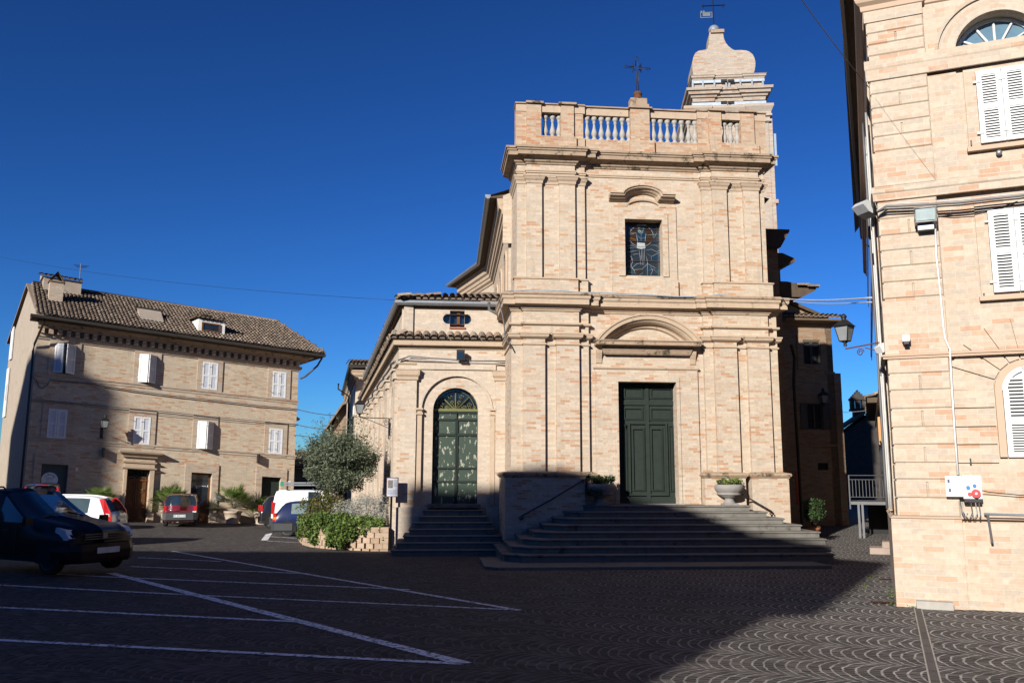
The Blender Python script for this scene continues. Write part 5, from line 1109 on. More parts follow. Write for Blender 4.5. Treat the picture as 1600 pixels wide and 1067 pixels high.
air('middle overhead cable between brick house and far house', LB(*((lambda p: (p[0], .1, p[1]))(lb_(466, 664, .1)))), at(541, 671, 50), .1, .02, 'cable_pale')
air('lowest overhead cable between brick house and far house', LB(*((lambda p: (p[0], .1, p[1]))(lb_(458, 679, .1)))), at(535, 682, 50), .1, .02, 'cable_pale')
# dark low building behind, right of the house
hb = at(480, 730, 60); LH = Fr((hb.x, 60, 0), R(4))
bar = thing('low_house', 'dark low tiled building behind the van and olive tree', 'house', (hb.x, 61, -1))
zt2 = LH.b(728, 480); MB(LH).box(-2, 7, -5, 0, -1.5, zt2).build('wall', M['brick_dark'], bar)
MB(LH).face([(0, 0, 0)] * 3) if False else None
rr_ = MB(LH); rr_.face([(-2.3, .6, zt2 - .1), (7, .6, zt2 - .1), (7, -3, zt2 + 1.1), (-2.3, -3, zt2 + 1.1)]); rr_.box(-2.3, 7, .5, .6, zt2 - .2, zt2 - .1); rr_.build('roof', M['tile'], bar)
tq = MB(); tiles(tq, LH(-2.3, .6, zt2 - .08), LH.u, Vector((0, 1, .33)), 9, 3.6, seed=15); tq.build('roof_tiles', M['tile'], bar)
MB(LH).box(-1.2, 1.5, .01, .06, -1.5, 1.3).build('garage_door', M['dark'], bar)

# ================================================================== CORNER HOUSE AT THE RIGHT
q = gp(1414, 946); RB = Fr((q.x, q.y, 0), R(-22.6)); RS = Fr((q.x, q.y, 0), R(-23.2) - math.pi / 2)
ra_ = lambda x, y, w_=0: RB.a(x, y, w_)
rp_ = lambda x, y, w_=0: RB.px(x, y, w_)
rb2 = lambda y, x=1400, w_=0: RB.b(y, x, w_)
corner_h = thing('corner_house', 'large cream and orange brick corner house with rusticated pilaster and white louvred shutters', 'house', (q.x, q.y, -.3))
BR = M['brick_right']; TR = M['trim_right']
HTOP = 11.2; RL = 21.0
pw = ra_(1450, 300); w0r = rp_(1522.5, 115); w0b = rp_(1532.5, 226)
wcx = ra_(1562, 105); hwv = wcx - (w0r[0] + w0b[0]) / 2
wz1, wz0 = w0r[1] + .0, w0b[1]
v0r = rp_(1546, 330); v0b = rp_(1555, 458)
vz1, vz0 = v0r[1], v0b[1]
gz1, gz0 = rp_(1590, 572)[1], rp_(1588, 714)[1]
gzs = gz1 - hwv
lzb, lzt = rp_(1500, 84)[1], rp_(1562, 27)[1]
opsR = [(wcx - hwv, wcx + hwv, wz0, wz1, 'r', .16), (wcx - hwv, wcx + hwv, vz0, vz1, 'r', .16), (wcx - hwv, wcx + hwv, gz0, gz1 + .05, 'a', .16), (wcx - .62, wcx + .62, lzb, lzb + .62, 'a', .3)]
MB(RB).wall(0, 7, -.8, HTOP, 0, opsR).box(7, 15, -.3, 0, -.8, HTOP).build('wall', BR, corner_h)
MB(RS).box(-RL, 0, -.3, 0, -1.5, HTOP).build('side_wall', BR, corner_h)
MB(RB).box(0, 7, -8, -7.8, -1, HTOP).build('rear_wall', BR, corner_h)
# rusticated corner: courses separated by grooves (front and side faces)
pw = ra_(1437, 100); plo = ra_(1482, 560)
def rust(ylist, w_, dep, xr_, name='rusticated_block', side=True, wd=None):
    zs = [rb2(y) for y in ylist]; g_ = .011
    for kk, (z1_, z0_) in enumerate(zip(zs[:-1], zs[1:])):
        mb = MB(RB); z1b, z0b = z1_ - g_, z0_ + g_; c_ = .018
        xa, xb_ = xr_
        # chamfered block
        p = [(xa, w_), (xb_, w_)]
        mb.box(xa, xb_, 0, w_ + dep - c_, z0b, z1b)
        if kk % 2:
            xm_ = (xa + xb_) / 2
            for p_, q_ in ((xa - dep + c_, xm_ - .02), (xm_ + .02, xb_ - c_)): mb.face([(p_, w_ + dep, z0b + c_), (q_, w_ + dep, z0b + c_), (q_, w_ + dep, z1b - c_), (p_, w_ + dep, z1b - c_)])
            mb.face([(xm_ - .02, w_ + dep, z0b + c_), (xm_, w_ + dep - .02, z0b + c_), (xm_, w_ + dep - .02, z1b - c_), (xm_ - .02, w_ + dep, z1b - c_)]); mb.face([(xm_ + .02, w_ + dep, z0b + c_), (xm_, w_ + dep - .02, z0b + c_), (xm_, w_ + dep - .02, z1b - c_), (xm_ + .02, w_ + dep, z1b - c_)])
        else: mb.face([(xa - dep + c_, w_ + dep, z0b + c_), (xb_ - c_, w_ + dep, z0b + c_), (xb_ - c_, w_ + dep, z1b - c_), (xa - dep + c_, w_ + dep, z1b - c_)])
        mb.face([(xa - dep + c_, w_ + dep, z0b + c_), (xb_ - c_, w_ + dep, z0b + c_), (xb_, w_ + dep - c_, z0b), (xa - dep, w_ + dep - c_, z0b)])
        mb.face([(xa - dep + c_, w_ + dep, z1b - c_), (xb_ - c_, w_ + dep, z1b - c_), (xb_, w_ + dep - c_, z1b), (xa - dep, w_ + dep - c_, z1b)])
        mb.face([(xb_ - c_, w_ + dep, z0b + c_), (xb_, w_ + dep - c_, z0b), (xb_, w_ + dep - c_, z1b), (xb_ - c_, w_ + dep, z1b - c_)])
        mb.box(xa - dep, xa, -1.0, w_ + dep - c_, z0b, z1b)
        mb.build(name, BR, corner_h)
PA = .0
xR1 = (PA, ra_(1436, 100) + .0); xR2 = (PA, ra_(1452, 300)); xR3 = (PA, ra_(1464, 400)); xR4 = (PA, ra_(1494, 737))
wpil = (ra_(1500, 780) + ra_(1484, 584) + ra_(1463, 345)) / 3
for zs_, in (([33.5, 51.5, 69.4, 87],), ([126.5, 147.6, 170, 194, 215, 238],), ([316, 344.5, 370, 394, 419.5, 443.5, 469],), ([561, 586, 612, 640.6, 669, 696, 724, 749.5, 778, 806.5],)):
    rust(zs_, .085, .022, (PA, wpil))
MB(RB).plan([(PA - .004, -1), (PA - .004, .087), (wpil - .003, .087), (wpil - .003, 0), (0, 0), (0, -1)], lg0 if False else -.5, HTOP - .01).build('corner_pilaster', BR, corner_h)
for y0_, y1_, dd0 in ((292, 238, -.02), (560, 469, -.02), (33, 8, 0)):
    MB(RB).plan([(PA - .05, -1), (PA - .05, .11), (wpil, .11), (wpil, 0), (0, 0), (0, -1)], rb2(y0_), rb2(y1_) + dd0).build('corner_pilaster', BR, corner_h)
MB(RB).box(PA - .05, wpil, 0, .10, rb2(8) + .01, HTOP).build('corner_pilaster', BR, corner_h)
def strR(y, h_, w_, x0=None, prof=None, name='string_course', m_=None):
    z = rb2(y); prof = prof or [(0, z - h_), (w_ * .5, z - h_ + .01), (w_ * .6, z - h_ * .5), (w_, z - h_ * .4), (w_, z - .01), (0, z + .01)]
    MB(RB).sweep([(-.06, -RL), (-.06, .10), (7, .10)], prof).build(name, m_ or BR, corner_h)
strR(94, rb2(94) - rb2(126), .03); strR(293, rb2(293) - rb2(316), .045); strR(555, rb2(555) - rb2(563), .05, m_=TR)
z = rb2(8); MB(RB).sweep([(-.06, -RL), (-.06, .10), (wpil, .10), (wpil, 0), (7, 0)], [(0, z - .1), (.03, z - .08), (.04, z), (.10, z + .05), (.12, z + .1), (.12, z + .3), (0, z + .32)]).build('capital', TR, corner_h)
# second raised strip between the string courses
st_a, st_b = wpil, ra_(1500, 250)
MB(RB).box(wpil, wcx - hwv - .27, 0, .03, rb2(290), rb2(128)).build('wall_panel', BR, corner_h)
# window surrounds
for z0_, z1_ in ((wz0, wz1), (vz0, vz1)):
    s3 = MB(RB); s3.box(wcx - hwv - .17, wcx - hwv, 0, .035, z0_ - .05, z1_); s3.box(wcx + hwv, wcx + hwv + .17, 0, .035, z0_ - .05, z1_); s3.box(wcx - hwv - .17, wcx + hwv + .17, 0, .035, z1_, z1_ + .14)
    s3.build('window_surround', TR if False else BR, corner_h)
    MB(RB).box(wcx - hwv - .2, wcx + hwv + .2, 0, .09, z0_ - .12, z0_ - .05).build('sill', TR, corner_h)
MB(RB).box(wcx - .62 - .3, 7, 0, .05, rb2(116), rb2(96, 1400)).build('sill_band', BR, corner_h)
c_l = lzb
MB(RB).rib(arc(wcx, lzb, .62, 180, 0, 26), [(.0, 0), (.0, .05), (.26, .05), (.26, .09), (.31, .09), (.31, 0)]).build('arch_moulding', BR, corner_h)
vo = MB(RB)
for i in range(9):
    t0, t1 = 180 - i * 20 - 1.2, 180 - (i + 1) * 20 + 1.2; r0q, r1q = hwv + .12, hwv + .75
    P_ = [(wcx + r * math.cos(R(t)), gzs + r * math.sin(R(t))) for r, t in ((r0q, t0), (r1q, t0), (r1q, t1), (r0q, t1))]
    vo.extr(P_, 0, .035)
vo.build('voussoir', BR, corner_h)
MB(RB).rib([(wcx - hwv, gz0), (wcx - hwv, gzs)] + arc(wcx, gzs, hwv, 180, 0, 20) + [(wcx + hwv, gz0)], [(0, 0), (0, .06), (.10, .06), (.10, 0)]).build('arch_moulding', TR, corner_h)
for y0, y1 in ((561, 586), (586, 612), (612, 640.6), (640.6, 669), (669, 696), (696, 724)):
    z1_, z0_ = rb2(y0) - .012, rb2(y1) + .012
    MB(RB).box(wpil + .03, wcx - hwv - .12 - (.0 if y0 > 610 else .55), 0, .035, z0_, z1_).build('rusticated_block', BR, corner_h)
# plinth and ledge
lg = rb2(808)
MB(RB).plan([(-.12, -3), (-.12, .13), (wpil + .01, .13), (wpil + .01, 0), (0, 0), (0, -3)], -.9, lg).build('plinth', BR, corner_h)
MB(RB).box(wpil + .015, 7, 0, .07, -.9, lg - .05).build('plinth', BR, corner_h)
MB(RS).box(-RL, -1.0, 0, .08, -1.5, lg - .1).build('side_plinth', BR, corner_h)
MB(RB).sweep([(-.12, -3), (-.12, .13), (wpil, .13), (wpil, .07), (7, .07)], [(0, lg), (.02, lg), (-.03, lg + .03)]).build('ledge', TR, corner_h)
kb = rp_(1422, 945, .2); MB(RB).box(ra_(1432, 945, .25), ra_(1490, 950, .25), .13, .30, -.6, gz(6, 13) + .11).build('kerb_stone', plain('pale_kerb', (.30, .28, .25), .8), corner_h)
# lunette
lw = MB(RB).extr([(wcx - .60, lzb)] + arc(wcx, lzb, .60, 180, 0, 20)[1:], -.26, -.24).build('lunette_window', plain('sky_glass', (.10, .17, .22), .08, 0, .8), corner_h)
lm = MB(RB); lm.rib(arc(wcx, lzb, .56, 180, 0, 20), [(0, -.24), (0, -.20), (.05, -.20), (.05, -.24)])
for t in (30, 60, 90, 120, 150): lm.tube([(wcx, -.22, lzb + .03), (wcx + .56 * math.cos(R(t)), -.22, lzb + .03 + .56 * math.sin(R(t)))], .022, 4)
lm.extr([(wcx - .14, lzb)] + arc(wcx, lzb, .14, 180, 0, 8)[1:], -.23, -.19); lm.box(wcx - .6, wcx + .6, -.24, -.19, lzb, lzb + .04); lm.build('glazing_bar', M['white'], lw)
# shutters
def louvre(a0, a1, z0_, z1_, w_, arched=False):
    t = .075; f_ = MB(RB)
    if not arched:
        f_.ring(a0, a1, z0_, z1_, t, w_, w_ + .045); hm = z0_ + (z1_ - z0_) * .5; f_.box(a0 + t, a1 - t, w_, w_ + .045, hm - .05, hm + .05); rng = ((z0_ + t, hm - .05), (hm + .05, z1_ - t))
        for z in (z0_ + .15, z1_ - .2): f_.box(a0 - .05, a0 + .05, w_ + .045, w_ + .06, z, z + .03)
    else:
        zs_ = z1_ - (a1 - a0) * (1.0); left = a0 < wcx - .01; r = hwv - .0
        f_.box(a0, a0 + t, w_, w_ + .045, z0_, gzs); f_.box(a1 - t, a1, w_, w_ + .045, z0_, gzs + (r * .97)); f_.box(a0 + t, a1 - t, w_, w_ + .045, z0_, z0_ + t)
        f_.rib(arc(wcx, gzs, r, 180, 90, 12) if left else arc(wcx, gzs, r, 90, 0, 12), [(0, w_), (0, w_ + .045), (-t, w_ + .045), (-t, w_)]); hm = z0_ + (gzs - z0_) * .55; f_.box(a0 + t, a1 - t, w_, w_ + .045, hm - .05, hm + .05); rng = ((z0_ + t, hm - .05), (hm + .05, gzs + r * .5))
    o = f_.build('shutter', M['white'], corner_h); step = .058
    for p, q in rng:
        s_ = MB(RB)
        n_ = 11; st2 = (q - p) / n_
        for i in range(n_):
            z = p + i * st2
            s_.box(a0 + t, a1 - t, w_ + .018, w_ + .032, z + st2 * .5, z + st2)
        s_.build('louvres', M['white'], o)
    MB(RB).box(a0 + t, a1 - t, w_ - .004, w_ + .001, rng[0][0], rng[1][1]).build('shutter_back', M['dark'], o)
for z0_, z1_ in ((wz0, wz1), (vz0, vz1)):
    louvre(wcx - hwv + .005, wcx - .004, z0_, z1_, .02); louvre(wcx + .004, wcx + hwv - .005, z0_, z1_, .02)
louvre(wcx - hwv + .01, wcx - .004, gz0, gz1, .01, True); louvre(wcx + .004, wcx + hwv - .01, gz0, gz1, .01, True)
for z0_, z1_ in ((wz0, wz1), (vz0, vz1), (gz0, gz1 + .04)): MB(RB).box(wcx - hwv, wcx + hwv, -.16, -.14, z0_, z1_).build('window', M['dark'], corner_h)
MB(RB).extr([(wcx - hwv * .97, gzs + hwv * .2)] + [p_ for p_ in arc(wcx, gzs, hwv * .97, 180, 0, 20) if p_[1] > gzs + hwv * .2] + [(wcx + hwv * .97, gzs + hwv * .2)], 0, .008).build('shutter_head', M['white'], corner_h)
# eave along the side
EZ = 10.7
MB(RS).box(-RL - .2, .6, -1, .30, HTOP, HTOP + .2).build('eave', M['soffit'], corner_h)
MB(RS).sweep([(-RL - .2, .30), (.6, .30)], [(0, HTOP), (.06, HTOP - .03), (.13, HTOP + .0), (.14, HTOP + .12), (0, HTOP + .14)]).build('gutter', M['gutter'], corner_h)
MB(RS).tube([(-RL + .1, .36, HTOP), (-RL + .1, .33, HTOP - .3), (-RL + .1, .08, HTOP - .45), (-RL + .1, .08, HTOP - 1)], .05, 6).build('downpipe', M['gutter'], corner_h)
rr2 = MB(RB); rr2.face([(-.4, .6, HTOP + .21), (8, .6, HTOP + .21), (8, -RL, HTOP + .3), (3.6, -8, HTOP + 2)]); rr2.face([(-.4, .6, HTOP + .21), (3.6, -8, HTOP + 2), (-.4, -RL, HTOP + .21)]); rr2.build('roof', M['tile'], corner_h)
for a_, z0_, z1_ in ((-3.5, 7.1, 8.9), (-7.0, 7.1, 8.9), (-10.5, 7.1, 8.9), (-3.5, 3.9, 5.7), (-7.0, 3.9, 5.7), (-10.5, 3.9, 5.7)):
    MB(RS).ring(a_ - .6, a_ + .6, z0_ - .1, z1_ + .1, .12, 0, .06).build('window_surround', TR, corner_h); MB(RS).box(a_ - .48, a_ + .48, .0, .02, z0_, z1_).build('shutter', M['white'], corner_h)
for a_ in (-5.0, -11.2): MB(RS).ring(a_ - .6, a_ + .6, -1, 2.2, .14, 0, .1).build('door_surround', TR, corner_h); MB(RS).box(a_ - .46, a_ + .46, 0, .03, -1, 2.05).build('door', M['wood'], corner_h)
for a_ in (-11.2,): MB(RS).box(a_ - .4, a_ + .4, 0, .62, gz(11, 24) - .2, gz(11, 24) + .14).box(a_ - .3, a_ + .3, 0, .3, gz(11, 24) + .141, gz(11, 24) + .30).build('door_step', plain('pink_stone', (.26, .2, .165), .8), corner_h)
# vertical pilaster strips of the side, rough
for a_ in (-1.6, -6.0, -11.8, -15): MB(RS).box(a_, a_ + .4, 0, .07, -1, HTOP - .2).build('side_pilaster', BR, corner_h)
# conduit, cables, boxes
P = [rp_(x, y, .14) for x, y in ((1461, 340), (1463, 400), (1469, 455), (1474, 510), (1477, 530), (1484, 545), (1487, 600), (1492, 680), (1497, 742))]
cablething('conduit', 'pale vertical conduit beside the corner pilaster of the corner house', [RB(p[0], .14, p[1]) for p in P], .016, plain('pale_conduit', (.6, .6, .6), .4), cat='pipe')
for i, (dy, r_, nm) in enumerate(((0, .02, 'thick grey cable on the corner house above the big floodlight'), (-4, .012, 'thin pale cable uppermost on the corner house string course'), (4, .014, 'dark cable lowest of the bundle on the corner house string course'))):
    P = [rp_(x, y + dy * (1 if x > 1380 else .3), .24) for x, y in ((1370, 331), (1385, 323), (1410, 322), (1450, 320), (1500, 317), (1550, 311), (1590, 307), (1660, 298))]
    cablething('facade_cable', nm, [RB(max(p[0], -.2), .24, p[1]) for p in P], r_, M[('cable', 'cable_pale', 'iron')[i]])
P = [rp_(x, y, .05) for x, y in ((1464, 335), (1490, 337), (1520, 335), (1560, 326), (1590, 315))]
cablething('facade_cable', 'thin dark wire sagging from the big floodlight towards the shutter', [RB(p[0], .06, p[1]) for p in P], .008, M['iron'])
for a_, w_, m_ in ((-.9, .10, 'cable_pale'), (-1.3, .16, 'cable'), (-2.1, .12, 'cable_pale'), (-2.6, .10, 'iron')):
    cablething('side_cable', {-.9: 'pale conduit nearest the corner on the lane side of the corner house', -1.3: 'grey cable second from the corner on the lane side of the corner house', -2.1: 'pale conduit third from the corner on the lane side', -2.6: 'black cable furthest from the corner on the lane side'}[a_], [RS(a_ + .04 * math.sin(k * 1.3), w_, 8.2 - k * .5) for k in range(15)], .022, M[m_])
# big floodlight
fl = thing('floodlight', 'large silver floodlight on the corner house beneath the cable bundle', 'floodlight', RB(ra_(1445, 340), .1, rb2(350, 1445)))
xa, xb_ = ra_(1429, 340, .3), ra_(1463, 340, .3); za, zb = rp_(1445, 349, .3)[1], rp_(1445, 326.5, .3)[1]
MB(RB).prism([(.16, za), (.32, za + .02), (.38, zb), (.16, zb)], xa, xb_, lambda x, y, q: (q, x, y)).build('housing', M['galv'], fl)
MB(RB).face([(0, 0, 0)] * 3) if False else None
lens = MB(RB); lens.face([(xa + .02, .334, za + .04), (xb_ - .02, .334, za + .04), (xb_ - .02, .384, zb - .02), (xa + .02, .384, zb - .02)]); lens.build('lens', plain('floodlight_glass', (.35, .42, .42), .1), fl)
lf2 = MB(RB); lf2.tube([(xa, .335, za + .02), (xb_, .335, za + .02), (xb_, .388, zb), (xa, .388, zb), (xa, .335, za + .02)], .014, 4); lf2.build('lens_frame', M['cable_pale'], fl)
MB(RB).box(xa + .04, xb_ - .04, .14, .26, za - .09, za).build('ballast_box', M['zinc'], fl)
# camera box and white side lamps
cbx = thing('security_camera', 'small white security camera box on the corner house face with dark underside', 'camera', RB(ra_(1416, 530), .1, rb2(530, 1416)))
p = rp_(1415.5, 530, .2); MB(RB).box(p[0] - .055, p[0] + .055, .11, .28, p[1] - .04, p[1] + .06).build('camera_housing', M['white'], cbx); MB(RB).box(p[0] - .035, p[0] + .035, .13, .285, p[1] - .085, p[1] - .041).build('camera_lens', M['iron'], cbx)
sl_ = thing('street_light', 'flat grey street light head jutting from the corner house beside the cables', 'street lamp', RS(-.5, .1, rb2(325, 1380)))
p = at(1357, 326, 14.3); T_ = Fr(p, R(20)); MB(T_).prism([(-.24, .02), (-.16, .10), (.12, .07), (.2, -.02), (.05, -.16), (-.12, -.1)], -.14, .14, lambda x, y, q: (x, q, y)).build('lamp_head', plain('grey_lamp', (.42, .43, .44), .4), sl_)
MB(T_).tube([(.15, 0, -.03), (.45, 0, -.02)], .03, 6).build('arm', M['galv'], sl_)
wl_ = thing('wall_spotlight', 'white spotlight at the corner of the corner house beside the lantern arm', 'spotlight', at(1385, 541, 14))
T_ = Fr(at(1382, 543, 13.9), R(20)); wm = MB(T_); wm.prism([(-.16, .0), (-.1, -.10), (.08, .02), (.02, .09)], -.07, .07, lambda x, y, q: (x, q, y)); wm.box(.02, .16, -.05, .05, -.04, .09); wm.build('lamp_head', M['white'], wl_); MB(T_).tube([(.1, 0, 0), (.3, 0, -.02)], .02, 5).build('arm', M['galv'], wl_)
# lantern on the corner house
lc = at(1321, 545, 15.2); endl = at(1392, 541, 14.6)
cl_ = thing('wall_lantern', 'street lantern with frosted glass on a long scrolled arm at the corner house', 'street lamp', endl, group='wall mounted street lanterns')
dirv = (endl - lc); dirv.z = 0; LA = Fr((lc.x, lc.y, lc.z), math.atan2(dirv.y, dirv.x)); dl = dirv.length
bm2 = MB(LA); bm2.tube([(0, 0, 0), (dl, 0, .06)], .014, 6); bm2.tube([(.36, 0, -.02), (.6, 0, -.10), (dl, 0, -.3)], .009, 5); scroll(bm2, .27, -.09, .07, 0, 'a'); bm2.build('bracket', M['rust'], cl_)
lantern(cl_, LA, (0, 0), .14, .72)
# electricity box
eb_ = thing('power_box', 'white electrical socket box with open door, blue and red sockets on the corner house', 'electrical box', RB(ra_(1513, 760), 0, rb2(780, 1513)))
wq = .2; e0, e1_, z1e, z0e = ra_(1504.5, 760, wq), ra_(1534, 760, wq), rp_(1518, 742.5, wq)[1], rp_(1518, 779, wq)[1]
MB(RB).box(e0, e1_, .07, wq, z0e, z1e).build('box_body', M['white'], eb_)
MB(RB).box(e0 + .01, e1_ - .01, .071, wq - .02, z0e - .05, z0e).build('box_underside', M['iron'], eb_)
dq = ra_(1477.5, 760, wq); dd_ = MB(RB).box(dq, e0 - .005, wq - .03, wq, z0e + .03, z1e - .01).build('box_door', M['white'], eb_)
MB(RB).box(dq + .03, dq + .06, wq, wq + .01, z1e - .11, z1e - .06).box(dq + .04, dq + .07, wq, wq + .01, z0e + .10, z0e + .15).build('latch', plain('navy_latch', (.03, .05, .12), .4), dd_)
hE, wE = z1e - z0e, e1_ - e0
MB(RB).box(e0 + .02, e1_ - .05, wq, wq + .004, z1e - hE * .33, z1e - hE * .30).box(e0 + wE * .12, e1_ - wE * .3, wq, wq + .004, z1e - hE * .10, z1e - hE * .085).box(e0 + wE * .16, e0 + wE * .48, wq, wq + .004, z1e - hE * .2, z1e - hE * .17).build('box_marking', M['zinc'], eb_)
for fx, fy, r_, c_ in ((.27, .52, .028, (.03, .16, .45)), (.62, .44, .026, (.03, .16, .45)), (.33, .8, .028, (.42, .06, .05)), (.66, .77, .062, (.6, .04, .04))):
    sk_ = MB(RB); c0_, c1_ = e0 + wE * fx, z1e - hE * fy
    sk_.extr(arc(c0_, c1_, r_, 0, 342, 19), wq, wq + (.05 if r_ > .05 else .02)); so_ = sk_.build('socket', plain('socket_colour', c_, .35), eb_)
    if r_ > .05: MB(RB).extr(arc(c0_, c1_, .018, 0, 324, 9), wq + .05, wq + .056).build('socket_pin', M['white'], so_)
for i, (fx, x2) in enumerate(((-.18, .35), (-.08, .55), (.38, -.25), (.62, -.2), (.8, .0))):
    a_ = e0 + wE * fx; mb = MB(RB); mb.tube([(a_, .15, z0e - .05), (a_ + .01, .16, z0e - .18 - i * .012), (a_ + wE * x2 * .5, .16, z0e - .30), (a_ + wE * x2, .13, z0e - .22 if i < 2 else z0e - .28)], .009, 5); mb.build('box_cable', M['cable_pale'] if i % 2 else M['zinc'], eb_)
cablething('lead_wire', 'thin dark lead running right from the open electrical box', [RB(e1_ - .1, .2, z0e + .15), RB(e1_ + .1, .1, z0e + .1), RB(e1_ + .5, .08, z0e + .06), RB(e1_ + 1.2, .08, z0e + .1)], .007, M['iron'])
hr = thing('wall_handrail', 'galvanised handrail bracketed on the corner house near the ground', 'handrail', RB(ra_(1545, 805), 0, .6))
h0, hz_ = rp_(1541, 803, .2), 0; MB(RB).tube([(h0[0], .07, h0[1]), (h0[0], .2, h0[1]), (h0[0] + 2.5, .2, h0[1] - .02)], .019, 7).tube([(h0[0] + .02, .2, h0[1]), (h0[0] + .05, .2, h0[1] - .42)], .017, 7).tube([(h0[0] + .05, .2, h0[1] - .41), (h0[0] + .05, .05, h0[1] - .41)], .014, 6).build('rail', M['galv'], hr)
for x, y, n_ in ((1577, 239, 'round dark wall fitting under the upper white shutters'),):
    p = rp_(1561, 239, .05); o = MB(RB).lathe((0, 0), [(.001, 0), (.05, 0), (.05, .04), (.03, .06), (.001, .06)], 12); o.T = lambda a, w_, b, p=p: RB(p[0] + a, .03 + b, p[1] + w_)
    o = MB(lambda a, w_, b, p=p: RB(p[0] + a, .03 + b, p[1] + w_)).lathe((0, 0), [(.001, 0), (.045, 0), (.045, .04), (.03, .06), (.001, .06)], 12).build('wall_fitting', M['zinc']); tag(o, n_, 'vent')
hkm = MB(RB)
for x, y in ((1495, 726), (1516, 690 + 30), (1411, 375), (1413, 408), (1537, 463), (1517, 225)):
    p = rp_(x, y); hkm.box(p[0] - .01, p[0] + .01, 0, .06, p[1] - .05, p[1] + .04)
hkm.build('wall_hook', M['iron'], corner_h)
# drain grates in the paving
for x0, x1, y, lab in ((1362, 1398, 941, 'rusty drain grate nearest the corner house corner'), (1374, 1400, 905, 'rusty drain grate in the middle of the lane mouth'), (1353, 1383, 864.5, 'rusty drain grate furthest up the lane')):
    A = gp(x0, y); B = gp(x1, y + .8); dv = (B - A).normalized(); ev_ = Vector((-dv.y, dv.x, 0)) * .09; g2 = MB(); lift = Vector((0, 0, .012))
    g2.face([A - ev_ + lift, B - ev_ + lift, B + ev_ + lift, A + ev_ + lift])
    for k in range(9): c = A.lerp(B, (k + .5) / 9) + lift; g2.face([c - ev_ * .8 - dv * .012 + lift * .4, c - ev_ * .8 + dv * .012 + lift * .4, c + ev_ * .8 + dv * .012 + lift * .4, c + ev_ * .8 - dv * .012 + lift * .4])
    o = g2.build('drain_grate', M['rust']); tag(o, lab, 'drain', 'drain grates')

# ================================================================== LANE
ln0 = at(1312, 700, 36.0); LA_ = Fr((ln0.x, 36.0, 0), R(6))
lp_ = lambda x, y, w_=0: LA_.px(x, y, w_)
lane = thing('lane_house', 'tall shaded brick house in the lane behind the church with dark shutters', 'house', (ln0.x - 1, 37, -.6))
xL = lp_(1225, 600)[0]; xRr = lp_(1309, 700)[0]
o1_ = (lp_(1255, 550)[0], lp_(1281, 550)[0], lp_(1268, 573)[1], lp_(1268, 533)[1], 'r', .15); o2_ = (lp_(1261, 650)[0], lp_(1285, 650)[0], lp_(1272, 671)[1], lp_(1272, 630)[1], 'r', .15); o3_ = (lp_(1278, 728)[0], lp_(1294, 728)[0], lp_(1286, 734)[1], lp_(1286, 723)[1], 'r', .15)
zl = lp_(1290, 508)[1]
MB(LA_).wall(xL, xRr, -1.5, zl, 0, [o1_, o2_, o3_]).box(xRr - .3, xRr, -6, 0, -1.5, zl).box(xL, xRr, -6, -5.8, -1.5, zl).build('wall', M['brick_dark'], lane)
gzz = lp_(1243, 473)[1]; MB(LA_).extr([(xL, zl), (xRr, zl), (lp_(1291, 493)[0], zl + .3), (lp_(1243, 473)[0], gzz), (xL, gzz)], -6, -.5).build('gable', M['brick_dark'], lane)
MB(LA_).extr([(lp_(1243, 473)[0], gzz), (lp_(1300, 497)[0], lp_(1300, 497)[1]), (lp_(1300, 497)[0], lp_(1300, 497)[1] + .12), (lp_(1243, 473)[0], gzz + .15)], -6, -.3).build('roof', M['soffit'], lane)
ez = lp_(1300, 500)[1] - .1
MB(LA_).sweep([(xL, 0), (xRr, 0), (xRr, -6)], [(0, ez - .25), (.1, ez - .2), (.15, ez - .08), (.5, ez - .02), (.55, ez + .05), (0, ez + .12)]).build('cornice', M['brick_dark'], lane)
tq = MB(); tiles(tq, LA_(xL, .55, ez + .08), LA_.u, -LA_.n + Vector((0, 0, .25)), xRr - xL + .4, 1.2, seed=21); tq.build('roof_tiles', M['tile'], lane)
wA = MB(LA_).box(o1_[0], o1_[1], -.12, -.08, o1_[2], o1_[3]).build('window', M['dark'], lane); MB(LA_).ring(o1_[0] - .28, o1_[1] + .28, o1_[2] - .15, o1_[3] + .3, .26, 0, .05).build('window_surround', M['brick_dark'], lane)
dsh = plain('dark_shutter', (.05, .05, .045), .6)
am = (o1_[0] + o1_[1]) / 2
for p, q in ((o1_[0], am - .01), (am + .01, o1_[1])): MB(LA_).ring(p, q, o1_[2], o1_[3], .05, -.06, -.02).build('shutter', dsh, wA)
wA = MB(LA_).box(o2_[0], o2_[1], -.12, -.08, o2_[2], o2_[3]).build('window', M['dark'], lane)
for p, q in ((o2_[0] - .30, o2_[0] - .0), (o2_[1], o2_[1] + .34)): MB(LA_).ring(p, q, o2_[2], o2_[3], .05, .02, .06).box(p + .05, q - .05, .03, .045, o2_[2] + .05, o2_[3] - .05).build('shutter', dsh, wA)
MB(LA_).ring(o2_[0], o2_[1], o2_[2], o2_[3], .05, -.08, -.04).box((o2_[0] + o2_[1]) / 2 - .03, (o2_[0] + o2_[1]) / 2 + .03, -.08, -.04, o2_[2], o2_[3]).build('window_frame', dsh, wA)
MB(LA_).box(o3_[0], o3_[1], -.12, -.08, o3_[2], o3_[3]).build('window', M['dark'], lane)
zs_ = lp_(1280, 696)[1]; MB(LA_).box(xL, xRr, 0, .05, zs_ - .05, zs_ + .05).build('string_course', M['brick_dark'], lane)
zs_ = lp_(1300, 583)[1]; MB(LA_).box(lp_(1290, 583)[0], xRr + .04, 0, .05, zs_ - .05, zs_ + .05).box(xRr, xRr + .3, -3, .02, -1.5, zs_).build('corner_pier', M['brick_dark'], lane)
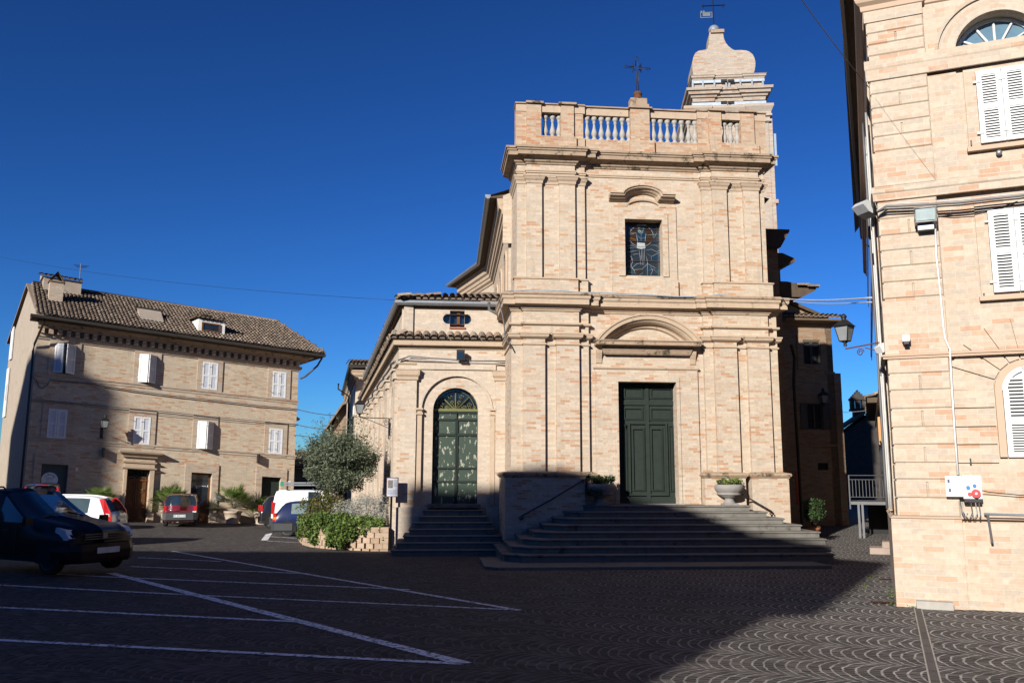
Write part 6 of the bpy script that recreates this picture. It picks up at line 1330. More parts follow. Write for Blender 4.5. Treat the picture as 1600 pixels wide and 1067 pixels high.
p = lp_(1278, 622); ll_ = thing('wall_lantern', 'dark street lantern in shade on the lane house between its windows', 'street lamp', LA_(p[0], 0, p[1]), group='wall mounted street lanterns')
mb = MB(LA_); mb.tube([(p[0], 0, p[1]), (p[0], .5, p[1])], .016, 5); mb.build('bracket', M['iron'], ll_); lantern(ll_, LA_, (p[0], .5), p[1] - .15 - .1, .9)
# small gabled house with bell cote at the end of the lane
q0 = at(1340, 700, 58.0); EH = Fr((q0.x, 58.0, 0), R(-14)); ep = lambda x, y, w_=0: EH.px(x, y, w_)
endh = thing('gabled_house', 'dark gabled house with an open bell cote at the far end of the lane', 'house', (q0.x, 59, -1))
e_l, e_r = ep(1316, 690), ep(1400, 640)
MB(EH).extr([(ep(1318, 690)[0], -2), (e_r[0], -2), (e_r[0], ep(1385, 625)[1]), (ep(1360, 645)[0], ep(1357, 646)[1]), (ep(1318, 672)[0], ep(1318, 676)[1])], -6, 0).build('wall', M['shade_toned'], endh)
MB(EH).extr([ep(1311, 674), ep(1357, 643), ep(1400, 615), ep(1400, 609), ep(1357, 638), ep(1311, 669)], -6, .5).build('roof', M['soffit'], endh)
bc0, bc1 = ep(1329, 640, -2), ep(1355, 640, -2); bzz = ep(1340, 628, -2)[1]; bzt = ep(1340, 617, -2)[1]
bcm = MB(EH); bcm.box(bc0[0] + .2, bc1[0] - .2, -2.8, -2, bzz - 3, bzz - .6); bcm.box(bc0[0], bc1[0], -2.9, -1.9, bzz - .6, bzz - .45)
wq_ = (bc1[0] - bc0[0])
for k in range(3): bcm.box(bc0[0] + .05 + k * (wq_ - .35) / 2, bc0[0] + .3 + k * (wq_ - .35) / 2, -2.8, -2, bzz - .45, bzz + .15)
bcm.box(bc0[0], bc1[0], -2.9, -1.9, bzz + .15, bzz + .3)
for k in range(4): bcm.box(bc0[0] + .12 + k * .13, bc1[0] - .12 - k * .13, -2.8, -2, bzz + .3 + k * .14, bzz + .44 + k * .14)
bcm.build('bell_cote', M['shade_toned'], endh)
# pale strip house at the left of it
q1 = at(1316, 700, 70.0); EH2 = Fr((q1.x, 70.0, 0), 0)
eh2 = thing('pale_house', 'blue grey plastered house glimpsed at the end of the lane', 'house', (q1.x, 71, -1)); zz = EH2.b(690, 1316)
MB(EH2).box(-2, 3, -4, 0, -2, zz).build('wall', plain('grey_plaster', (.28, .28, .3), .9), eh2); MB(EH2).box(-2.2, 3.2, -4, .3, zz, zz + .2).build('roof', M['soffit'], eh2); MB(EH2).box(-.4, .5, .01, .05, -2, .6).build('door', M['galv'], eh2)
# lane house on the right side, beyond the corner house
q2 = RS(-RL - .2, 0, 0); LR = Fr((q2.x + .0, q2.y, 0), R(-22.6) - math.pi / 2); LF = Fr((q2.x, q2.y, 0), R(-22.6))
rl_ = thing('lane_side_house', 'rough plastered house with orange shutter beyond the corner house in the lane', 'house', (q2.x, q2.y + 3, -1))
MB(LR).box(-12, -.3, -3, .10, -1.5, 4.6).build('wall', M['plaster'], rl_)
MB(LR).box(-12.3, -.1, -3, .55, 4.6, 4.8).build('roof', M['soffit'], rl_)
MB(LR).box(-1.9, -1.1, .11, .2, 3.0, 4.1).build('shutter', plain('orange_shutter', (.45, .2, .06), .6), rl_)
MB(LR).box(-4.4, -3.6, .11, .15, -1, 2.0).build('door', M['dark'], rl_)
tq = MB(); tiles(tq, LR(-12.3, .55, 4.8), LR.u, -LR.n + Vector((0, 0, .3)), 12, 1.4, seed=31); tq.build('roof_tiles', M['tile'], rl_)
# raised landing with railing
q3 = at(1332, 780, 29.3); LD = Fr((q3.x, 29.3, 0), R(-21)); dp_ = lambda x, y, w_=0: LD.px(x, y, w_)
land = thing('metal_landing', 'raised grey metal landing with vertical bar railing in the lane', 'landing', (q3.x, 35, -.6))
x0_, x1_ = dp_(1328, 780)[0], dp_(1381, 780)[0]; zd_, zt_2 = dp_(1350, 783.5)[1], dp_(1350, 742.5)[1]
MB(LD).box(x0_, x1_ + .6, -2.2, 0, zd_ - .1, zd_).build('deck', M['cable'], land)
rl3 = MB(LD)
for z in (zt_2, zt_2 - .14, zd_ + .15): rl3.tube([(x0_, 0, z), (x1_ + .4, 0, z)], .016, 5)
for z in (zt_2, zd_ + .15): rl3.tube([(x0_, 0, z), (x0_, -2.2, z)], .016, 5)
rl3.tube([(x0_, 0, zd_ - .25), (x0_, 0, zt_2)], .025, 5)
for k in range(1, 11): x = x0_ + k * (x1_ - x0_) / 10; rl3.tube([(x, 0, zd_ + .15), (x, 0, zt_2 - .14)], .011, 4)
for k in range(1, 10): rl3.tube([(x0_, -k * .22, zd_ + .15), (x0_, -k * .22, zt_2)], .011, 4)
rl3.build('railing', M['cable'], land)
lgm = MB(LD)
for x in (dp_(1342, 800)[0], dp_(1348, 800)[0]): lgm.box(x - .035, x + .035, -.07, 0, -1.2, zd_ - .1)
lgm.build('leg', M['cable'], land); MB(LD).box(x0_ + .6, x1_ + .6, -2.4, -2.3, -1.2, zd_ - .1).build('back_panel', M['dark'], land)
# cables over the lane
air('double pale cable spanning from the church cornice to the corner house', at(1215, 465.5, 24.5), at(1362, 465, 16.5), .06, .016, 'cable_pale')
air('lower dark cable spanning from the church cornice to the corner house', at(1240, 471, 24.5), at(1362, 472, 16.5), .05, .012, 'cable_pale')
air('thin wire slanting down the sky to the corner house side', at(1235, -25, 12), at(1366, 147, 14.5), .05, .008, 'cable')
air('fine wire slanting across the corner house front from the eave', RB(.05, .14, rb2(158, 1368)), RB(ra_(1478, 305, .1), .12, rb2(305, 1478)), .02, .0016, 'cable')
air('thin cable above the gabled house at the lane end', at(1305, 644, 50), at(1362, 640, 45), .05, .012, 'cable_pale')
# ================================================================== BUILDINGS ACROSS THE SQUARE (behind the viewpoint; they throw the long shadow)
sx_, sy_ = -math.sin(SUN_AZ), -math.cos(SUN_AZ)
def opp(name, label, poly, Y=-12.0, depth=9.0, wn=()):
    x0 = min(p[0] for p in poly); x1 = max(p[0] for p in poly)
    r = thing(name, label, 'building', ((x0 + x1) / 2, Y, 0))
    T = lambda a, w_, b: Vector((a + sx_ * w_, Y + sy_ * w_, b))
    MB(T).prism(poly, 0, depth, lambda x, y, q: (x, q, y)).build('wall', M['brick_left'], r)
    wm_ = MB(lambda a, w_, b: Vector((a, Y + w_, b)))
    for a in wn:
        for z in (1.6, 5.2, 8.8, 12.2): wm_.ring(a - .6, a + .6, z, z + 1.9, .1, 0, .05); wm_.box(a - .5, a + .5, .01, .04, z + .1, z + 1.8)
    if wn: wm_.build('shutters', M['white'], r)
    return r
opp('town_hall', 'gabled brick building across the square behind the viewpoint', [(-23.75, -1), (-9.9, -1), (-9.9, 14.7), (-9.25, 14.75), (-9.3, 15.1), (-11.2, 15.75), (-12.8, 16.1), (-14.8, 17.2), (-17.5, 18.15), (-18.6, 18.42), (-19.9, 18.25), (-20.6, 18.75), (-23.4, 18.78), (-23.75, 18.6)], wn=(-21.5, -18, -14.5, -11.5))
opp('row_house', 'lower terraced building across the square behind the viewpoint', [(-47.0, -1), (-23.76, -1), (-23.76, 16.5), (-47.0, 16.5)], wn=(-44, -40, -36, -32, -27))
opp('corner_tower', 'tall brick tower house across the square behind the viewpoint', [(-54.5, -1), (-47.05, -1), (-47.05, 27.6), (-46.6, 27.9), (-47.02, 28.4), (-47.02, 28.8), (-46.6, 29.1), (-47.03, 29.45), (-47.5, 29.7), (-47.5, 30.7), (-47.75, 30.85), (-47.9, 30.0), (-48.5, 30.1), (-51, 30.6), (-52.5, 29.6), (-54.5, 28.5)], wn=(-51,))
opp('west_row', 'unseen plain brick terrace added to close the left side of the square and block sky light', [(-60, -1), (-54.6, -1), (-54.6, 15), (-60, 15)], wn=())  # unseen row, added to keep low sky light off the square
def side_row(name, label, x0, x1, y0, y1, h):
    r = thing(name, label, 'building', ((x0 + x1) / 2, (y0 + y1) / 2, -.5)); MB().box(x0, x1, y0, y1, -1.5, h).build('wall', M['brick_left'], r)
    MB().box(x0 - .4, x1 + .4, y0 - .4, y1 + .4, h, h + .25).build('roof', M['tile'], r)
side_row('side_house', 'unseen brick row on the far left side of the square, added to block sky light', -58, -47, -8, 26, 11)  # added out of view to darken the shade on the paving
side_row('side_house', 'unseen low brick house right of the viewpoint, added to block sky light', -9.2, 12, -20, -12.5, 7.2)  # unseen blocker, kept low so the sun still passes over it
side_row('side_house', 'unseen brick house continuing the corner house row behind the viewpoint, added to block sky light', 20.5, 30, -12, 5.5, 11)  # also added unseen, cuts sky light from the right
side_row('side_house', 'distant brick row beyond the left edge of the view', -75, -41, 54, 64, 8)
# ================================================================== CARS
tyre_m = plain('tyre_rubber', (.02, .02, .02), .85); rim_m = plain('silver_hubcap', (.45, .46, .48), .35, .4); bump_m = plain('dark_bumper_plastic', (.03, .032, .035), .6)
plate_m = plain('number_plate', (.55, .56, .56), .4); red_m = plain('red_lamp', (.42, .015, .015), .2, 0, .6); lamp_m = plain('clear_headlight', (.7, .75, .8), .12, .1, .9); orange_m = plain('orange_lamp', (.7, .2, .03), .25)
carglass = plain('car_glass', (.015, .022, .026), .04, 0, .9, 0)
mpv2 = [(0.0, .72, .66, .72, .70, .66), (.05, .77, 1.0, .77, 1.04, .70), (.22, .79, 1.02, .77, 1.54, .62), (.4, .79, 1.02, .78, 1.60, .62), (.6, .79, 1.0, .78, 1.61, .63), (.68, .79, 1.0, .78, 1.61, .63), (1.05, .79, .99, .78, 1.60, .62), (1.22, .79, .98, .78, 1.55, .61), (1.62, .79, .97, .77, 1.32, .65), (2.18, .79, .96, .76, 1.06, .70), (2.7, .785, .93, .75, 1.0, .69), (3.2, .77, .88, .73, .93, .66), (3.48, .73, .74, .69, .81, .60), (3.58, .66, .5, .62, .56, .52)]
m2seg = ['b', 's', 'b', 'w', 'b', 'w', 'b', 'S', 'S', 'b', 'b', 'b', 'b']
def car(label, paint, loc, head, st, seg, cgl=None, sc=(1, 1, 1), wheels=(.62, 2.95), wr=.29, rear=True, lampc=None, arch=True, platetxt=None, low=None):
    r = thing('parked_car', label, 'car', (loc[0], loc[1], loc[2]), 'cars parked in the square', R(head))
    S = lambda x, y, z: Vector((x * sc[0], y * sc[1], z * sc[2]))
    body = MB(S); gl = MB(S); bp_ = MB(S)
    def ring(s):
        x, hs, zb_, hb_, zt_, ht = s
        z1 = .22 if low is None else low
        h = [(0, z1), (hs - .06, z1), (hs, z1 + .12), (hs + .02, (z1 + .12 + zb_) / 2), (hb_, zb_), (ht + .03, zt_ - .07), (ht, zt_ - .03), (ht * .8, zt_), (0, zt_ + .02)]
        return [(x, y, z) for y, z in h]
    def cr(i, t):
        p = [st[max(i - 1, 0)], st[i], st[i + 1], st[min(i + 2, len(st) - 1)]]; o = []
        for k in range(6):
            a, b, c, d = (q[k] for q in p); h0, h1, h2 = max(p[1][0] - p[0][0], 1e-3), p[2][0] - p[1][0], max(p[3][0] - p[2][0], 1e-3)
            m1 = 0 if (b - a) * (c - b) <= 0 else 2 / (h0 / (b - a) + h1 / (c - b)) * h1 if i > 0 else (c - b)
            m2 = 0 if (c - b) * (d - c) <= 0 else 2 / (h1 / (c - b) + h2 / (d - c)) * h1 if i + 2 < len(st) else (c - b)
            if i > 0 and (b - a) * (c - b) > 0: m1 = 2 * h1 / (h0 / (b - a) + h1 / (c - b))
            if i + 2 < len(st) and (c - b) * (d - c) > 0: m2 = 2 * h1 / (h1 / (c - b) + h2 / (d - c))
            o.append((2 * t**3 - 3 * t**2 + 1) * b + (t**3 - 2 * t**2 + t) * m1 + (-2 * t**3 + 3 * t**2) * c + (t**3 - t**2) * m2)
        o[0] = p[1][0] + (p[2][0] - p[1][0]) * t; return tuple(o)
    ns, nseg = [], []
    for i in range(len(st) - 1):
        for k in range(3): ns.append(cr(i, k / 3)); nseg.append(seg[i])
    st = ns + [st[-1]]; seg = nseg
    rg = [ring(s) for s in st]
    for i, sg in enumerate(seg):
        for k in range(8):
            for m_ in (1, -1):
                q = [(p[0], p[1] * m_, p[2]) for p in (rg[i][k], rg[i][k + 1], rg[i + 1][k + 1], rg[i + 1][k])]
                if (k == 4 and sg in 'wS') or (k >= 6 and sg in 'sS'): gl.face(q, None, True)
                elif k in (1,) : bp_.face(q, None, True)
                else: body.face(q, None, True)
    for e in (0, -1):
        body.face([p for p in rg[e]] + [(p[0], -p[1], p[2]) for p in reversed(rg[e][1:-1])])
    bo = body.build('body', paint, r, world=False); gl.build('car_windows', cgl or carglass, r, world=False); bp_.build('sill', bump_m, r, world=False)
    Lc = st[-1][0]; hw = max(s[1] for s in st)
    for x in wheels:
        for m_ in (1, -1):
            y0 = m_ * (hw - .20); T = lambda a, w_, b, x=x, y0=y0, m_=m_: S(x + a, y0 + m_ * b, 0) + Vector((0, 0, (wr + w_) * sc[2]))
            wh = MB(T).lathe((0, 0), [(wr * .62, 0), (wr * .95, .0), (wr, .03), (wr, .17), (wr * .93, .205), (wr * .66, .21)], 24).build('wheel', tyre_m, r, world=False)
            MB(T).lathe((0, 0), [(.01, .10), (wr * .66, .10), (wr * .66, .213), (wr * .6, .205), (wr * .3, .19), (.01, .20)], 20).build('rim', rim_m, wh, world=False)
            sl = MB(T)
            for k in range(6):
                t = k * 60; c_, s__ = math.cos(R(t)), math.sin(R(t)); sl.face([(wr * (.38 * c_ - .1 * s__), wr * (.38 * s__ + .1 * c_), .214), (wr * (.38 * c_ + .1 * s__), wr * (.38 * s__ - .1 * c_), .214), (wr * (.56 * c_ + .12 * s__), wr * (.56 * s__ - .12 * c_), .214), (wr * (.56 * c_ - .12 * s__), wr * (.56 * s__ + .12 * c_), .214)])
            sl.build('rim_slot', tyre_m, wh, world=False)
            if arch:
                T2 = lambda a, w_, b, x=x, m_=m_: S(x + a, m_ * (hw + .012 + b), 0) + Vector((0, 0, (wr + .02 + w_) * sc[2]))
                MB(T2).extr(arc(0, 0, wr + .055, -25, 205, 18), 0, .012) if False else None
                am_ = MB(lambda a, w_, b, x=x, m_=m_: S(x + a, m_ * (hw + .022 + w_), 0) + Vector((0, 0, (wr + b) * sc[2])))
                am_.extr(arc(0, 0, wr + .06, -15, 195, 18), -.03, 0); am_.build('wheel_arch', plain('arch_black', (.008, .008, .008), .9), r, world=False)
                # wheels stand proud of the dark arch
    for m_ in (1, -1):
        xm = low and Lc * .66 or Lc * .64
        MB(S).prism([(xm, .93), (xm + .14, .93), (xm + .12, 1.07), (xm + .02, 1.07)], m_ * (hw + .02), m_ * (hw + .17), lambda x, y, q: (x, q, y)).build('wing_mirror', paint, r, world=False)
        dh = MB(S); dh.box(Lc * .42, Lc * .42 + .16, m_ * (hw + .012), m_ * (hw + .045), .80, .83); dh.build('door_handle', bump_m, r, world=False)
    return r, S
def part(r, S, name, mat, fn):
    mb = MB(S); fn(mb); return mb.build(name, mat, r, world=False)
def paint(name, c, rough=.25): return plain(name, c, rough, 0, .5, 1.0)
hatch = [(0.0, .70, .62, .68, .66, .62), (.05, .76, .86, .75, .90, .68), (.12, .79, .93, .76, .97, .70), (.42, .80, .95, .78, 1.36, .58), (.72, .81, .95, .78, 1.43, .585), (1.02, .81, .945, .785, 1.45, .59), (1.92, .82, .93, .79, 1.46, .60), (2.02, .82, .93, .79, 1.455, .60), (2.36, .82, .92, .79, 1.38, .59), (3.02, .81, .89, .77, .96, .70), (3.45, .79, .80, .74, .86, .66), (3.68, .72, .66, .68, .72, .58), (3.74, .64, .50, .6, .54, .5)]
hseg = ['b', 'b', 's', 'b', 'w', 'w', 'b', 'S', 'S', 'b', 'b', 'b']
boxy = [(0.0, .70, .62, .70, .66, .66), (.04, .73, .90, .73, .93, .70), (.20, .74, .93, .73, 1.36, .60), (.5, .74, .93, .735, 1.41, .60), (1.35, .74, .92, .735, 1.42, .61), (1.45, .74, .92, .735, 1.42, .61), (2.15, .74, .91, .735, 1.37, .60), (2.6, .74, .90, .73, .95, .68), (3.2, .72, .80, .70, .84, .64), (3.38, .66, .60, .64, .64, .56)]
bseg = ['b', 's', 'b', 'w', 'b', 'w', 'S', 'b', 'b']
mpv = [(0.0, .72, .66, .72, .70, .66), (.05, .77, 1.0, .77, 1.04, .70), (.22, .79, 1.02, .77, 1.54, .62), (.5, .79, 1.02, .78, 1.60, .62), (1.2, .79, 1.0, .78, 1.62, .63), (1.3, .79, 1.0, .78, 1.62, .63), (2.1, .79, .97, .78, 1.60, .62), (2.35, .79, .97, .78, 1.53, .61), (2.62, .79, .96, .77, 1.28, .66), (2.86, .79, .95, .76, 1.04, .70), (3.3, .77, .88, .73, .93, .66), (3.5, .73, .74, .69, .80, .60), (3.58, .66, .5, .62, .56, .52)]
mseg = ['b', 's', 'b', 'w', 'b', 'w', 'b', 'S', 's', 'b', 'b', 'b']
def gloc(x, y): return (x, y, gz(x, y))
# dark car in the left corner
hd = -27; fx_, fy_ = -8.35, 17.9; Lm = 3.58 * 1.0
x0 = fx_ - Lm * math.cos(R(hd)); y0 = fy_ - Lm * math.sin(R(hd))
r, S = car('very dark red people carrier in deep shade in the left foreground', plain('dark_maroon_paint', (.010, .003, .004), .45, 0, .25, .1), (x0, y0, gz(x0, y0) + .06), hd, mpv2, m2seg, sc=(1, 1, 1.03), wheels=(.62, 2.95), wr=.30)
for m_ in (1, -1):
    hl_ = part(r, S, 'headlight', lamp_m, lambda mb: mb.prism([(3.05, .70), (3.08, .90), (3.36, .86), (3.50, .70), (3.42, .66)], m_ * .52, m_ * .755, lambda x, y, q: (x, q, y)))
    part(r, S, 'roof_rail', bump_m, lambda mb: mb.tube([(.35, m_ * .58, 1.60), (.42, m_ * .58, 1.66), (1.0, m_ * .58, 1.66), (1.1, m_ * .58, 1.60)], .018, 5))
    part(r, S, 'wiper', bump_m, lambda mb: mb.tube([(2.22, m_ * .5, 1.06), (2.06, m_ * .1 + .1, 1.15)], .014, 4))
part(r, S, 'grille', plain('chrome_grey', (.2, .2, .2), .3, .8), lambda mb: [mb.box(3.50, 3.575, -.45, .45, .66 + k * .045, .68 + k * .045) for k in range(3)])
part(r, S, 'badge', M['galv'], lambda mb: mb.extr(arc(0, .72, .045, 0, 330, 12), 0, .01) if False else mb.box(3.57, 3.60, -.05, .05, .68, .78))
part(r, S, 'front_bumper', plain('dark_maroon_bumper', (.012, .004, .005), .5, 0, .25), lambda mb: mb.sweep([(3.1, -.80), (3.45, -.76), (3.64, -.55), (3.68, 0), (3.64, .55), (3.45, .76), (3.1, .80)][::-1], [(0, .22), (.0, .22), (.03, .3), (.04, .45), (.0, .58), (-.08, .6)]))
part(r, S, 'number_plate', plate_m, lambda mb: mb.box(3.715, 3.73, -.26, .26, .40, .51))
part(r, S, 'door_line', bump_m, lambda mb: [mb.box(x, x + .012, -.815, -.808, .35, .98) for x in (.62, 1.9)])
# white hatchback
x0, y0 = -12.1, 26.9
r, S = car('white three door hatchback parked tail first behind the dark people carrier', paint('white_car_paint', (.72, .72, .72)), (x0, y0, gz(x0, y0)), 187, hatch, hseg, plain('pale_car_glass', (.05, .075, .08), .05, 0, .8), sc=(1.0, 1, 1.03))
for m_ in (1, -1):
    part(r, S, 'tail_lamp', red_m, lambda mb: mb.prism([(.02, .72), (.16, .70), (.26, .95), (.47, 1.35), (.33, 1.36), (.08, .98)], m_ * .72, m_ * .80, lambda x, y, q: (x, q * (1 - max(0, y - .9) * .50), y)))
part(r, S, 'rear_bumper', bump_m, lambda mb: mb.sweep([(.75, -.83), (.1, -.80), (-.05, -.66), (-.09, 0), (-.05, .66), (.1, .80), (.75, .83)], [(0, .22), (.03, .25), (.045, .42), (.03, .56), (-.06, .6)]))
part(r, S, 'number_plate', plate_m, lambda mb: mb.box(.0, .03, -.26, .26, .74, .85)); part(r, S, 'wiper', bump_m, lambda mb: mb.tube([(.08, 0, 1.0), (.16, .32, 1.03)], .016, 5))
part(r, S, 'door_line', bump_m, lambda mb: [mb.box(x, x + .012, m_ * .838, m_ * .845, .35, .93) for x in (1.45,) for m_ in (1, -1)])
# black car behind with red lamps
x0, y0 = -17.2, 31.6
r, S = car('black car with tall red tail lamps seen over the white hatchback roof', paint('black_paint', (.012, .012, .014)), (x0, y0, gz(x0, y0)), 116, mpv, mseg, plain('black_glass', (.008, .01, .012), .3, 0, .3), sc=(1, .82, 1.04))
for m_ in (1, -1): part(r, S, 'tail_lamp', red_m, lambda mb: mb.prism([(.0, .98), (.1, .98), (.22, 1.5), (.10, 1.5)], m_ * .66, m_ * .76, lambda x, y, q: (x, q * (1 - max(0, y - 1) * .25), y)))
part(r, S, 'brake_lamp', red_m, lambda mb: mb.box(.14, .2, -.22, .22, 1.54, 1.58))
# red small hatchback
x0, y0 = -14.1, 36.9
r, S = car('small dark red boxy hatchback seen from behind in front of the glass door', paint('wine_red_paint', (.12, .012, .024)), (x0, y0, gz(x0, y0) + .04), 107, boxy, bseg, sc=(.92, .90, .95), wr=.26, wheels=(.5, 2.7))
for m_ in (1, -1): part(r, S, 'tail_lamp', red_m, lambda mb: mb.box(-.01, .12, m_ * .60, m_ * .735, .70, .90))
part(r, S, 'reversing_lamp', plate_m, lambda mb: mb.box(-.012, .1, -.72, -.56, .62, .68)); part(r, S, 'rear_bumper', bump_m, lambda mb: mb.sweep([(.4, -.75), (.0, -.73), (-.07, -.6), (-.09, 0), (-.07, .6), (0, .73), (.4, .75)], [(0, .28), (.03, .30), (.04, .60), (-.06, .63)]))
part(r, S, 'number_plate', plate_m, lambda mb: mb.box(-.14, -.125, -.27, .27, .42, .53)); part(r, S, 'wiper', bump_m, lambda mb: mb.tube([(.04, .05, .95), (.10, -.32, 1.06)], .014, 4))
part(r, S, 'badge', M['galv'], lambda mb: mb.box(-.012, .03, .38, .50, .76, .79))
def ptxt(r, S, s, size, f):
    cu = bpy.data.curves.new('txt', 'FONT'); cu.body = s; cu.size = size; cu.align_x = 'CENTER'; cu.align_y = 'CENTER'; tmp = bpy.data.objects.new('txt', cu); col.objects.link(tmp)
    dg = bpy.context.evaluated_depsgraph_get(); me = bpy.data.meshes.new_from_object(tmp.evaluated_get(dg)); bpy.data.objects.remove(tmp)
    for v in me.vertices: v.co = S(*f(v.co.x, v.co.y))
    me.materials.clear(); me.materials.append(bump_m); o = bpy.data.objects.new('plate_lettering', me); col.objects.link(o); o.parent = r
ptxt(r, S, 'BT 445 CW', .11, lambda x, y: (-.143, -x, .475 + y))
# white van with ladder
x0, y0 = -10.0, 36.2
van = [(0.0, .74, .70, .74, .9, .72), (.05, .80, 1.05, .80, 1.2, .76), (.16, .82, 1.1, .82, 1.72, .70), (.4, .83, 1.1, .83, 1.80, .70), (1.55, .83, 1.08, .83, 1.82, .70), (1.6, .83, 1.08, .83, 1.82, .70), (2.2, .83, 1.06, .83, 1.80, .70), (2.35, .83, 1.06, .83, 1.79, .70), (2.75, .83, 1.05, .82, 1.68, .68), (3.35, .82, 1.02, .80, 1.10, .74), (3.8, .78, .9, .74, .95, .66), (3.95, .7, .6, .66, .66, .58)]
vseg = ['b', 's', 'b', 'b', 'b', 'w', 'b', 'S', 'S', 'b', 'b']
r, S = car('white panel van with an aluminium ladder on its roof near the house corner', paint('white_van_paint', (.74, .74, .74)), (x0, y0, gz(x0, y0)), 14, van, vseg, sc=(.9, 1, .93), wheels=(.75, 3.1), wr=.33)
for m_ in (1, -1): part(r, S, 'tail_lamp', red_m, lambda mb: mb.box(.0, .13, m_ * .66, m_ * .845, .80, 1.3))
part(r, S, 'rear_bumper', bump_m, lambda mb: mb.sweep([(.9, -.86), (.1, -.84), (-.03, -.7), (-.07, 0), (-.03, .7), (.1, .84), (.9, .86)], [(0, .25), (.03, .28), (.04, .6), (-.06, .66)]))
part(r, S, 'roof_bar', bump_m, lambda mb: [mb.box(x, x + .06, -.7, .7, 1.84, 1.88) for x in (.6, 1.8)])
r2 = thing('ladder', 'aluminium ladder with green end caps lying on the white van roof', 'ladder', (x0, y0, gz(x0, y0) + 1.84), rz=R(14))
T_ = lambda x, y, z: Vector((x, y, z)); lm2 = MB(T_)
for y in (-.62, -.34): 
    for z in (.03, .12): lm2.box(.35, 2.6, y - .03, y + .03, z, z + .06)
for k in range(9): lm2.tube([(.45 + k * .25, -.62, .08), (.45 + k * .25, -.34, .08)], .015, 5)
lm2.build('ladder_rails', M['galv'], r2, world=False)
MB(T_).box(.30, .42, -.66, -.30, .02, .19).box(2.52, 2.62, -.66, -.30, .02, .19).build('ladder_end', plain('green_plastic', (.02, .22, .12), .5), r2, world=False)
# dark blue hatchback
x0, y0 = -8.95, 32.9
r, S = car('dark blue hatchback half hidden by the planter shrubs in front of the white van', paint('navy_paint', (.008, .014, .055)), (x0, y0, gz(x0, y0)), 8, hatch, hseg, plain('pale_car_glass', (.14, .19, .19), .05, 0, .8), sc=(.92, .92, .88), wr=.30, wheels=(.60, 2.98))
for m_ in (1, -1): part(r, S, 'tail_lamp', orange_m if False else red_m, lambda mb: mb.box(.01, .14, m_ * .60, m_ * .80, .64, .98)); part(r, S, 'indicator_lamp', orange_m, lambda mb: mb.box(.005, .145, m_ * .66, m_ * .806, .72, .82))
part(r, S, 'rear_bumper', bump_m, lambda mb: mb.sweep([(.8, -.84), (.1, -.82), (-.03, -.68), (-.07, 0), (-.03, .68), (.1, .82), (.8, .84)], [(0, .24), (.03, .27), (.04, .55), (-.06, .6)]))
# small black car end behind the van
x0, y0 = -11.35, 39.0
r, S = car('black car mostly hidden behind the rear of the white van', paint('black_paint', (.012, .012, .014)), (x0, y0, gz(x0, y0)), 20, hatch, hseg, sc=(.8, .9, 1.0))
for m_ in (1, -1): part(r, S, 'tail_lamp', red_m, lambda mb: mb.box(.01, .14, m_ * .60, m_ * .80, .75, 1.0))

# ================================================================== PLANTS
def leaves(mb, c, rad, n, size, rnd, shell=.35, asp=.45, zmin=None, drop=0):
    c = Vector(c)
    for _ in range(n):
        while True:
            p = Vector((rnd.uniform(-1, 1), rnd.uniform(-1, 1), rnd.uniform(-1, 1)))
            if shell < p.length < 1: break
        q = Vector((c.x + p.x * rad[0], c.y + p.y * rad[1], c.z + p.z * rad[2]))
        if zmin is not None and q.z < zmin: continue
        d = Vector((rnd.gauss(0, 1), rnd.gauss(0, 1), rnd.gauss(0, .8) + .3 - drop)).normalized(); s = d.cross(Vector((rnd.gauss(0, 1), rnd.gauss(0, 1), rnd.gauss(0, 1)))).normalized()
        l_ = size * rnd.uniform(.6, 1.3); wv = s * l_ * asp; d = d * l_; u_ = (rnd.random(), rnd.random())
        mb.face([q - wv * .1, q + d * .5 + wv * .5, q + d, q + d * .5 - wv * .5], [u_] * 4)
def clumps(mb, c, rad, nc, n, size, rnd, cr=.32, **k):
    for _ in range(nc):
        while True:
            p = Vector((rnd.uniform(-1, 1), rnd.uniform(-1, 1), rnd.uniform(-1, 1)))
            if .3 < p.length < .95: break
        q = (c[0] + p.x * rad[0], c[1] + p.y * rad[1], c[2] + p.z * rad[2]); s = rnd.uniform(.6, 1.25) * cr
        leaves(mb, q, (s * rad[0], s * rad[1], s * rad[2]), int(n * rnd.uniform(.6, 1.3)), size, rnd, shell=.0, **k)
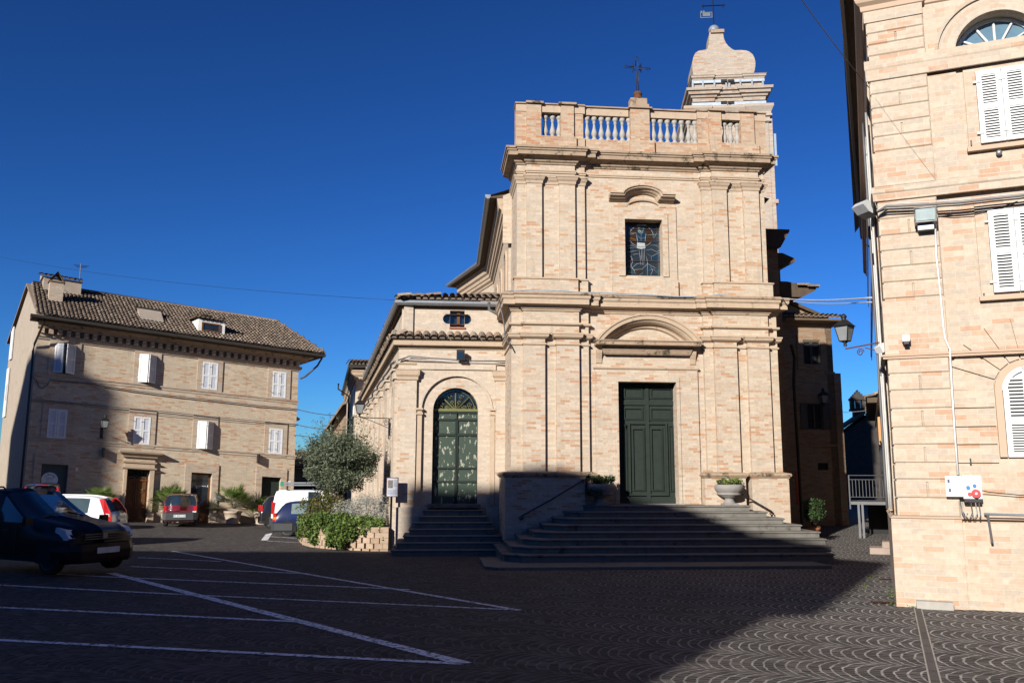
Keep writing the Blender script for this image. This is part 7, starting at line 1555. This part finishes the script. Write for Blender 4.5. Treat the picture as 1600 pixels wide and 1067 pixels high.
# planter of concrete blocks
pts = [gp(x, y) for x, y in ((606, 861), (585, 861), (560, 860), (530, 858.5), (505, 856.5), (486, 854.5), (473, 851), (467, 845))]
pts = [Vector((p.x, p.y)) for p in pts]
planter = thing('block_planter', 'low curved retaining planter of tan concrete blocks beside the annex', 'planter', (pts[3].x, pts[3].y, -.45))
bw_ = MB(); rndb = random.Random(4); cum = [0]
for p, q in zip(pts[:-1], pts[1:]): cum.append(cum[-1] + (q - p).length)
def alongp(s):
    for i in range(len(pts) - 1):
        if s <= cum[i + 1] or i == len(pts) - 2:
            t = (s - cum[i]) / (cum[i + 1] - cum[i]); return pts[i].lerp(pts[i + 1], t), (pts[i + 1] - pts[i]).normalized()
TOPZ = .26
for c_ in range(5):
    z0_ = -.50 + c_ * .152; s = -.0 + (c_ % 2) * -.15
    while s < cum[-1] - .1:
        p, d = alongp(max(s, 0)); n_ = Vector((d.y, -d.x)); n_ = -n_ if n_.y > 0 else n_
        wd = .235; a = p - n_ * .26 + n_ * .0; o_ = n_ * (.0 - c_ * .012 + rndb.uniform(-.01, .01))
        q = p + d * wd; u_ = (rndb.random(), rndb.random())
        F_ = [p + o_, p + d * wd + o_, q - n_ * .24 + o_, p - n_ * .24 + o_]
        zz = z0_ + .146
        bw_.face([(v.x, v.y, z0_) for v in F_], [u_] * 4); bw_.face([(v.x, v.y, zz) for v in F_], [u_] * 4)
        for i in range(4): v, v2 = F_[i], F_[(i + 1) % 4]; bw_.face([(v.x, v.y, z0_), (v2.x, v2.y, z0_), (v2.x, v2.y, zz), (v.x, v.y, zz)], [u_] * 4)
        s += .30 if (int(s * 10) % 3) else .262
bw_.build('block_wall', M['block'], planter)
so2 = MB(); inner = [(p.x, p.y + .12, TOPZ - .06) for p in pts] + [(-7.2, 30.2, TOPZ - .06), (-4.9, 31, TOPZ - .06), (corner.x, corner.y + .3, TOPZ - .06)]
so2.face(inner); low_ = [(x, y, -.6) for x, y, z in inner]
for i in range(len(inner)): j = (i + 1) % len(inner); so2.face([inner[i], inner[j], low_[j], low_[i]])
so2.build('soil', M['soil'], planter)
# olive tree
rnd = random.Random(12)
oc_ = Vector((-5.42, 27.0, 2.12)); ol = thing('olive_tree', 'round bushy grey green olive tree in the block planter', 'tree', (oc_.x, oc_.y, TOPZ - .05))
lf_ = MB(); clumps(lf_, oc_, (1.10, 1.04, .98), 90, 190, .10, rnd, cr=.27, asp=.34); leaves(lf_, oc_, (.85, .8, .78), 5500, .10, rnd, shell=.0, asp=.34)
for _ in range(90):
    t = rnd.uniform(0, 6.28); e_ = rnd.uniform(-.1, 1.3); d = Vector((math.cos(t) * math.cos(e_), math.sin(t) * math.cos(e_), math.sin(e_))); b_ = oc_ + Vector((d.x * .95, d.y * .9, d.z * .9))
    for k in range(16): q = b_ + d * (.033 * k - .1) + Vector((0, 0, .004 * k * k * .3)); leaves(lf_, q, (.03, .03, .03), 2, .07, rnd, shell=0, asp=.3)
lf_.build('crown', M['leaf_olive'], ol)
tk = MB(); tk.tube([(-5.3, 27, .1), (-5.33, 27, .6), (-5.36, 27, .95)], [.09, .07, .065], 8)
for dx, dy, dz in ((-.55, .1, 1.0), (.5, -.1, 1.1), (.1, .4, 1.2), (-.2, -.3, 1.3), (.35, .3, .8), (-.5, -.3, .7)): tk.tube([(-5.36, 27, .85), (-5.36 + dx * .4, 27 + dy * .4, .95 + dz * .45), (-5.36 + dx, 27 + dy, .95 + dz)], [.05, .035, .015], 6)
tk.build('trunk', M['bark'], ol)
def bush(name, label, c, rad, nc, n, size, mat, rnd, cat='shrub', asp=.5, extra=None, cr=.35, stems=True):
    r = thing(name, label, cat, (c[0], c[1], TOPZ - .05 if extra is None else extra))
    mb = MB(); clumps(mb, c, rad, nc, n, size, rnd, cr=cr, asp=asp); leaves(mb, c, (rad[0] * .8, rad[1] * .8, rad[2] * .8), int(nc * n * .3), size, rnd, shell=0, asp=asp); mb.build('foliage', mat, r)
    if stems:
        s = MB()
        for k in range(7): t = k * .9; s.tube([(c[0], c[1], c[2] - rad[2]), (c[0] + rad[0] * .5 * math.cos(t), c[1] + rad[1] * .5 * math.sin(t), c[2] + rad[2] * .4)], [.015, .006], 4)
        s.build('stem', M['bark'], r)
    return r
def pc(x, y, Y): p = at(x, y, Y); return (p.x, p.y, p.z)
bush('shrub', 'green shrub turning red at the tips behind the ivy, left of the olive trunk', pc(507, 798, 26.9), (.74, .5, .62), 34, 95, .08, M['leaf_red'], rnd)
bush('silver_shrub', 'silvery grey wispy shrub under the right side of the olive tree', pc(566, 797, 26.2), (.85, .5, .5), 36, 90, .09, M['leaf_grey'], rnd, asp=.18)
bush('silver_shrub', 'small dry silvery shrub against the annex corner behind the information panel', pc(592, 806, 26.0), (.3, .3, .35), 10, 50, .08, M['leaf_grey'], rnd, asp=.18)
iv = thing('ivy', 'bright green ivy mat spilling over the concrete block planter', 'ivy', (pts[3].x, pts[3].y, TOPZ)); mb = MB()
for x, y, rx, rz in ((472, 815, .16, .3), (480, 822, .2, .35), (492, 828, .24, .3), (500, 812, .35, .26), (515, 818, .3, .28), (522, 836, .25, .34), (535, 812, .35, .22), (540, 828, .3, .3), (533, 846, .18, .2), (552, 815, .3, .2), (550, 830, .18, .24), (567, 812, .3, .13), (580, 814, .24, .1), (594, 815, .16, .12), (595, 828, .10, .18), (582, 822, .2, .14), (570, 826, .16, .2), (600, 838, .07, .16), (497, 846, .14, .12), (488, 842, .13, .14), (516, 848, .12, .12), (470, 832, .14, .2)):
    Yv = 25.2 + (1.2 if x < 500 else .0) + (1.8 if x < 480 else 0) + (.5 if y < 820 else 0); c = pc(x, y, Yv); leaves(mb, c, (rx, .3, rz), int(2300 * rx * (rz + .1) * 3.2), .075, rnd, shell=0, asp=.85, drop=.5)
mb.build('ivy_foliage', M['leaf_green'], iv)
# urns on the platform
def urn(label, xpx, lf_mat, droopy):
    a = ca(xpx, 780, .85); b = zt
    r = thing('stone_urn', label, 'urn', CH(a, .45, b), 'stone urns flanking the church door')
    s = .40
    MB(CH).box(a - .2, a + .2, .27, .67, b, b + .05).lathe((a, .47), [(.18, b + .05), (.14, b + .09), (.12, b + .16), (.15, b + .21), (.24, b + .235), (.24, b + .25), (.30, b + .27), (.34, b + .30), (.31, b + .325), (.33, b + .35), (.385, b + .42), (.395, b + .50), (.37, b + .555), (.33, b + .56), (.31, b + .52)], 28).build('urn_body', M['urn'], r)
    P = CH(a, .47, b + .56); MB().lathe((P.x, P.y), [(.01, b + .52), (.32, b + .52)], 16).build('urn_soil', M['soil'], r)
    pl_ = thing('urn_plant', {0: 'low yellow green plants filling the right sunlit urn', 1: 'dark trailing plants hanging over the left shaded urn'}[droopy], 'plant', P)
    mb = MB(); rn = random.Random(xpx)
    for k in range(34):
        t = rn.uniform(0, 6.28); rr_ = .33 * math.sqrt(rn.random()); leaves(mb, (P.x + rr_ * math.cos(t), P.y + rr_ * math.sin(t), P.z + .03 + rn.uniform(0, .10 + .05 * droopy)), (.07, .07, .07), 34, .05, rn, shell=0, asp=.7)
    if droopy:
        for k in range(12): t = 2.2 + k * .22; leaves(mb, (P.x + .38 * math.cos(t), P.y + .38 * math.sin(t), P.z - .08 - .015 * k), (.06, .06, .15), 40, .05, rn, shell=0, asp=.7)
    mb.build('foliage', lf_mat, pl_)
urn('round grey stone urn in sunlight right of the green church door', 1147, M['leaf_lime'], 0)
urn('round grey stone urn in shadow left of the green church door', 944, M['leaf_dark'], 1)
# terracotta pot plant beside the church
Pp = Vector((9.55, 27.6, gz(9.5, 27.6)))
r = thing('terracotta_pot', 'terracotta pot at the right foot of the church steps', 'plant pot', Pp)
MB().lathe((Pp.x, Pp.y), [(.15, Pp.z), (.22, Pp.z + .42), (.25, Pp.z + .43), (.25, Pp.z + .52), (.21, Pp.z + .52), (.2, Pp.z + .45)], 20).build('pot_body', M['terra'], r)
bush('potted_shrub', 'dark glossy shrub in the terracotta pot by the church steps', (Pp.x + .03, Pp.y, Pp.z + .98), (.38, .36, .46), 22, 46, .085, M['leaf_dark'], rnd, extra=Pp.z + .45)
p = at(1301, 824, 38); r = thing('litter_bin', 'small dark bin against the shaded lane house', 'bin', (p.x, p.y, gz(p.x, p.y))); zz = gz(p.x, p.y)
MB().lathe((p.x, p.y), [(.2, zz), (.24, zz + .55), (.26, zz + .56), (.26, zz + .6), (.01, zz + .62)], 14).build('bin_body', M['iron'], r)
MB(CH).box(ca(1246, 755, -4) - .05, ca(1246, 755, -4) + .05, -4.05, -4, .8, 1.9).build('red_notice', plain('red_notice', (.3, .04, .03), .5), church)
# potted palms in front of the brick house
def palm(label, plab, x, y, s=1.0, w_=.75, pot=True):
    a = la_(x, 815, w_); gzz_ = None; P = LB(a, w_, 0); zz = gz(P.x, P.y); r = thing('clay_pot', plab, 'plant pot', (P.x, P.y, zz), 'pale clay pots by the brick house')
    MB().lathe((P.x, P.y), [(.24, zz), (.30, zz + .05), (.27, zz + .08), (.36, zz + .36), (.40, zz + .50), (.44, zz + .52), (.44, zz + .60), (.40, zz + .61), (.38, zz + .54)], 22).build('pot_body', M['pottery'], r)
    q = thing('fan_palm', label, 'palm', (P.x, P.y, zz + .5), 'potted fan palms by the brick house'); rn = random.Random(x); fm = MB(); sm_ = MB()
    for k in range(60):
        t = rn.uniform(0, 6.28); el_ = rn.uniform(-.1, 1.35); ln_ = rn.uniform(.35, .62) * s; d = Vector((math.cos(t) * math.cos(el_), math.sin(t) * math.cos(el_), math.sin(el_)))
        b_ = Vector((P.x, P.y, zz + .72)); c = b_ + d * ln_; sm_.tube([b_, b_ + d * ln_ * .5, c], .008, 3)
        sd_ = d.cross(Vector((0, 0, 1))).normalized(); up = sd_.cross(d); u_ = (rn.random(), rn.random())
        for j in range(13):
            an_ = (j - 6) * .22; e_ = (d * math.cos(an_) + sd_ * math.sin(an_)) ; L_ = .34 * s * (1 - abs(j - 6) * .03); wv = e_.cross(up).normalized() * .018; tip = c + e_ * L_ + Vector((0, 0, -.06 * rn.random()))
            fm.face([c - wv * .4, c + e_ * L_ * .5 - wv, tip, c + e_ * L_ * .5 + wv], [(u_[0] + j * .01, u_[1])] * 4)
    fm.build('fronds', M['leaf_green'], q); sm_.build('trunk', M['bark'], q)
palm('fan palm in the pot right of the glass door', 'pale clay pot right of the glass door of the brick house', 363, 815, 1.5)
palm('fan palm left of the glass door, behind the red hatchback', 'pale clay pot hidden behind the red hatchback', 264, 812, 1.35)
palm('fan palm left of the stone portal above the white car', 'pale clay pot left of the stone portal', 153, 812, 1.15)
palm('fan palm beside the last door at the right end of the brick house', 'pale clay pot behind the white van', 409, 815, .8)
# tufts of weeds at the foot of the corner house
wd = MB(); rn = random.Random(5)
for x, y, n_ in ((1397, 930, 60), (1405, 935, 80), (1412, 940, 70), (1400, 945, 60), (1420, 944, 50), (1402, 918, 40), (1404, 905, 40), (1360, 905, 40), (1345, 918, 50), (1383, 864, 40), (1425, 948, 50), (1393, 925, 40)):
    p = gp(x, y); leaves(wd, (p.x, p.y, gz(p.x, p.y) + .01), (.14, .10, .03), n_, .04, rn, shell=0, asp=.4)
tag(wd.build('weeds', M['leaf_green']), kind='stuff')
